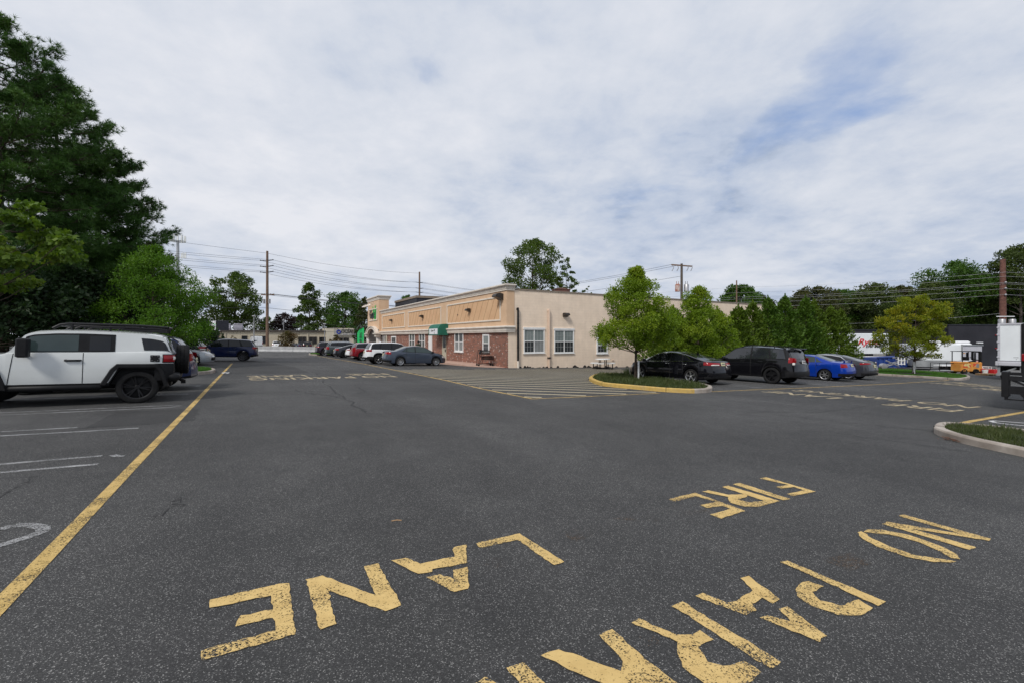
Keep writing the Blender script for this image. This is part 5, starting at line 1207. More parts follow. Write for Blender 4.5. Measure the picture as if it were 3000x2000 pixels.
# wood beyond the yard, each tree its own
rb = 'tall trees behind the dark warehouse'
for i, (px, d, pt, w, pb, m, sh_, lb) in enumerate(((2168,84,836,118,950,'mid','round','green treetops behind the hedge left of the thin brown pole'),(2230,88,866,90,960,'far','round','treetop between the hedge and the thin brown pole'),
   (2395,78,842,150,985,'far2','round','bronze tinged tree above the right part of the hedge'),(2330,84,872,100,985,'far','round','dark tree above the middle of the hedge'),
   (2560,80,832,150,985,'far','round','broad olive tree above the white box with red lettering'),(2640,84,838,110,985,'far2','round','bronze topped tree behind the golden young tree'),(2475,86,850,110,985,'mid','round','open crowned tree left of the broad olive one'),
   (2800,82,764,190,985,'mid','round','tallest dense tree behind the dark warehouse'),(2735,78,826,130,985,'far','round','mid height tree left of the tallest dense tree'),(2880,80,800,150,985,'far','round','olive tree right of the tallest dense tree'),
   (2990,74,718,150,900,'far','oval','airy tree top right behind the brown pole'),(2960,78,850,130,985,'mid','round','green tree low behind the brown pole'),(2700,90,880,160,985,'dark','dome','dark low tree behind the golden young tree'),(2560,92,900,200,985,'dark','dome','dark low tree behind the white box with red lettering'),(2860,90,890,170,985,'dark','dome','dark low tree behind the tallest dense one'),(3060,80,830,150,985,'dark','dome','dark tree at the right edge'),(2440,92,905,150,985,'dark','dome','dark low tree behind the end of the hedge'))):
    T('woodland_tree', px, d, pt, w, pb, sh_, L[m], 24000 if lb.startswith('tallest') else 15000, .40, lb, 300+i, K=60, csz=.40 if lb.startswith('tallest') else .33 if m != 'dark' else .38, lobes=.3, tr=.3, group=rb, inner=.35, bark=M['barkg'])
# ------------------------------------------------------------------ across the road
M['cream'] = brickm('cream_block', (.50,.44,.33), (.53,.465,.35), (.45,.39,.29), .9, .42, .02, 'XZ', .85, .4)
M['creamw'] = pm('cream_wall', (.56,.50,.39), (.62,.56,.45), 1, .8)
M['eave'] = pm('brown_eave', (.05,.04,.034), (.08,.065,.055), 2, .6)
M['acgrey'] = pm('unit_grey', (.30,.29,.34), (.40,.39,.44), 3, .6)
M['dglass'] = glassm('dark_window', (.014,.016,.018), .1)
M['signp'] = pm('sign_panel', (.38,.36,.31), (.45,.43,.37), 1.5, .7)
M['sblue'] = pm('sign_blue', (.01,.02,.30), (.02,.06,.45), 2, .5)
M['sletter'] = pm('sign_letters', (.05,.042,.03), (.08,.065,.05), 2, .5)
FBx, FBy = -65.4, 100.0; GF = G(FBx, FBy)
fb = empty('cream_building', (FBx, FBy, GF), math.atan2(d2.y, d2.x), 'long low cream building with an entrance block and blue ring sign across the road', 'building')
def sB(px): u = (px-1500)/F; return (u*FBy-FBx)/(d2.x-u*d2.y)
def zB(px, py): return CZ-(py-HY)/F*(FBy+sB(px)*d2.y)-GF
H0 = zB(650, 967); e0, e1, e2 = sB(650), sB(954), sB(1034)
mb = MB(); mb.box(e0, e1-.02, 0, 22, -2, H0-.35); mb.build('wall', M['cream'], fb)
mb = MB(); mb.box(e0-.3, e1, -.35, 22.2, H0-.35, H0); mb.box(e0, e1, .2, 22, H0, H0+.03); mb.build('roof', M['eave'], fb)
zt = zB(995, 962); mb = MB(); mb.box(e1, e2, -1.0, 14, -2, zt); eb = mb.build('entrance_block', M['creamw'], fb)
s0, s1 = sB(976), sB(1027); zb, ztp = zB(1000, 983.5), zB(1000, 964)
mb = MB(); mb.box(s0, s1, -1.35, -1.0, zb, ztp); sp_ = mb.build('sign_panel', M['signp'], fb)
mb = MB(); mb.lathe([(.30,-.06),(.30,.06),(.54,.06),(.54,-.06)], (s0+1.1, -1.42, (zb+ztp)/2+.08), (0,-1,0), 24, closed=True); mb.build('sign_ring', M['sblue'], sp_)
text_obj('sign_lettering', 'OCEAN', M['sletter'], sp_, 1.05, frame((1,0,0), (0,0,1), (s0+3.35, -1.40, (zb+ztp)/2+.22)), 0, .02, .03, .92)
mb = MB()
for k in range(17):
    if k in (6, 7): continue
    mb.box(s0+2.1+k*.19, s0+2.23+k*.19, -1.40, -1.35, (zb+ztp)/2-.62, (zb+ztp)/2-.42)
tag(mb.build('sign_subtitle', M['acgrey'], sp_), kind='stuff')
for k in range(4):
    mb = MB(); x = s0+.8+k*1.35; mb.tube([(x,-1.2,ztp),(x,-1.6,ztp+.15),(x,-1.9,ztp-.05)], .06, 6); mb.lathe([(.02,.1),(.16,-.1)], (x,-1.9,ztp-.05), n=8); mb.build('sign_lamp', M['eave'], fb)
def fwin(pl, pr, pt, pb, name='window', yy=-.03, mull=0):
    pc_ = (pl+pr)/2; mb = MB(); a, b_ = sB(pl), sB(pr); z0, z1 = zB(pc_, pb), zB(pc_, pt)
    mb.box(a, b_, yy-.03, yy+.02, z0, z1); o = mb.build(name, M['dglass'], fb)
    mb = MB(); f = .09
    for q in ((a-f, a, z0, z1), (b_, b_+f, z0, z1), (a-f, b_+f, z1, z1+f), (a-f, b_+f, z0-f, z0)): mb.box(q[0], q[1], yy-.08, yy+.02, q[2], q[3])
    for k in range(1, mull+1): x = a+(b_-a)*k/(mull+1); mb.box(x-.05, x+.05, yy-.07, yy-.031, z0, z1)
    mb.build('frame', M['eave'], o)
fwin(709, 723.5, 984.5, 1001); fwin(735, 778, 985, 1005, mull=3); fwin(874.5, 896, 987, 1006, mull=1); fwin(906, 927, 987.5, 1006, mull=1); fwin(936, 956, 988, 1008, mull=1)
fwin(993, 1001.5, 990, 1018, 'entrance_door', -1.0); fwin(1005, 1019, 990, 1018, 'entrance_door', -1.0, 1)
for px in (660, 825, 902): mb = MB(); x = sB(px); mb.tube([(x,-.12,H0-.3),(x,-.12,-1.6)], .07, 6); mb.build('downpipe', M['creamw'], fb)
for px0, px1, pt, y in ((653, 673, 949, 4.0), (683, 711, 949.5, 2.5)):
    mb = MB(); a, b_ = sB(px0), sB(px1); z1 = zB(px0, pt)+.15; mb.bev(a, b_, y, y+2.2, H0, z1, .06); mb.box(a+.3*(b_-a), b_-.1, y-.03, y+.01, H0+.2, z1-.2); mb.build('rooftop_unit', M['acgrey'], fb)
gb = D(618, 108); gd = empty('gable_building', gb, math.atan2(d2.y, d2.x)+.5, 'pale gable end of a small building left of the cream building', 'building')
mb = MB(); mb.prism([(-4.5,0,-1),(5,0,-1),(5,0,3.0),(.5,0,3.9),(-4.5,0,2.2)], (0,9,0)); mb.build('wall', M['creamw'], gd, fix=True)
mb = MB(); mb.prism([(-4.8,-.3,2.15),(.5,-.3,3.95),(5.3,-.3,3.0),(5.3,-.3,3.2),(.5,-.3,4.15),(-4.8,-.3,2.35)], (0,9.6,0)); mb.build('roof', M['eave'], gd, fix=True)
# barrier along the road
bw = 5.9
for k in range(-4, 4):
    q = rd(k*bw-1.1, 0); o = empty('concrete_barrier', (q.x, q.y, G(q.x, q.y)), math.atan2(d2.y, d2.x), 'grey concrete road barrier segment in the row along the road', 'barrier', 'concrete barriers along the road')
    mb = MB(); sl = -(GA*d2.x+GB*d2.y); pr = [(-.32,-.05),(-.32,.1),(-.16,.33),(-.10,.84),(.10,.84),(.16,.33),(.32,.1),(.32,-.05)]
    L_ = bw-.05; mb.add([(0,y,z) for y, z in pr]+[(L_,y,z+sl*L_) for y, z in pr], [tuple(range(7,-1,-1)), tuple(range(8,16))]+[(i,(i+1)%8,8+(i+1)%8,8+i) for i in range(8)])
    mb.build('segment', M['concrete_w'], o, fix=True)
# vehicles across the road
def rcar(sp, px, d, head, label, cat, name='parked_car'): sp['name'] = name; return make_car(sp, D(px, d), head, label, cat, 'vehicles parked across the road')
away = (d1.x, d1.y)
rcar(suv(PT['white'], L=4.8, H=1.78), 811, 98, (-.35,.93), 'white SUV seen from behind between the utility pole and the round shrub', 'SUV')
rcar(suv(PT['nblack'], L=4.8, H=1.8), 901, 97, (-.3,.95), 'black SUV parked facing the cream building right of the round shrub', 'SUV')
rcar(suv(PT['black'], L=4.7, H=1.65), 884, 100, (-.3,.95), 'second black SUV half hidden beside the black one at the cream building', 'SUV')
rcar(sedan(PT['dblue'], L=4.6, H=1.4), 868, 96, (-.4,.9), 'small dark blue sedan at the foot of the round shrub', 'car')
rcar(sedan(PT['white'], L=4.6, H=1.42), 692, 101, to_left, 'white car roof showing left of the white van', 'car')
rcar(suv(PT['teal'], L=4.6, H=1.62), 716, 101, to_left, 'grey green car roof showing beside the white van', 'car')
q = D(752, 99); v = empty('white_van', q, 0, 'white high roof delivery van seen from behind left of the utility pole', 'van'); on_ground(v, q, -.62, .78)
mb = MB(); g = []
for x, w0, w1, z1 in ((-1.1,.98,.84,2.62),(-1.05,1.02,.88,2.70),(2.6,1.02,.88,2.70),(3.3,1.0,.86,2.45),(4.0,.98,.8,1.55),(4.7,.92,.74,1.2),(4.85,.8,.7,.9)): g.append([(x,-w0,.42),(x,-w0,1.2),(x,-w1,z1-.12),(x,-w1+.14,z1),(x,w1-.14,z1),(x,w1,z1-.12),(x,w0,1.2),(x,w0,.42)])
mb.grid(g); mb.add(g[0], [tuple(range(8))]); mb.add(g[-1], [tuple(range(8))]); mb.build('body', PT['white'], v, smooth=30, fix=True)
for s in (1, -1):
    mb = MB(); mb.bev(-1.15,-1.1,min(s*.04,s*.88),max(s*.04,s*.88),.75,2.5,.02); dd = mb.build('rear_door', PT['white'], v)
    mb = MB(); mb.box(-1.165,-1.15,min(s*.14,s*.78),max(s*.14,s*.78),1.65,2.3); mb.build('door_panel', M['white'], dd)
    mb = MB(); mb.bev(-1.17,-1.08,min(s*.9,s*1.0),max(s*.9,s*1.0),1.0,1.45,.02); mb.build('tail_light', M['redlens'], v)
mb = MB(); mb.bev(-1.25,-1.0,-.98,.98,.42,.68,.04); mb.build('rear_bumper', M['black'], v)
hb_, ty_, rm_ = wheel_meshes(.36, M['rims'], 6, .23)
for i, (x, s) in enumerate(((0,1),(0,-1),(3.7,1),(3.7,-1))):
    trio = (hb_, ty_, rm_) if i == 0 else (hb_.copy(), ty_.copy(), rm_.copy())
    if i:
        for o in trio: COL.objects.link(o)
    trio[0].parent = v; trio[1].parent = trio[0]; trio[2].parent = trio[0]; trio[0].location = (x, s*.9, .36); trio[0].rotation_euler = (0,0,0 if s > 0 else pi)
# ------------------------------------------------------------------ poles and wires
def pole(name, px, d, pyt, r, mt, label, foot=None):
    b = D(px, d); h = Z(pyt, d)-b.z; o = empty(name, b, 0, label, 'pole'); mb = MB(); mb.tube([(0,0,-.3),(0,0,h*.5),(0,0,h)], [r*1.15, r, r*.8], 10); mb.build('pole', mt, o, smooth=50); return o, b, h
ins = []
o, bL, hL = pole('utility_pole', 783, 82, 736, .24, M['wood'], 'tall brown utility pole with short insulator arms by the road barrier')
arms = []
for py in (764, 781, 798):
    z = Z(py, 82)-bL.z
    for s in (-1, 1):
        mb = MB(); e = Vector((s*.85*d2.x-s*.4*d1.x*(s<0), s*.3, .18 if s > 0 else -.02))+Vector((s*.15,0,z)); mb.tube([(0,0,z-.05), e], .07, 6); mb.lathe([(.09,-.08),(.12,0),(.09,.1)], e, n=8); mb.build('insulator_arm', M['wire'], o); arms.append(bL+e)
zc = Z(864.5, 82)-bL.z; mb = MB(); mb.box(-1.15,1.3,-.06,.06,zc-.08,zc+.08); 
for x in (-1.0,-.5,.6,1.2): mb.lathe([(.05,.08),(.09,.16),(.05,.26)], (x,0,zc), n=8)
mb.build('crossarm', M['wood'], o)
for x in (-.45, .45): mb = MB(); mb.lathe([(.0,0),(.22,0),(.22,.8),(.0,.85)], (x*1.1,-.2,Z(890,82)-bL.z), n=12); mb.build('transformer', M['steel'], o, smooth=40)
o2, bR, hR = pole('utility_pole', 1229, 100, 797, .22, M['wood'], 'brown utility pole with short insulator arms behind the shop roof')
arms2 = []
for py in (828, 845, 857, 871):
    z = Z(py, 100)-bR.z
    for s in (-1, 1):
        mb = MB(); e = Vector((s*.8, s*.3, z+.05)); mb.tube([(0,0,z-.05), e], .06, 6); mb.build('insulator_arm', M['wire'], o2); arms2.append(bR+e)
def wire(a, b_, sag, mt, r=.018, label='thin overhead power line between the utility poles', grp='overhead power lines'):
    pts = [Vector(a).lerp(Vector(b_), k/16)-Vector((0,0,sag*4*(k/16)*(1-k/16))) for k in range(17)]; mb = MB(); mb.tube(pts, r, 4); tag(mb.build('power_line', mt), label, 'wire', grp)
far_l = D(300, 60); dirn = (bL-bR); dirn.z = 0; dirn.normalize()
for i in range(6):
    a = arms[i]; b_ = arms2[i]; wire(a, b_, .9, M['wire'], .022); e = a+dirn*62; e.z = a.z+2.6+i*.12-(.5 if i > 3 else 0); wire(a, e, 1.0, M['wire'], .02)
    e2 = b_-dirn*45; e2.z = b_.z-1.2; wire(b_, e2, .6, M['wire'], .022)
wire(bL+Vector((0,0,hL-.4)), bL+dirn*62+Vector((0,0,hL+3.5)), .6, M['wire'], .02); wire(bL+Vector((0,0,hL-.4)), bR+Vector((0,0,hR-.3)), .7, M['wire'], .02)
low = 'low cable strung along the road in front of the trees'
for dz, x in ((.15,-1.0),(.15,.6),(.15,1.2),(-2.4,0),(-4.6,0),(-5.3,0),(-6.0,0)):
    a = bL+Vector((x,0,zc+dz)); wire(a, a+dirn*60+Vector((0,0,.5+dz*.15)), .7, M['wire'], .03, low, 'low cables along the road'); wire(a, a-dirn*46+Vector((0,0,-1.0)), .7, M['wire'], .03, low, 'low cables along the road')
# service pole with transformers behind the hedge
o3, bM, hM = pole('service_pole', 1997, 50, 773, .16, M['barkg'], 'grey wooden pole with crossarm and a rusty transformer behind the young trees')
zc3 = Z(778, 50)-bM.z; mb = MB(); mb.ob((-1.15,-.06,zc3), (2.35,0,-.18), (0,.12,0), (0,0,.14)); mb.build('crossarm', M['wood'], o3)
for x in (-1.0, -.45, .65, 1.1): mb = MB(); mb.tube([(x,0,zc3-.02),(x+.06,-.1,zc3-.3),(x-.12,-.1,zc3-.65)], .045, 6); mb.build('insulator', M['steel'], o3)
M['rusty'] = pm('rusty_steel', (.25,.06,.03), (.5,.45,.42), 2.5, .7)
for x, mt in ((-.48, M['rusty']), (.52, M['steel'])):
    mb = MB(); zz = Z(855, 50)-bM.z; mb.lathe([(0,0),(.27,0),(.28,.75),(.2,.85),(0,.87)], (x,-.05,zz), n=14); mb.tube([(x-.1,-.05,zz+.85),(x-.12,-.05,zz+1.15)], .04, 6); mb.tube([(x+.1,-.05,zz+.85),(x+.12,-.05,zz+1.15)], .04, 6); mb.build('transformer', mt, o3, smooth=40)
sv = 'thin service line running left from the service pole behind the young trees'
for dx, dz in ((-1.1, .1), (-.4, .0), (0, -1.2)): wire(bM+Vector((dx,0,zc3+dz)), D(1215, 96)+Vector((0,0,Z(868, 96)-D(1215,96).z+dz)), 1.2, M['wire'], .016, sv, 'service lines behind the shop')
o4, bT, hT = pole('utility_pole', 2158, 76, 822, .13, M['wood'], 'thin brown pole standing behind the hedge')
o5, bS, hS = pole('utility_pole', 2938, 58, 760, .34, pm('weathering_steel', (.09,.035,.025), (.16,.07,.05), 3, .8), 'thick rusty brown pole behind the white box truck')
for i, py in enumerate((829, 846, 865)):
    z = Z(py, 58)-bS.z; mb = MB(); mb.lathe([(.07,-.12),(.13,0),(.07,.12)], (-.1,-.42,z), n=8); mb.tube([(0,-.3,z),(-.1,-.45,z)], .06, 6); mb.build('insulator', M['steel'], o5)
z = Z(929, 58)-bS.z; mb = MB(); mb.box(-1.15,1.15,-.36,-.26,z,z+.1); mb.build('crossarm', M['white'], o5)
for x in (-.78, .62): mb = MB(); mb.lathe([(0,0),(.36,0),(.37,.9),(.3,1.0),(0,1.02)], (x*.95,-.55,z-1.3), n=14); mb.build('transformer', M['steel'], o5, smooth=40)
hv = 'pale power line crossing the sky above the hedge'
for py0, py1 in ((799, 842), (811, 858), (829, 871), (833, 877), (847, 886), (864.5, 898)):
    a = bS+Vector((-.1,-.4,Z(py0, 58)-bS.z)); b_ = bT+Vector((0,0,Z(py1, 76)-bT.z)); wire(a, b_, .35, M['wirel'], .012, hv, 'pale power lines at right'); wire(a, D(3120, 56)+Vector((0,0,Z(py0+1, 56)-D(3120,56).z)), .1, M['wirel'], .012, hv, 'pale power lines at right')
    wire(b_, bT+(bT-bS).normalized()*30+Vector((0,0,b_.z-bT.z)), .2, M['wirel'], .012, hv, 'pale power lines at right')
wire(bS+Vector((0,-.4,Z(918,58)-bS.z)), D(2400, 74)+Vector((0,0,Z(950,74)-D(2400,74).z)), .3, M['wirel'], .012, 'lowest pale cable with small clamps behind the golden tree', 'pale power lines at right')
def lamp_post(px, d, pyt, lb):
    o, b, h = pole('light_post', px, d, pyt, .09, M['steel'], lb); mb = MB(); mb.bev(-.3,.3,-.2,.2,h,h+.22,.05); mb.tube([(0,0,h-.1),(0,0,h+.05)], .05, 6); mb.build('lamp_head', M['steel'], o); o['category'] = 'lamp post'
lamp_post(617, 74, 936, 'short grey light post left of the hanging sign'); lamp_post(744, 84, 928, 'thin grey light post in front of the white van'); lamp_post(951, 98, 951, 'thin pale light post in front of the entrance sign block')
lamp_post(831, 108, 940, 'light post with two white lamps before the purple leaved tree')
# hanging road sign
b = D(633, 76); o = empty('pole_sign', b, 0, 'black and white box sign with a small leafy emblem on a dark post', 'sign'); h1, h0 = Z(940, 76)-b.z, Z(968, 76)-b.z
mb = MB(); mb.tube([(.08,.2,-.2),(.08,.2,h0+.1)], .22, 8); mb.build('post', M['black'], o)
dv = Vector((.45, -.9, 0)).normalized(); a = Vector((-.95,-.35,0)); mb = MB(); mb.ob(Vector((-.95,-.3,h0)), (1.15,0,0), (1.35,1.3,0), (0,0,h1-h0)); bx = mb.build('sign_box', M['slate'], o)
mb = MB(); mb.box(-.93,.18,-.36,-.31,h0+.03,h1-.03); fc = mb.build('sign_face', M['white'], o)
text_obj('sign_lettering', 'Grove', M['tick'], fc, .30, frame((1,0,0),(0,0,1),(-.45,-.37,(h0+h1)/2-.05)), .25, .004); mb = MB()
for x, z, r in ((.02,.12,.10),(-.18,.25,.07)): mb.lathe([(0,.02),(r,.015),(r,0)], (x,-.36,(h0+h1)/2+z), (0,-1,0), 10)
mb.box(-.75,-.15,-.375,-.361,(h0+h1)/2-.34,(h0+h1)/2-.30); mb.build('sign_emblem', M['sgreen'], fc)
# cell tower
b = D(521, 210); o = empty('cell_tower', b, 0, 'grey cell tower with two rings of antennas rising behind the pines', 'cell tower'); h = Z(706, 210)-b.z
mb = MB(); mb.tube([(0,0,-1),(0,0,h)], [1.0,.55], 10); mb.build('mast', M['steel'], o)
for zz, R_, n_ in ((Z(700,210)-b.z, 2.9, 12), ):
    mb = MB(); mb.lathe([(R_,-.2),(R_+.15,-.05),(R_,.1),(R_-.15,-.05)], (0,0,zz-1.2), n=18, closed=True)
    for k in range(3): a = k*2.09; mb.tube([(0,0,zz-1.3),(R_*math.cos(a),R_*math.sin(a),zz-1.2)], .15, 6)
    mb.build('antenna_platform', M['steel'], o)
    for k in range(n_): a = 2*pi*k/n_+.1; mb = MB(); x, y = R_*math.cos(a), R_*math.sin(a); mb.bev(x-.27,x+.27,y-.15,y+.15,zz-1.4,zz+1.5,.05); mb.build('antenna', M['whitep'], o)
for k in range(4): mb = MB(); z = Z(750,210)-b.z; x = 1.8+k*.65; mb.tube([(0,0,z-.6),(x,0,z-.6)], .1, 5); mb.bev(x-.2,x+.2,-.15,.15,z-1.2,z+1.2+.3*(k%2),.05); mb.build('antenna', M['whitep'], o)
for x in (-.8, 2.3): mb = MB(); mb.tube([(x,0,h-.5),(x,0,h+2.8)], .08, 5); mb.build('lightning_rod', M['steel'], o)
# green feather flag
b = D(1053, 60); o = empty('feather_flag', b, 0, 'bright green feather flag with vertical black lettering near the far tower', 'flag'); h = Z(959, 60)-b.z; zl = Z(1020, 60)-b.z-.6
mb = MB(); mb.tube([(.62,0,-.1),(.62,0,h-.6),(.55,0,h-.1),(.3,0,h)], .025, 6); mb.build('flag_pole', M['steel'], o); g = []
for k in range(25):
    t = k/24; z = zl+(h-zl)*t; tt = max(0, (t-.72)/.28); xl = -.02-.30*(1-.15*t)+.80*tt**2.2; xr = .60-.10*tt**4+.06*t; g.append([(xl+(xr-xl)*j/6, .04*math.sin(j*1.1+t*5), z) for j in range(7)])
mb = MB(); mb.grid(g); mb.grid([[(x, y+.012, z) for x, y, z in r] for r in g], 0, True); fl = mb.build('flag_cloth', M['flagg'], o, smooth=60)
text_obj('flag_lettering', 'THE GROVE', M['tick'], fl, .42, frame((0,0,-1), (1,0,0), (.16,-.07,(zl+h)/2-.1)), 0, .006)
# ------------------------------------------------------------------ the yard at right
M['warehouse'] = pm('black_wall', (.012,.012,.018), (.022,.022,.030), .6, .7, 0, .2, 10)
M['dumpb'] = pm('dumpster_blue', (.008,.03,.16), (.02,.055,.24), 2, .5, 0, .1, 9)
M['trailer'] = pm('white_trailer', (.66,.69,.71), (.74,.77,.79), .7, .4)
M['trailer_g'] = pm('grey_trailer', (.42,.42,.46), (.5,.5,.54), 1.2, .5)
M['redletter'] = pm('red_letters', (.55,.005,.012), (.62,.01,.02), 3, .4)
M['fork'] = pm('forklift_orange', (.55,.20,.03), (.62,.30,.06), 3, .5)
M['graf'] = pm('graffiti', (.55,.06,.02), (.6,.5,.2), 4.5, .5, lo=.45, hi=.55)
M['redp'] = pm('red_plastic', (.42,.012,.015), (.5,.02,.02), 4, .4)
M['woodl'] = pm('pallet_wood', (.32,.19,.09), (.42,.26,.13), 6, .8)
M['band'] = pm('grey_band', (.18,.19,.20), (.27,.28,.29), 2, .6)
M['card'] = pm('cardboard', (.36,.22,.11), (.42,.27,.14), 4, .8)
# warehouse
b = D(2850, 66); o = empty('dark_warehouse', b, -.05, 'big windowless black warehouse behind the trucks', 'building'); zt = Z(953, 66)-b.z; z2 = Z(963.5, 66)-b.z; z3 = Z(967, 66)-b.z
x0, x1, xm = (2782-2850)/F*66, 18, (2755-2850)/F*66
mb = MB(); mb.box(x0, x1, 0, 25, -2, zt); mb.box(xm, x0, .4, 25, -2, z2); mb.box(-19, xm, .8, 25, -2, z3); mb.build('wall', M['warehouse'], o)
mb = MB(); mb.box(x0-.1, x1+.1, -.1, 25, zt, zt+.12); mb.box(xm-.1, x0-.1, .3, 25, z2, z2+.1); mb.box(-19.1, xm-.1, .7, 25, z3, z3+.1); mb.build('roof_edge', M['slate'], o)
mb = MB(); x = (2866-2850)/F*66; zz = Z(1004, 66)-b.z; mb.bev(x-.4, x+.4, -.3, 0, zz-.1, zz+.1, .03); mb.build('wall_light', M['white'], o)
for py in (984, 1024):                                # little hoops fixed to the wall
    mb = MB(); x = (2917-2850)/F*62; zz = Z(py-4, 62)-b.z; c = (x, -3.2, zz)
    mb.lathe([(.50,-.04),(.56,0),(.50,.04),(.46,0)], c, n=20, closed=True); mb.tube([(x,-3.2+.5,zz),(x,.05,zz-.1)], .06, 6); hp = mb.build('hoop', M['redletter'], o)
    mb = MB()
    for k in range(14):
        a = 2*pi*k/14; a2 = a+.45; mb.tube([(x+.5*math.cos(a),-3.2+.5*math.sin(a),zz),(x+.26*math.cos(a2),-3.2+.26*math.sin(a2),zz-.62)], .022, 4); mb.tube([(x+.5*math.cos(a),-3.2+.5*math.sin(a),zz),(x+.26*math.cos(a-.45),-3.2+.26*math.sin(a-.45),zz-.62)], .022, 4)
    mb.build('net', M['whitep'], hp)
# yard floor
yd = [D(2430, 40), D(2540, 34.4), D(2700, 34.6), D(2860, 35.2), D(3100, 36), D(3150, 66), D(2850, 66), D(2480, 66)]
flat('yard', [yd], .003, pm('yard_concrete', (.11,.105,.10), (.16,.155,.15), .9, .9, 0, .2, 20))
# box truck body with red lettering
dT = 55.0; b = D(2535, dT); o = empty('box_truck', b, 0, 'white box truck body with big red lettering behind the hedge', 'truck')
def X(px): return (px-2535)/F*dT
def zz_(py): return Z(py, dT)-b.z
mb = MB(); mb.bev(X(2440), X(2606), 0, 2.5, zz_(1041), zz_(977), .05); bd = mb.build('box', M['trailer'], o)
mb = MB(); mb.box(X(2440), X(2606), -.03, 0, zz_(1041), zz_(1035)); mb.build('lower_band', M['black'], bd)
mb = MB()
for k in range(18): mb.box(X(2558)+k*.085, X(2558)+k*.085+.055, -.045, -.03, zz_(1039.2), zz_(1036.8))
mb.build('band_lettering', M['whitep'], bd)
mb = MB(); mb.box(X(2500), X(2606), -.02, .5, zz_(1046.5), zz_(1042)); mb.build('side_rail', M['whitep'], o)
text_obj('side_lettering', 'Ryder', M['redletter'], bd, 1.05*1.0, frame((1,0,0),(0,0,1),(X(2547),-.03,zz_(1002))), .35, .018, .006, 1.16)
text_obj('side_lettering', 'Ever better.', M['tick'], bd, .52, frame((1,0,0),(0,0,1),(X(2565),-.03,zz_(1013.5))), .2, .012, .006, .98)
text_obj('side_lettering', 'Ryder.com', M['tick'], bd, .27, frame((1,0,0),(0,0,1),(X(2588.5),-.03,zz_(984))), .3, .008, .006, .98)
mb = MB(); mb.box(X(2450), X(2600), .4, 2.1, zz_(1052), zz_(1041)); mb.box(X(2500), X(2510), 0, 2.4, .3, zz_(1041)); mb.build('chassis', M['black'], o)
hb_, ty_, rm_ = wheel_meshes(.50, M['rimd'], 5, .3)
for i, (x, y, rz) in enumerate(((X(2480),.25,pi),(X(2480),2.2,0),(X(2590),.25,pi),(X(2590),2.2,0))):
    trio = (hb_, ty_, rm_) if i == 0 else (hb_.copy(), ty_.copy(), rm_.copy())
    if i:
        for q in trio: COL.objects.link(q)
    trio[0].parent = o; trio[1].parent = trio[0]; trio[2].parent = trio[0]; trio[0].location = (x, y, .5); trio[0].rotation_euler = (0,0,rz)
# blue dumpster
dD = 46; b = D(2665, dD); o = empty('dumpster', b, -.08, 'long blue ribbed dumpster behind the golden young tree', 'dumpster')
def Xd(px): return (px-2665)/F*dD
x0, x1 = Xd(2576), Xd(2722); zt = Z(1041, dD)-b.z
mb = MB(); mb.prism([(x0,0,.15),(x1,0,.15),(x1,0,zt),(x0,0,zt*.82)], (0,2.2,0)); mb.build('container', M['dumpb'], o, fix=True)
for k in range(12): x = x0+.2+(x1-x0-.4)*k/11; mb = MB(); mb.bev(x-.07,x+.07,-.10,.0,.2,zt*(.82+.18*k/11)-.06,.02); mb.build('rib', M['dumpb'], o)
mb = MB(); mb.ob((x0-.05,-.12,zt*.82-.02),(x1-x0+.1,0,zt*.18),(0,.14,0),(0,0,.12)); mb.build('rim', M['dumpb'], o)
mb = MB(); x = Xd(2655); mb.box(x,x+.35,-.13,-.101,zt*.45,zt*.85); mb.box(x+.5,x+.62,-.13,-.101,zt*.4,zt*.9); mb.build('placard', M['whitep'], o)
# pile of pipes and a frame in front of it
b = D(2618, 42); o = empty('scrap_machine', b, 0, 'heap of grey pipes and white frames leaning on the blue dumpster', 'scrap heap')
for k, (a, e) in enumerate((((-1.0,.0,.25),(1.2,.1,.9)),((-.9,.1,.4),(1.4,.2,1.05)),((-.8,-.1,.9),(.6,.1,.35)),((0,.1,1.15),(1.6,.1,1.2)),((.2,0,1.0),(1.7,.2,1.0)),((-2.2,-.3,0),(-1.6,.1,.75)))):
    mb = MB(); mb.tube([a, e], .055, 8); mb.build('pipe', M['steel'], o)
mb = MB(); 
for x in (.25,.55,.85): mb.box(x,x+.07,-.2,-.13,.5,1.3)
for z in (.55,.9,1.25): mb.box(.25,.92,-.21,-.12,z,z+.06)
mb.build('rack', M['whitep'], o); mb = MB(); mb.lathe([(0,-.2),(.28,-.18),(.3,0),(.28,.18),(0,.2)], (-1.0,0,.35), (0,1,0), 14); mb.build('drum', M['steel'], o, smooth=40)
# white storage trailer, two faces
dC = 42.0; b = D(2818, dC); o = empty('storage_trailer', b, -.52, 'white storage trailer with a grey lower band behind the forklift', 'trailer')
zt = Z(1009, dC)-b.z; zb = Z(1057, dC)-b.z
mb = MB(); mb.bev(-3.35, 0, 0, 6, zb, zt, .04); mb.build('end_panel', M['trailer'], o)
mb = MB(); mb.box(-3.36, .01, -.03, 6.01, .35, zb-.002); mb.build('lower_band', M['band'], o)
mb = MB(); mb.box(-.05, .06, -.05, .1, .35, zt+.02); mb.build('corner_post', M['band'], o)
mb = MB(); mb.box(-3.42,-3.30,-.05,.1,.1,zt-.2); mb.build('corner_post', M['band'], o)
c = D(2823, 44.0); o2 = empty('grey_trailer', c, .12, 'pale grey trailer side with ribbed panels to the right of the white storage trailer', 'trailer')
z1 = Z(1010, 44)-c.z; mb = MB(); L_ = (2886-2823)/F*44; mb.bev(0, L_, 0, 2.4, .3, z1-.1, .03); q = mb.build('body', M['trailer_g'], o2); mb = MB()
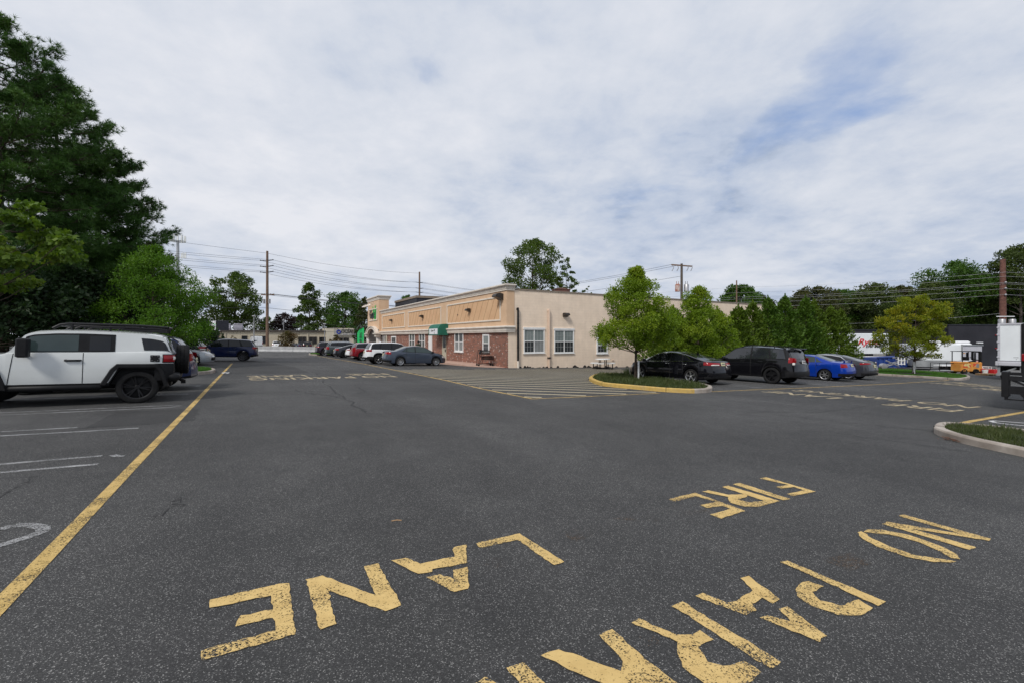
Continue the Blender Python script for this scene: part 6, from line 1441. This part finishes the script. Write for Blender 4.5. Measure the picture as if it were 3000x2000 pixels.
for k in range(9): x = .15+(L_-.3)*k/8; mb.box(x-.02,x+.02,-.025,0,.4,z1-.25)
mb.build('panel_rib', M['trailer_g'], q); mb = MB(); mb.box(-.02,L_+.1,-.05,2.42,z1-.1,z1); mb.build('top_rail', M['band'], o2)
b = D(2812, 50); o = empty('camper_roof', b, 0, 'rounded white van top showing above the storage trailer', 'van'); z0 = Z(1010, 50)-b.z; z1 = Z(998.5, 50)-b.z
g = []
for k in range(9):
    t = k/8; g.append([((-2.2+3.7*t), y, (z1 if 0 < t < 1 else z1-.35)-(.12 if y in (0, 2) else 0)) for y in (0,.3,1,1.7,2)])
mb = MB(); mb.bev(-2.2,1.55,0,2,.5,z1-.25,.15); mb.bev(-2.0,1.45,.15,1.85,z1-.3,z1,.12); mb.build('body', M['white'], o)
hb_, ty_, rm_ = wheel_meshes(.36, M['rims'], 5, .23)
for i, (x, y) in enumerate(((-1.5,.12),(1.0,.12),(-1.5,1.88),(1.0,1.88))):
    trio = (hb_, ty_, rm_) if i == 0 else (hb_.copy(), ty_.copy(), rm_.copy())
    if i:
        for q in trio: COL.objects.link(q)
    trio[0].parent = o; trio[1].parent = trio[0]; trio[2].parent = trio[0]; trio[0].location = (x, y, .36); trio[0].rotation_euler = (0,0,pi if y < 1 else 0)
# forklift
dF = 36.6; b = D(2832, dF); o = empty('forklift', b, 0, 'old orange forklift covered in graffiti with an overhead guard', 'forklift')
s = 1/F*dF
mb = MB(); mb.bev(-.86,.02,-.45,.55,.16,.93,.10); mb.prism([(-.86,-.45,.9),(-.30,-.45,.9),(-.30,-.45,1.02),(-.75,-.45,1.0)], (0,1,0)); mb.build('counterweight', M['fork'], o, smooth=30, fix=True)
mb = MB(); mb.bev(0,.88,-.42,.52,.20,.98,.05); mb.build('body', M['fork'], o)
mb = MB(); mb.box(-.74,-.12,-.462,-.451,.55,.86); mb.box(-.6,-.2,-.463,-.45,.36,.44); mb.box(.1,.5,-.432,-.42,.62,.9); mb.build('graffiti', M['graf'], o)
mb = MB(); mb.bev(.34,.58,-.44,-.40,.55,.85,.01); mb.build('side_panel', M['band'], o)
mb = MB(); mb.bev(.02,.45,-.2,.3,.98,1.06,.03); mb.bev(-.08,.04,-.2,.3,1.0,1.4,.03); mb.build('seat', M['black'], o)
mb = MB(); mb.ob((-.45,-.3,.98),(.6,0,.12),(0,.7,0),(0,0,.05)); mb.build('hood_sheet', M['white'], o)
mb = MB()
for x in (-.74, .60): 
    for y in (-.38, .46): mb.tube([(x,y,.95),(x,y,1.83)], .035, 6)
mb.build('guard_post', M['black'], o); mb = MB()
mb.box(-.84,.70,-.45,.52,1.83,1.87); mb.build('overhead_guard', M['black'], o)
mb = MB()
for y in (-.3,.35): mb.box(.78,.90,y-.05,y+.05,.1,1.83); mb.box(.34,.42,y-.04,y+.04,.95,1.75)
for z in (.6,1.1,1.75): mb.box(.78,.88,-.3,.35,z,z+.08)
mb.build('mast', M['blackmetal'], o)
mb = MB(); mb.lathe([(.14,-.015),(.16,0),(.14,.015),(.12,0)], (.52,.05,1.3), (.5,0,.8), 16, closed=True); mb.tube([(.52,.05,1.3),(.65,.05,1.0)], .02, 6); mb.build('steering_wheel', M['black'], o)
mb = MB(); mb.box(-.66,-.55,-.43,-.37,1.66,1.74); mb.build('lamp', M['amberlens'], o)
hb_, ty_, rm_ = wheel_meshes(.24, M['rimd'], 5, .2)
for i, (x, y) in enumerate(((-.62,-.38),(.28,-.44),(.92,-.38),(-.62,.45),(.92,.45))):
    trio = (hb_, ty_, rm_) if i == 0 else (hb_.copy(), ty_.copy(), rm_.copy())
    if i:
        for q in trio: COL.objects.link(q)
    trio[0].parent = o; trio[1].parent = trio[0]; trio[2].parent = trio[0]; trio[0].location = (x, y, .22); trio[0].rotation_euler = (0,0,pi if y < 0 else 0); trio[0].scale = (.92,1,.92)
# platform cart
b = D(2763, 37.2); o = empty('platform_cart', b, .05, 'black platform cart with tubular end rails beside the forklift', 'cart')
mb = MB(); mb.bev(-.75,.75,-.4,.4,.18,.25,.02); mb.build('deck', M['band'], o); mb = MB()
mb.tube([(-.72,-.38,.2),(-.72,-.38,.86),(-.72,.38,.86),(-.72,.38,.2)], .025, 6); mb.tube([(.72,-.38,.2),(.72,-.38,.86),(.72,.38,.86),(.72,.38,.2)], .025, 6); mb.tube([(-.72,-.38,.84),(.72,-.38,.84)], .02, 6); mb.build('rail', M['black'], o)
for x in (-.55,.55):
    for y in (-.3,.3): mb = MB(); mb.lathe([(.0,-.03),(.08,-.03),(.08,.03),(0,.03)], (x,y,.085), (0,1,0), 12); mb.tube([(x,y,.09),(x,y,.2)], .03, 6); mb.build('caster', M['rubber'], o)
b = D(2790, 39.5); o = empty('dark_engine', b, 0, 'dark engine block under a white board behind the platform cart', 'engine'); mb = MB(); mb.bev(-1.0,.5,-.3,.3,.05,.55,.06); mb.lathe([(0,0),(.2,0),(.2,.2),(0,.2)], (-.4,-.3,.35), (0,-1,0), 12); mb.build('block', M['black'], o); mb = MB(); mb.box(-1.3,.9,-.4,.4,.56,.66); mb.build('board', M['white'], o)
# red lawn chair
b = D(2888, 36.8); o = empty('lawn_chair', b, .5, 'folding lawn chair with red and white checked webbing', 'chair')
M['check'] = pm('red_check_webbing', (.55,.06,.05), (.65,.35,.32), 16, .7, lo=.46, hi=.54)
mb = MB(); mb.ob((-.3,-.25,.42),(.56,0,0),(0,.5,-.02),(0,0,.03)); mb.build('seat', M['check'], o); mb = MB(); mb.ob((-.3,.22,.42),(.56,0,0),(0,.28,.66),(0,.03,-.01)); mb.build('backrest', M['check'], o)
for x in (-.33, .3): mb = MB(); mb.tube([(x,-.3,0),(x,-.25,.62),(x,.3,.62),(x,.35,.55)], .018, 6); mb.tube([(x,.35,0),(x,-.1,.42),(x,.22,.42),(x,.52,1.1)], .018, 6); mb.build('chair_frame', M['whitep'], o)
def bin_(name, px, d, w, h, mt, lb, cat, rim=None):
    b = D(px, d); o = empty(name, b, 0, lb, cat); mb = MB(); mb.lathe([(0,.0),(w*.85,0),(w,h),(w*1.06,h),(w*1.06,h-.05),(w*.98,h-.05)], (0,0,0), n=18); mb.build('shell', mt, o, smooth=40); mb = MB(); mb.lathe([(w*.97,h-.02),(0,h-.02)], (0,0,0), n=18); mb.build('lid', rim or mt, o)
bin_('red_bin', 2878, 36.2, .18, .45, M['redp'], 'red plastic bin standing under the lawn chair arm', 'bin')
bin_('white_bucket', 2886, 35.2, .17, .40, M['whitep'], 'white plastic bucket on the ground before the lawn chair', 'bucket')
b = D(2893, 34.6); o = empty('wooden_pallet', b, .2, 'low wooden pallet below the white bucket', 'pallet'); mb = MB()
for k in range(5): mb.box(-.6,.6,-.38+k*.17,-.26+k*.17,.10,.13)
mb.build('deck_boards', M['woodl'], o); mb = MB()
for x in (-.58,-.05,.5): mb.box(x,x+.09,-.38,.42,0,.10)
mb.build('bearer', M['woodl'], o)
b = D(2912, 35.4); o = empty('toolbox', b, .2, 'red toolbox beside the white bucket', 'toolbox'); mb = MB(); mb.bev(-.3,.3,-.2,.2,.1,.45,.03); mb.build('case', M['redp'], o); mb = MB(); mb.tube([(-.15,0,.45),(-.12,0,.54),(.12,0,.54),(.15,0,.45)], .02, 6); mb.build('handle', M['black'], o)
b = D(2898, 35.8); o = empty('black_tray', b, 0, 'black tray of parts between the bucket and the red toolbox', 'tray'); mb = MB(); mb.prism([(-.32,-.2,.05),(.3,-.2,.05),(.36,-.25,.26),(-.38,-.25,.26)], (0,.45,0)); mb.build('tray', M['black'], o, fix=True); mb = MB(); mb.tube([(-.2,0,.3),(.5,-.1,.36)], .02, 6); mb.build('rod', M['steel'], o)
for px, d, w, h, lb in ((2928, 34.2, .28, .09, 'white crumpled sheet on the tarmac below the black truck step'), (2652, 36.5, .35, .06, 'flat white board lying behind the grass island'), (744, 20.3, .0, 0, '')):
    if not lb: continue
    b = D(px, d); mb = MB(); g = [[(w*(i-3)/3, .16*(j-2)/2, h*(.6+.5*mnoise.noise((i*.9, j*.9, px*.1)))) for j in range(5)] for i in range(7)]; mb.grid(g); mb.grid([[(x, y, .0) for x, y, z in r] for r in g], 0, True); oo = mb.build('litter', M['white'], None, fix=True); oo.location = b; tag(oo, lb, 'litter')
b = P(662, 1093); mb = MB(); g = [[(.16*(i-3)/3+.02*math.sin(j), .09*(j-2)/2, .05*(.7+.8*mnoise.noise((i*1.3, j*1.3, 2)))) for j in range(5)] for i in range(7)]; mb.grid(g); oo = mb.build('litter', M['white']); oo.location = b; tag(oo, 'scrap of white plastic bag on the asphalt right of the yellow line', 'litter')
# white box truck at the right edge (seen from behind)
dB = 28.5; b = D(2922, dB); o = empty('box_truck', b, rad(-49), 'tall white box truck standing with its back to the lot at the right edge', 'truck')
zb, zt = Z(1056, dB)-b.z, Z(948, dB)-b.z; mb = MB(); mb.bev(0, 2.35, 0, 5.5, zb, zt, .04); bx = mb.build('box', M['trailer'], o)
mb = MB(); mb.box(.02,.12,-.05,-.002,zb,zt); mb.box(.98,1.05,-.05,-.002,zb,zt); mb.box(.12,.98,-.05,-.002,zt-.1,zt); mb.build('door_frame', M['trailer_g'], bx)
for k in range(5):
    z = zb+.25+(zt-zb-.5)*k/4
    mb = MB(); mb.bev(-.03,.10,-.08,-.051,z-.05,z+.05,.01); mb.build('hinge', M['trailer_g'], bx)
mb = MB(); 
for k in range(4): mb.lathe([(.02,.004),(.02,0)], (.35+.02*k, -.003, zb+.3+k*.55), (0,-1,0), 8)
mb.box(.68,.90,-.006,-.001,zb+.22,zb+.25); mb.box(.78,.83,-.006,-.001,zb+.10,zb+.14); mb.build('small_marking', M['band'], bx)
mb = MB(); mb.bev(-.1,2.4,-.12,.3,zb-.30,zb-.02,.03); mb.box(.05,1.5,-.16,-.121,zb-.26,zb-.10); mb.build('rear_sill', M['trailer_g'], o)
mb = MB()
for x in (.0, .95): mb.ob((x,0,.35),(.12,0,0),(0,.12,0),(0,0,zb-.65)); mb.ob((x+.1,0,.35),(.7,0,.38),(0,.1,0),(0,0,.10))
mb.box(-.05,2.4,-.05,.1,.30,.42); mb.build('tail_lift', M['band'], o)
mb = MB(); mb.box(.2,2.2,1,5.3,zb-.6,zb-.3); mb.build('chassis', M['black'], o)
hb_, ty_, rm_ = wheel_meshes(.48, M['rimd'], 5, .3)
for i, (x, y) in enumerate(((.25,1.4),(2.1,1.4),(.25,4.6),(2.1,4.6))):
    trio = (hb_, ty_, rm_) if i == 0 else (hb_.copy(), ty_.copy(), rm_.copy())
    if i:
        for q in trio: COL.objects.link(q)
    trio[0].parent = o; trio[1].parent = trio[0]; trio[2].parent = trio[0]; trio[0].location = (x, y, .48); trio[0].rotation_euler = (0,0,pi/2 if x < 1 else -pi/2)
b = D(2975, 30.2); o = empty('parts_pile', b, 0, 'cardboard box and bent pipes stacked under the back of the white box truck', 'pile'); mb = MB(); mb.bev(-.1,.35,-.9,-.4,.0,.4,.01); mb.build('box', M['card'], o); mb = MB(); mb.tube([(-1.0,-.9,.1),(-.6,-.9,.2),(-.3,-.9,.55)], .05, 6); mb.tube([(-.8,-1,.1),(-.4,-1,.15),(-.1,-1,.5)], .05, 6); mb.build('pipes', M['steel'], o)
# black truck with a heavy rear step, just entering the frame
dK = 12.6; b = D(2932, dK); o = empty('black_truck', b, rad(-52), 'black truck at the right edge with a heavy black rear step frame', 'truck')
def Xk(px): return (px-2932)/F*dK*.68
def Zk(py): return Z(py, dK)-b.z
x1 = Xk(2999)+.9
mb = MB(); X0 = Xk(2933)
mb.bev(X0, Xk(2955), 0, .55, Zk(1161), Zk(1087), .012)
mb.box(Xk(2955), x1, .02, .10, Zk(1112), Zk(1088)); mb.box(Xk(2955), x1, .02, .10, Zk(1151), Zk(1128)); mb.box(Xk(2942), x1, .02, .10, Zk(1169), Zk(1165)); mb.box(Xk(2942), Xk(2953), .02, .10, Zk(1166), Zk(1150))
mb.prism([(Xk(2986),.02,Zk(1151)),(x1,.02,Zk(1151)),(x1,.02,Zk(1166)),(Xk(2996),.02,Zk(1166)),(Xk(2996),.02,Zk(1161))], (0,.08,0)); mb.ob((Xk(2958),.04,Zk(1112)),(.12,0,0),(.3,0,-.16),(0,.05,0)); mb.build('rear_step', M['blackmetal'], o, fix=True)
mb = MB(); mb.box(Xk(2958), Xk(2992), .012, .02, Zk(1098.5), Zk(1097)); mb.ob((Xk(2972),.05,Zk(1112)),(.22,0,-.14),(.1,0,.0),(0,.05,0)); mb.build('step_plate', M['band'], o)
mb = MB(); mb.bev(Xk(2988), Xk(2988)+2.3, .12, 6, Zk(1120), Zk(948), .03); mb.build('body', M['black'], o)
mb = MB(); mb.bev(Xk(2990), Xk(2990)+.12, .03, .12, Zk(1056), Zk(1034), .02); mb.build('tail_light', M['redlens'], o)
mb = MB(); mb.box(Xk(2991), Xk(2991)+.3, .08, .119, Zk(1104), Zk(1092)); mb.build('number_plate', M['platew'], o)
hb_, ty_, rm_ = wheel_meshes(.42, M['rimb'], 5, .3); hb_.parent = o; ty_.parent = hb_; rm_.parent = hb_; hb_.location = (Xk(2993.5)+.35, 1.4, .42); hb_.rotation_euler = (0,0,pi/2)
q = (hb_.copy(), ty_.copy(), rm_.copy())
for z in q: COL.objects.link(z)
q[0].parent = o; q[1].parent = q[0]; q[2].parent = q[0]; q[0].location = (Xk(2993.5)+.35, 4.6, .42)
# ------------------------------------------------------------------ small things by the shop
# shopping cart
b = sh(-1.0, 1.05); b.z = G(b.x, b.y)+.03; q = P(1417, 1073); b = Vector((q.x, q.y, G(q.x, q.y)+.05))
o = empty('shopping_cart', b, .35, 'dark two tier shopping cart parked against the brick front', 'shopping cart')
o.scale = (1.12,)*3
def basket(x0, x1, z0, z1, w0, w1, n, name):
    mb = MB(); r = .013
    for s in (1, -1):
        for k in range(n+1):
            x = x0+(x1-x0)*k/n; mb.tube([(x, s*w0, z0), (x, s*w1, z1)], r, 4)
        for t in (0, .33, .66, 1): mb.tube([(x0, s*(w0+(w1-w0)*t), z0+(z1-z0)*t), (x1, s*(w0+(w1-w0)*t), z0+(z1-z0)*t)], r*(2 if t == 1 else 1), 4)
    for k in range(n+1): x = x0+(x1-x0)*k/n; mb.tube([(x, -w0, z0), (x, w0, z0)], r, 4)
    for x in (x0, x1):
        for t in (.3, .6, 1): mb.tube([(x, -(w0+(w1-w0)*t), z0+(z1-z0)*t), (x, w0+(w1-w0)*t, z0+(z1-z0)*t)], r, 4)
    mb.build(name, M['black'], o)
basket(-.18, .38, .78, 1.0, .2, .24, 9, 'basket'); basket(-.12, .62, .42, .62, .2, .22, 11, 'basket')
mb = MB()
for s in (1, -1): mb.tube([(-.42,s*.26,.12),(-.30,s*.24,1.05)], .018, 6); mb.tube([(-.42,s*.24,.14),(.62,s*.24,.16)], .016, 6); mb.tube([(-.2,s*.24,.16),(-.1,s*.22,.45),(-.22,s*.22,.8)], .014, 6); mb.tube([(-.30,s*.24,1.05),(.38,s*.24,1.0)], .014, 6)
mb.tube([(-.32,-.26,1.06),(-.32,.26,1.06)], .022, 6); mb.tube([(.6,-.24,.16),(.6,.24,.16)], .014, 6); mb.ob((-.3,-.22,.78),(.1,0,.26),(0,.44,0),(.02,0,0)); mb.build('cart_frame', M['black'], o)
for x in (-.40, .55):
    for s in (.24, -.24): mb = MB(); mb.lathe([(0,-.02),(.065,-.02),(.065,.02),(0,.02)], (x, s, .065), (0,1,0), 12); mb.tube([(x,s,.065),(x,s,.15)], .018, 6); mb.build('caster', M['rubber'], o)
# round picnic table
b = D(1764, 31.0); b = P(1766, 1079.5); o = empty('picnic_table', b, .35, 'white topped picnic table on black legs against the block wall', 'picnic table')
S = b.y/F
mb = MB(); g = [(.56*1.0*math.cos(a)*(1.0+.0*0), .56*math.sin(a)*.9) for a in np.linspace(0, 2*pi, 28, endpoint=False)]
mb.prism([(x, y, .70) for x, y in g], (0,0,.05)); mb.build('table_top', M['whitep'], o)
for k in range(4):
    a = k*pi/2+.5; c, s = math.cos(a), math.sin(a); mb = MB(); pts = []
    out = [(.66*math.cos(a+t), .66*math.sin(a+t)) for t in np.linspace(-.62,.62,9)]; inn = [(.92*math.cos(a+t), .92*math.sin(a+t)) for t in np.linspace(.62,-.62,9)]
    mb.prism([(x, y, .41) for x, y in out+inn], (0,0,.045)); mb.build('bench', M['whitep'], o, fix=True)
    mb = MB(); mb.tube([(.80*c,.80*s,.0),(.80*c,.80*s,.42)], .04, 6); mb.tube([(.30*c,.30*s,.02),(.30*c,.30*s,.70)], .035, 6); mb.tube([(0,0,.05),(.84*c,.84*s,.05)], .04, 6); mb.build('leg', M['black'], o)
# litter leaves by the kerb gap
mb = []
c = P(2812, 1291)
for k in range(160):
    x, y = c.x+rnd.gauss(0,.10), c.y+rnd.gauss(.02,.06); a = rnd.uniform(0,6.28); r = rnd.uniform(.012,.028); z = G(x,y)+.01+rnd.uniform(0,.03)
    mb += [(x+r*math.cos(a), y+r*math.sin(a), z), (x-r*.5*math.sin(a), y+r*.5*math.cos(a), z+.01), (x-r*math.cos(a), y-r*math.sin(a), z), (x+r*.5*math.sin(a), y-r*.5*math.cos(a), z+.008)]
tag(quads_mesh('dry_leaves', np.array(mb), pm('dry_leaf', (.14,.05,.025), (.24,.10,.05), 30, .8)), kind='stuff')
# fallen twig
mb = MB(); a = P(560+1190/2.0276, 1340+380/2.0276); e = P(560+1250/2.0276, 1340+376/2.0276); mb.tube([a+Vector((0,0,.008)), (a+e)/2+Vector((0,.004,.012)), e+Vector((0,0,.008))], .004, 5); tag(mb.build('twig', M['woodl']), 'short dry twig lying on the open asphalt', 'twig')
# stems of tall weed by the black sedan
b = P(1836, 1101); V = []
for k in range(60):
    x, y = b.x+rnd.gauss(0,.12), b.y+rnd.gauss(0,.1); h = rnd.uniform(.2,.6); a = rnd.uniform(0,6.28)
    V += [(x-.02,y,b.z),(x+.02,y,b.z),(x+.12*math.cos(a),y+.12*math.sin(a),b.z+h)]
tag(quads_mesh('weeds', np.array(V), M['weeds'], None, 3), kind='stuff')
# person walking behind the grey sedan
def person():
    b = D(1226, 45.5); b.z = G(b.x, b.y)+.12; rt = empty('person', b, math.atan2(d1.y, d1.x)-pi/2, 'person in a dark green jacket walking along the brick front behind the grey sedan', 'person')
    J = dict(pel=(0,0,.92), sp=(0,.01,1.15), ch=(0,.02,1.36), nk=(0,.02,1.50), hd=(0,.04,1.62), top=(0,.03,1.76), lh=(-.10,0,.90), lk=(-.11,.10,.50), la=(-.11,-.02,.09), lt=(-.12,.14,.04), rh=(.10,0,.90), rk=(.11,.02,.49), ra=(.11,-.22,.14), rt=(.12,-.10,.04),
             ls=(-.19,.01,1.42), le=(-.25,-.10,1.14), lw=(-.24,.02,.90), lf=(-.23,.06,.80), rs=(.19,.01,1.42), re=(.25,.02,1.13), rw=(.24,.18,.94), rf=(.23,.24,.86))
    E = ['pel sp','sp ch','ch nk','nk hd','hd top','pel lh','lh lk','lk la','la lt','pel rh','rh rk','rk ra','ra rt','ch ls','ls le','le lw','lw lf','ch rs','rs re','re rw','rw rf']
    Rr = dict(pel=.15, sp=.14, ch=.165, nk=.06, hd=.095, top=.07, lh=.10, lk=.065, la=.045, lt=.04, rh=.10, rk=.065, ra=.045, rt=.04, ls=.075, le=.05, lw=.036, lf=.03, rs=.075, re=.05, rw=.036, rf=.03)
    ks = list(J); me = bpy.data.meshes.new('body'); me.from_pydata([J[k] for k in ks], [tuple(ks.index(q) for q in e.split()) for e in E], [])
    ob = bpy.data.objects.new('tmp', me); COL.objects.link(ob); m = ob.modifiers.new('s', 'SKIN'); ob.modifiers.new('b', 'SUBSURF').levels = 2
    for i, k in enumerate(ks): sv_ = me.skin_vertices[0].data[i]; sv_.radius = (Rr[k], Rr[k]*(.72 if k in ('sp','ch','pel') else 1)); sv_.use_root = k == 'pel'
    dg = bpy.context.evaluated_depsgraph_get(); mm = bpy.data.meshes.new_from_object(ob.evaluated_get(dg)); bpy.data.objects.remove(ob); mm.name = 'body'
    sk, jk, tr = pm('skin', (.12,.065,.04), (.15,.08,.05), 8, .6), pm('green_jacket', (.02,.035,.022), (.035,.05,.03), 6, .8), pm('dark_trousers', (.02,.02,.025), (.03,.03,.035), 6, .8)
    for q in (sk, jk, tr): mm.materials.append(q)
    for p in mm.polygons:
        z = p.center.z; x = abs(p.center.x); p.material_index = 0 if z > 1.50 or (x > .19 and z < .92) else (1 if z > .9 else 2); p.use_smooth = True
    o = bpy.data.objects.new('body', mm); COL.objects.link(o); o.parent = rt
    mb = MB(); mb.lathe([(0,.135),(.07,.12),(.115,.06),(.12,0),(.105,-.06)], (0,.02,1.68), (0,-.25,1), 16); mb.build('hair', M['black'], rt, smooth=60)
    mb = MB()
    for s in (1,-1):
        mb.lathe([(0,.012),(.014,.008),(.016,0)], (s*.035,.125,1.655), (0,1,0), 8)
        for k in range(5): mb.tube([(s*.235+(k-2)*.008,(.24 if s>0 else .06),.86 if s>0 else .80),(s*.235+(k-2)*.010,(.27 if s>0 else .08),.80 if s>0 else .73)], .008, 5)
    mb.prism([(-.012,.13,1.61),(.012,.13,1.61),(0,.155,1.615),(0,.13,1.65)][:3], (0,.0,.03)); mb.build('face_and_fingers', sk, rt)
person()
# ------------------------------------------------------------------ sky, sun, camera
w = bpy.data.worlds.new('World'); SC.world = w; w.use_nodes = True; nt = w.node_tree; N, Lk = nt.nodes, nt.links
bg = N['Background']; sky = N.new('ShaderNodeTexSky'); sky.sky_type = 'NISHITA'; sky.sun_disc = False
SUN = Vector((-.34, -.62, .71)).normalized()
sky.sun_elevation = math.asin(SUN.z); sky.sun_rotation = math.atan2(SUN.x, SUN.y)
tc = N.new('ShaderNodeTexCoord'); sx = N.new('ShaderNodeSeparateXYZ'); Lk.new(tc.outputs['Generated'], sx.inputs[0])
def mth(op, a, b_=None, c=None):
    n = N.new('ShaderNodeMath'); n.operation = op
    for i, v in enumerate((a, b_, c)):
        if v is None: continue
        if hasattr(v, 'links'): Lk.new(v, n.inputs[i])
        else: n.inputs[i].default_value = v
    return n.outputs[0]
zz = mth('ADD', mth('MAXIMUM', sx.outputs['Z'], 0.0), .22); cu = N.new('ShaderNodeCombineXYZ'); Lk.new(mth('DIVIDE', sx.outputs['X'], zz), cu.inputs[0]); Lk.new(mth('DIVIDE', sx.outputs['Y'], zz), cu.inputs[1])
def cn(scale, det, rough, dist, off):
    mp = N.new('ShaderNodeMapping'); mp.inputs['Location'].default_value = off; Lk.new(cu.outputs[0], mp.inputs['Vector'])
    t = N.new('ShaderNodeTexNoise'); t.inputs['Scale'].default_value = scale; t.inputs['Detail'].default_value = det; t.inputs['Roughness'].default_value = rough; t.inputs['Distortion'].default_value = dist
    Lk.new(mp.outputs[0], t.inputs['Vector']); return t.outputs['Fac']
a = cn(.8, 6, .52, .35, (1.3, 7.9, 0)); b_ = cn(2.2, 8, .55, .25, (8.2, 4.4, 2)); c_ = cn(5.5, 8, .62, .15, (1, 2, 5))
br = mth('ADD', mth('MULTIPLY', a, .42), mth('ADD', mth('MULTIPLY', b_, .36), mth('MULTIPLY', c_, .27)))
br = mth('ADD', mth('ADD', br, -.015), mth('MULTIPLY', sx.outputs['X'], -.06)); br = mth('ADD', br, mth('MULTIPLY', mth('MINIMUM', sx.outputs['Z'], .35), .16))
cl_ = ramp(N, [(.36, (3.3, 4.0, 5.3)), (.44, (4.7, 5.35, 6.6)), (.54, (6.1, 6.5, 7.3)), (.68, (7.45, 7.6, 8.1))]); Lk.new(br, cl_.inputs['Fac'])
cvn = mth('ADD', mth('MULTIPLY', b_, .5), mth('MULTIPLY', a, .5))
for hv, rr, amt in (((-.09, 1, .53), .984, .062), ((.72, 1, .58), .993, .07), ((.95, 1, .68), .985, .09)):
    vd = N.new('ShaderNodeVectorMath'); vd.operation = 'DOT_PRODUCT'; Lk.new(tc.outputs['Generated'], vd.inputs[0]); vd.inputs[1].default_value = Vector(hv).normalized()
    mr = N.new('ShaderNodeMapRange'); mr.interpolation_type = 'SMOOTHSTEP'; mr.inputs['From Min'].default_value = rr; mr.inputs['From Max'].default_value = 1.0; mr.inputs['To Max'].default_value = amt; Lk.new(vd.outputs['Value'], mr.inputs['Value'])
    cvn = mth('SUBTRACT', cvn, mr.outputs['Result'])
cov = ramp(N, [(.275, (0,0,0)), (.39, (1,1,1))]); Lk.new(cvn, cov.inputs['Fac'])
mx = N.new('ShaderNodeMix'); mx.data_type = 'RGBA'; Lk.new(cov.outputs['Color'], mx.inputs['Factor'])
sk2 = N.new('ShaderNodeMix'); sk2.data_type = 'RGBA'; sk2.inputs['Factor'].default_value = .6; Lk.new(sky.outputs['Color'], sk2.inputs['A']); sk2.inputs['B'].default_value = (3.0, 4.3, 7.4, 1)
Lk.new(sk2.outputs['Result'], mx.inputs['A']); Lk.new(cl_.outputs['Color'], mx.inputs['B'])
Lk.new(mx.outputs['Result'], bg.inputs['Color']); bg.inputs['Strength'].default_value = .1
sl = bpy.data.lights.new('sun', 'SUN'); sl.energy = 2.2; sl.angle = rad(12); sl.color = (1, .96, .9)
so = bpy.data.objects.new('sun', sl); COL.objects.link(so); so.rotation_euler = SUN.to_track_quat('Z', 'Y').to_euler()
cd = bpy.data.cameras.new('camera'); cam = bpy.data.objects.new('camera', cd); COL.objects.link(cam); SC.camera = cam
cam.location = (0, 0, CZ); cam.rotation_euler = (pi/2, 0, 0); cd.sensor_width = 36; cd.lens = 36*F/3000; cd.shift_y = (HY-1000)/3000; cd.clip_end = 3000; cd.clip_start = .05
SC.render.engine = 'CYCLES'
vs = SC.view_settings; vs.view_transform = 'Standard'; vs.look = 'None'; vs.exposure = .1; vs.gamma = 1
SC.cycles.max_bounces = 6; SC.cycles.transparent_max_bounces = 4
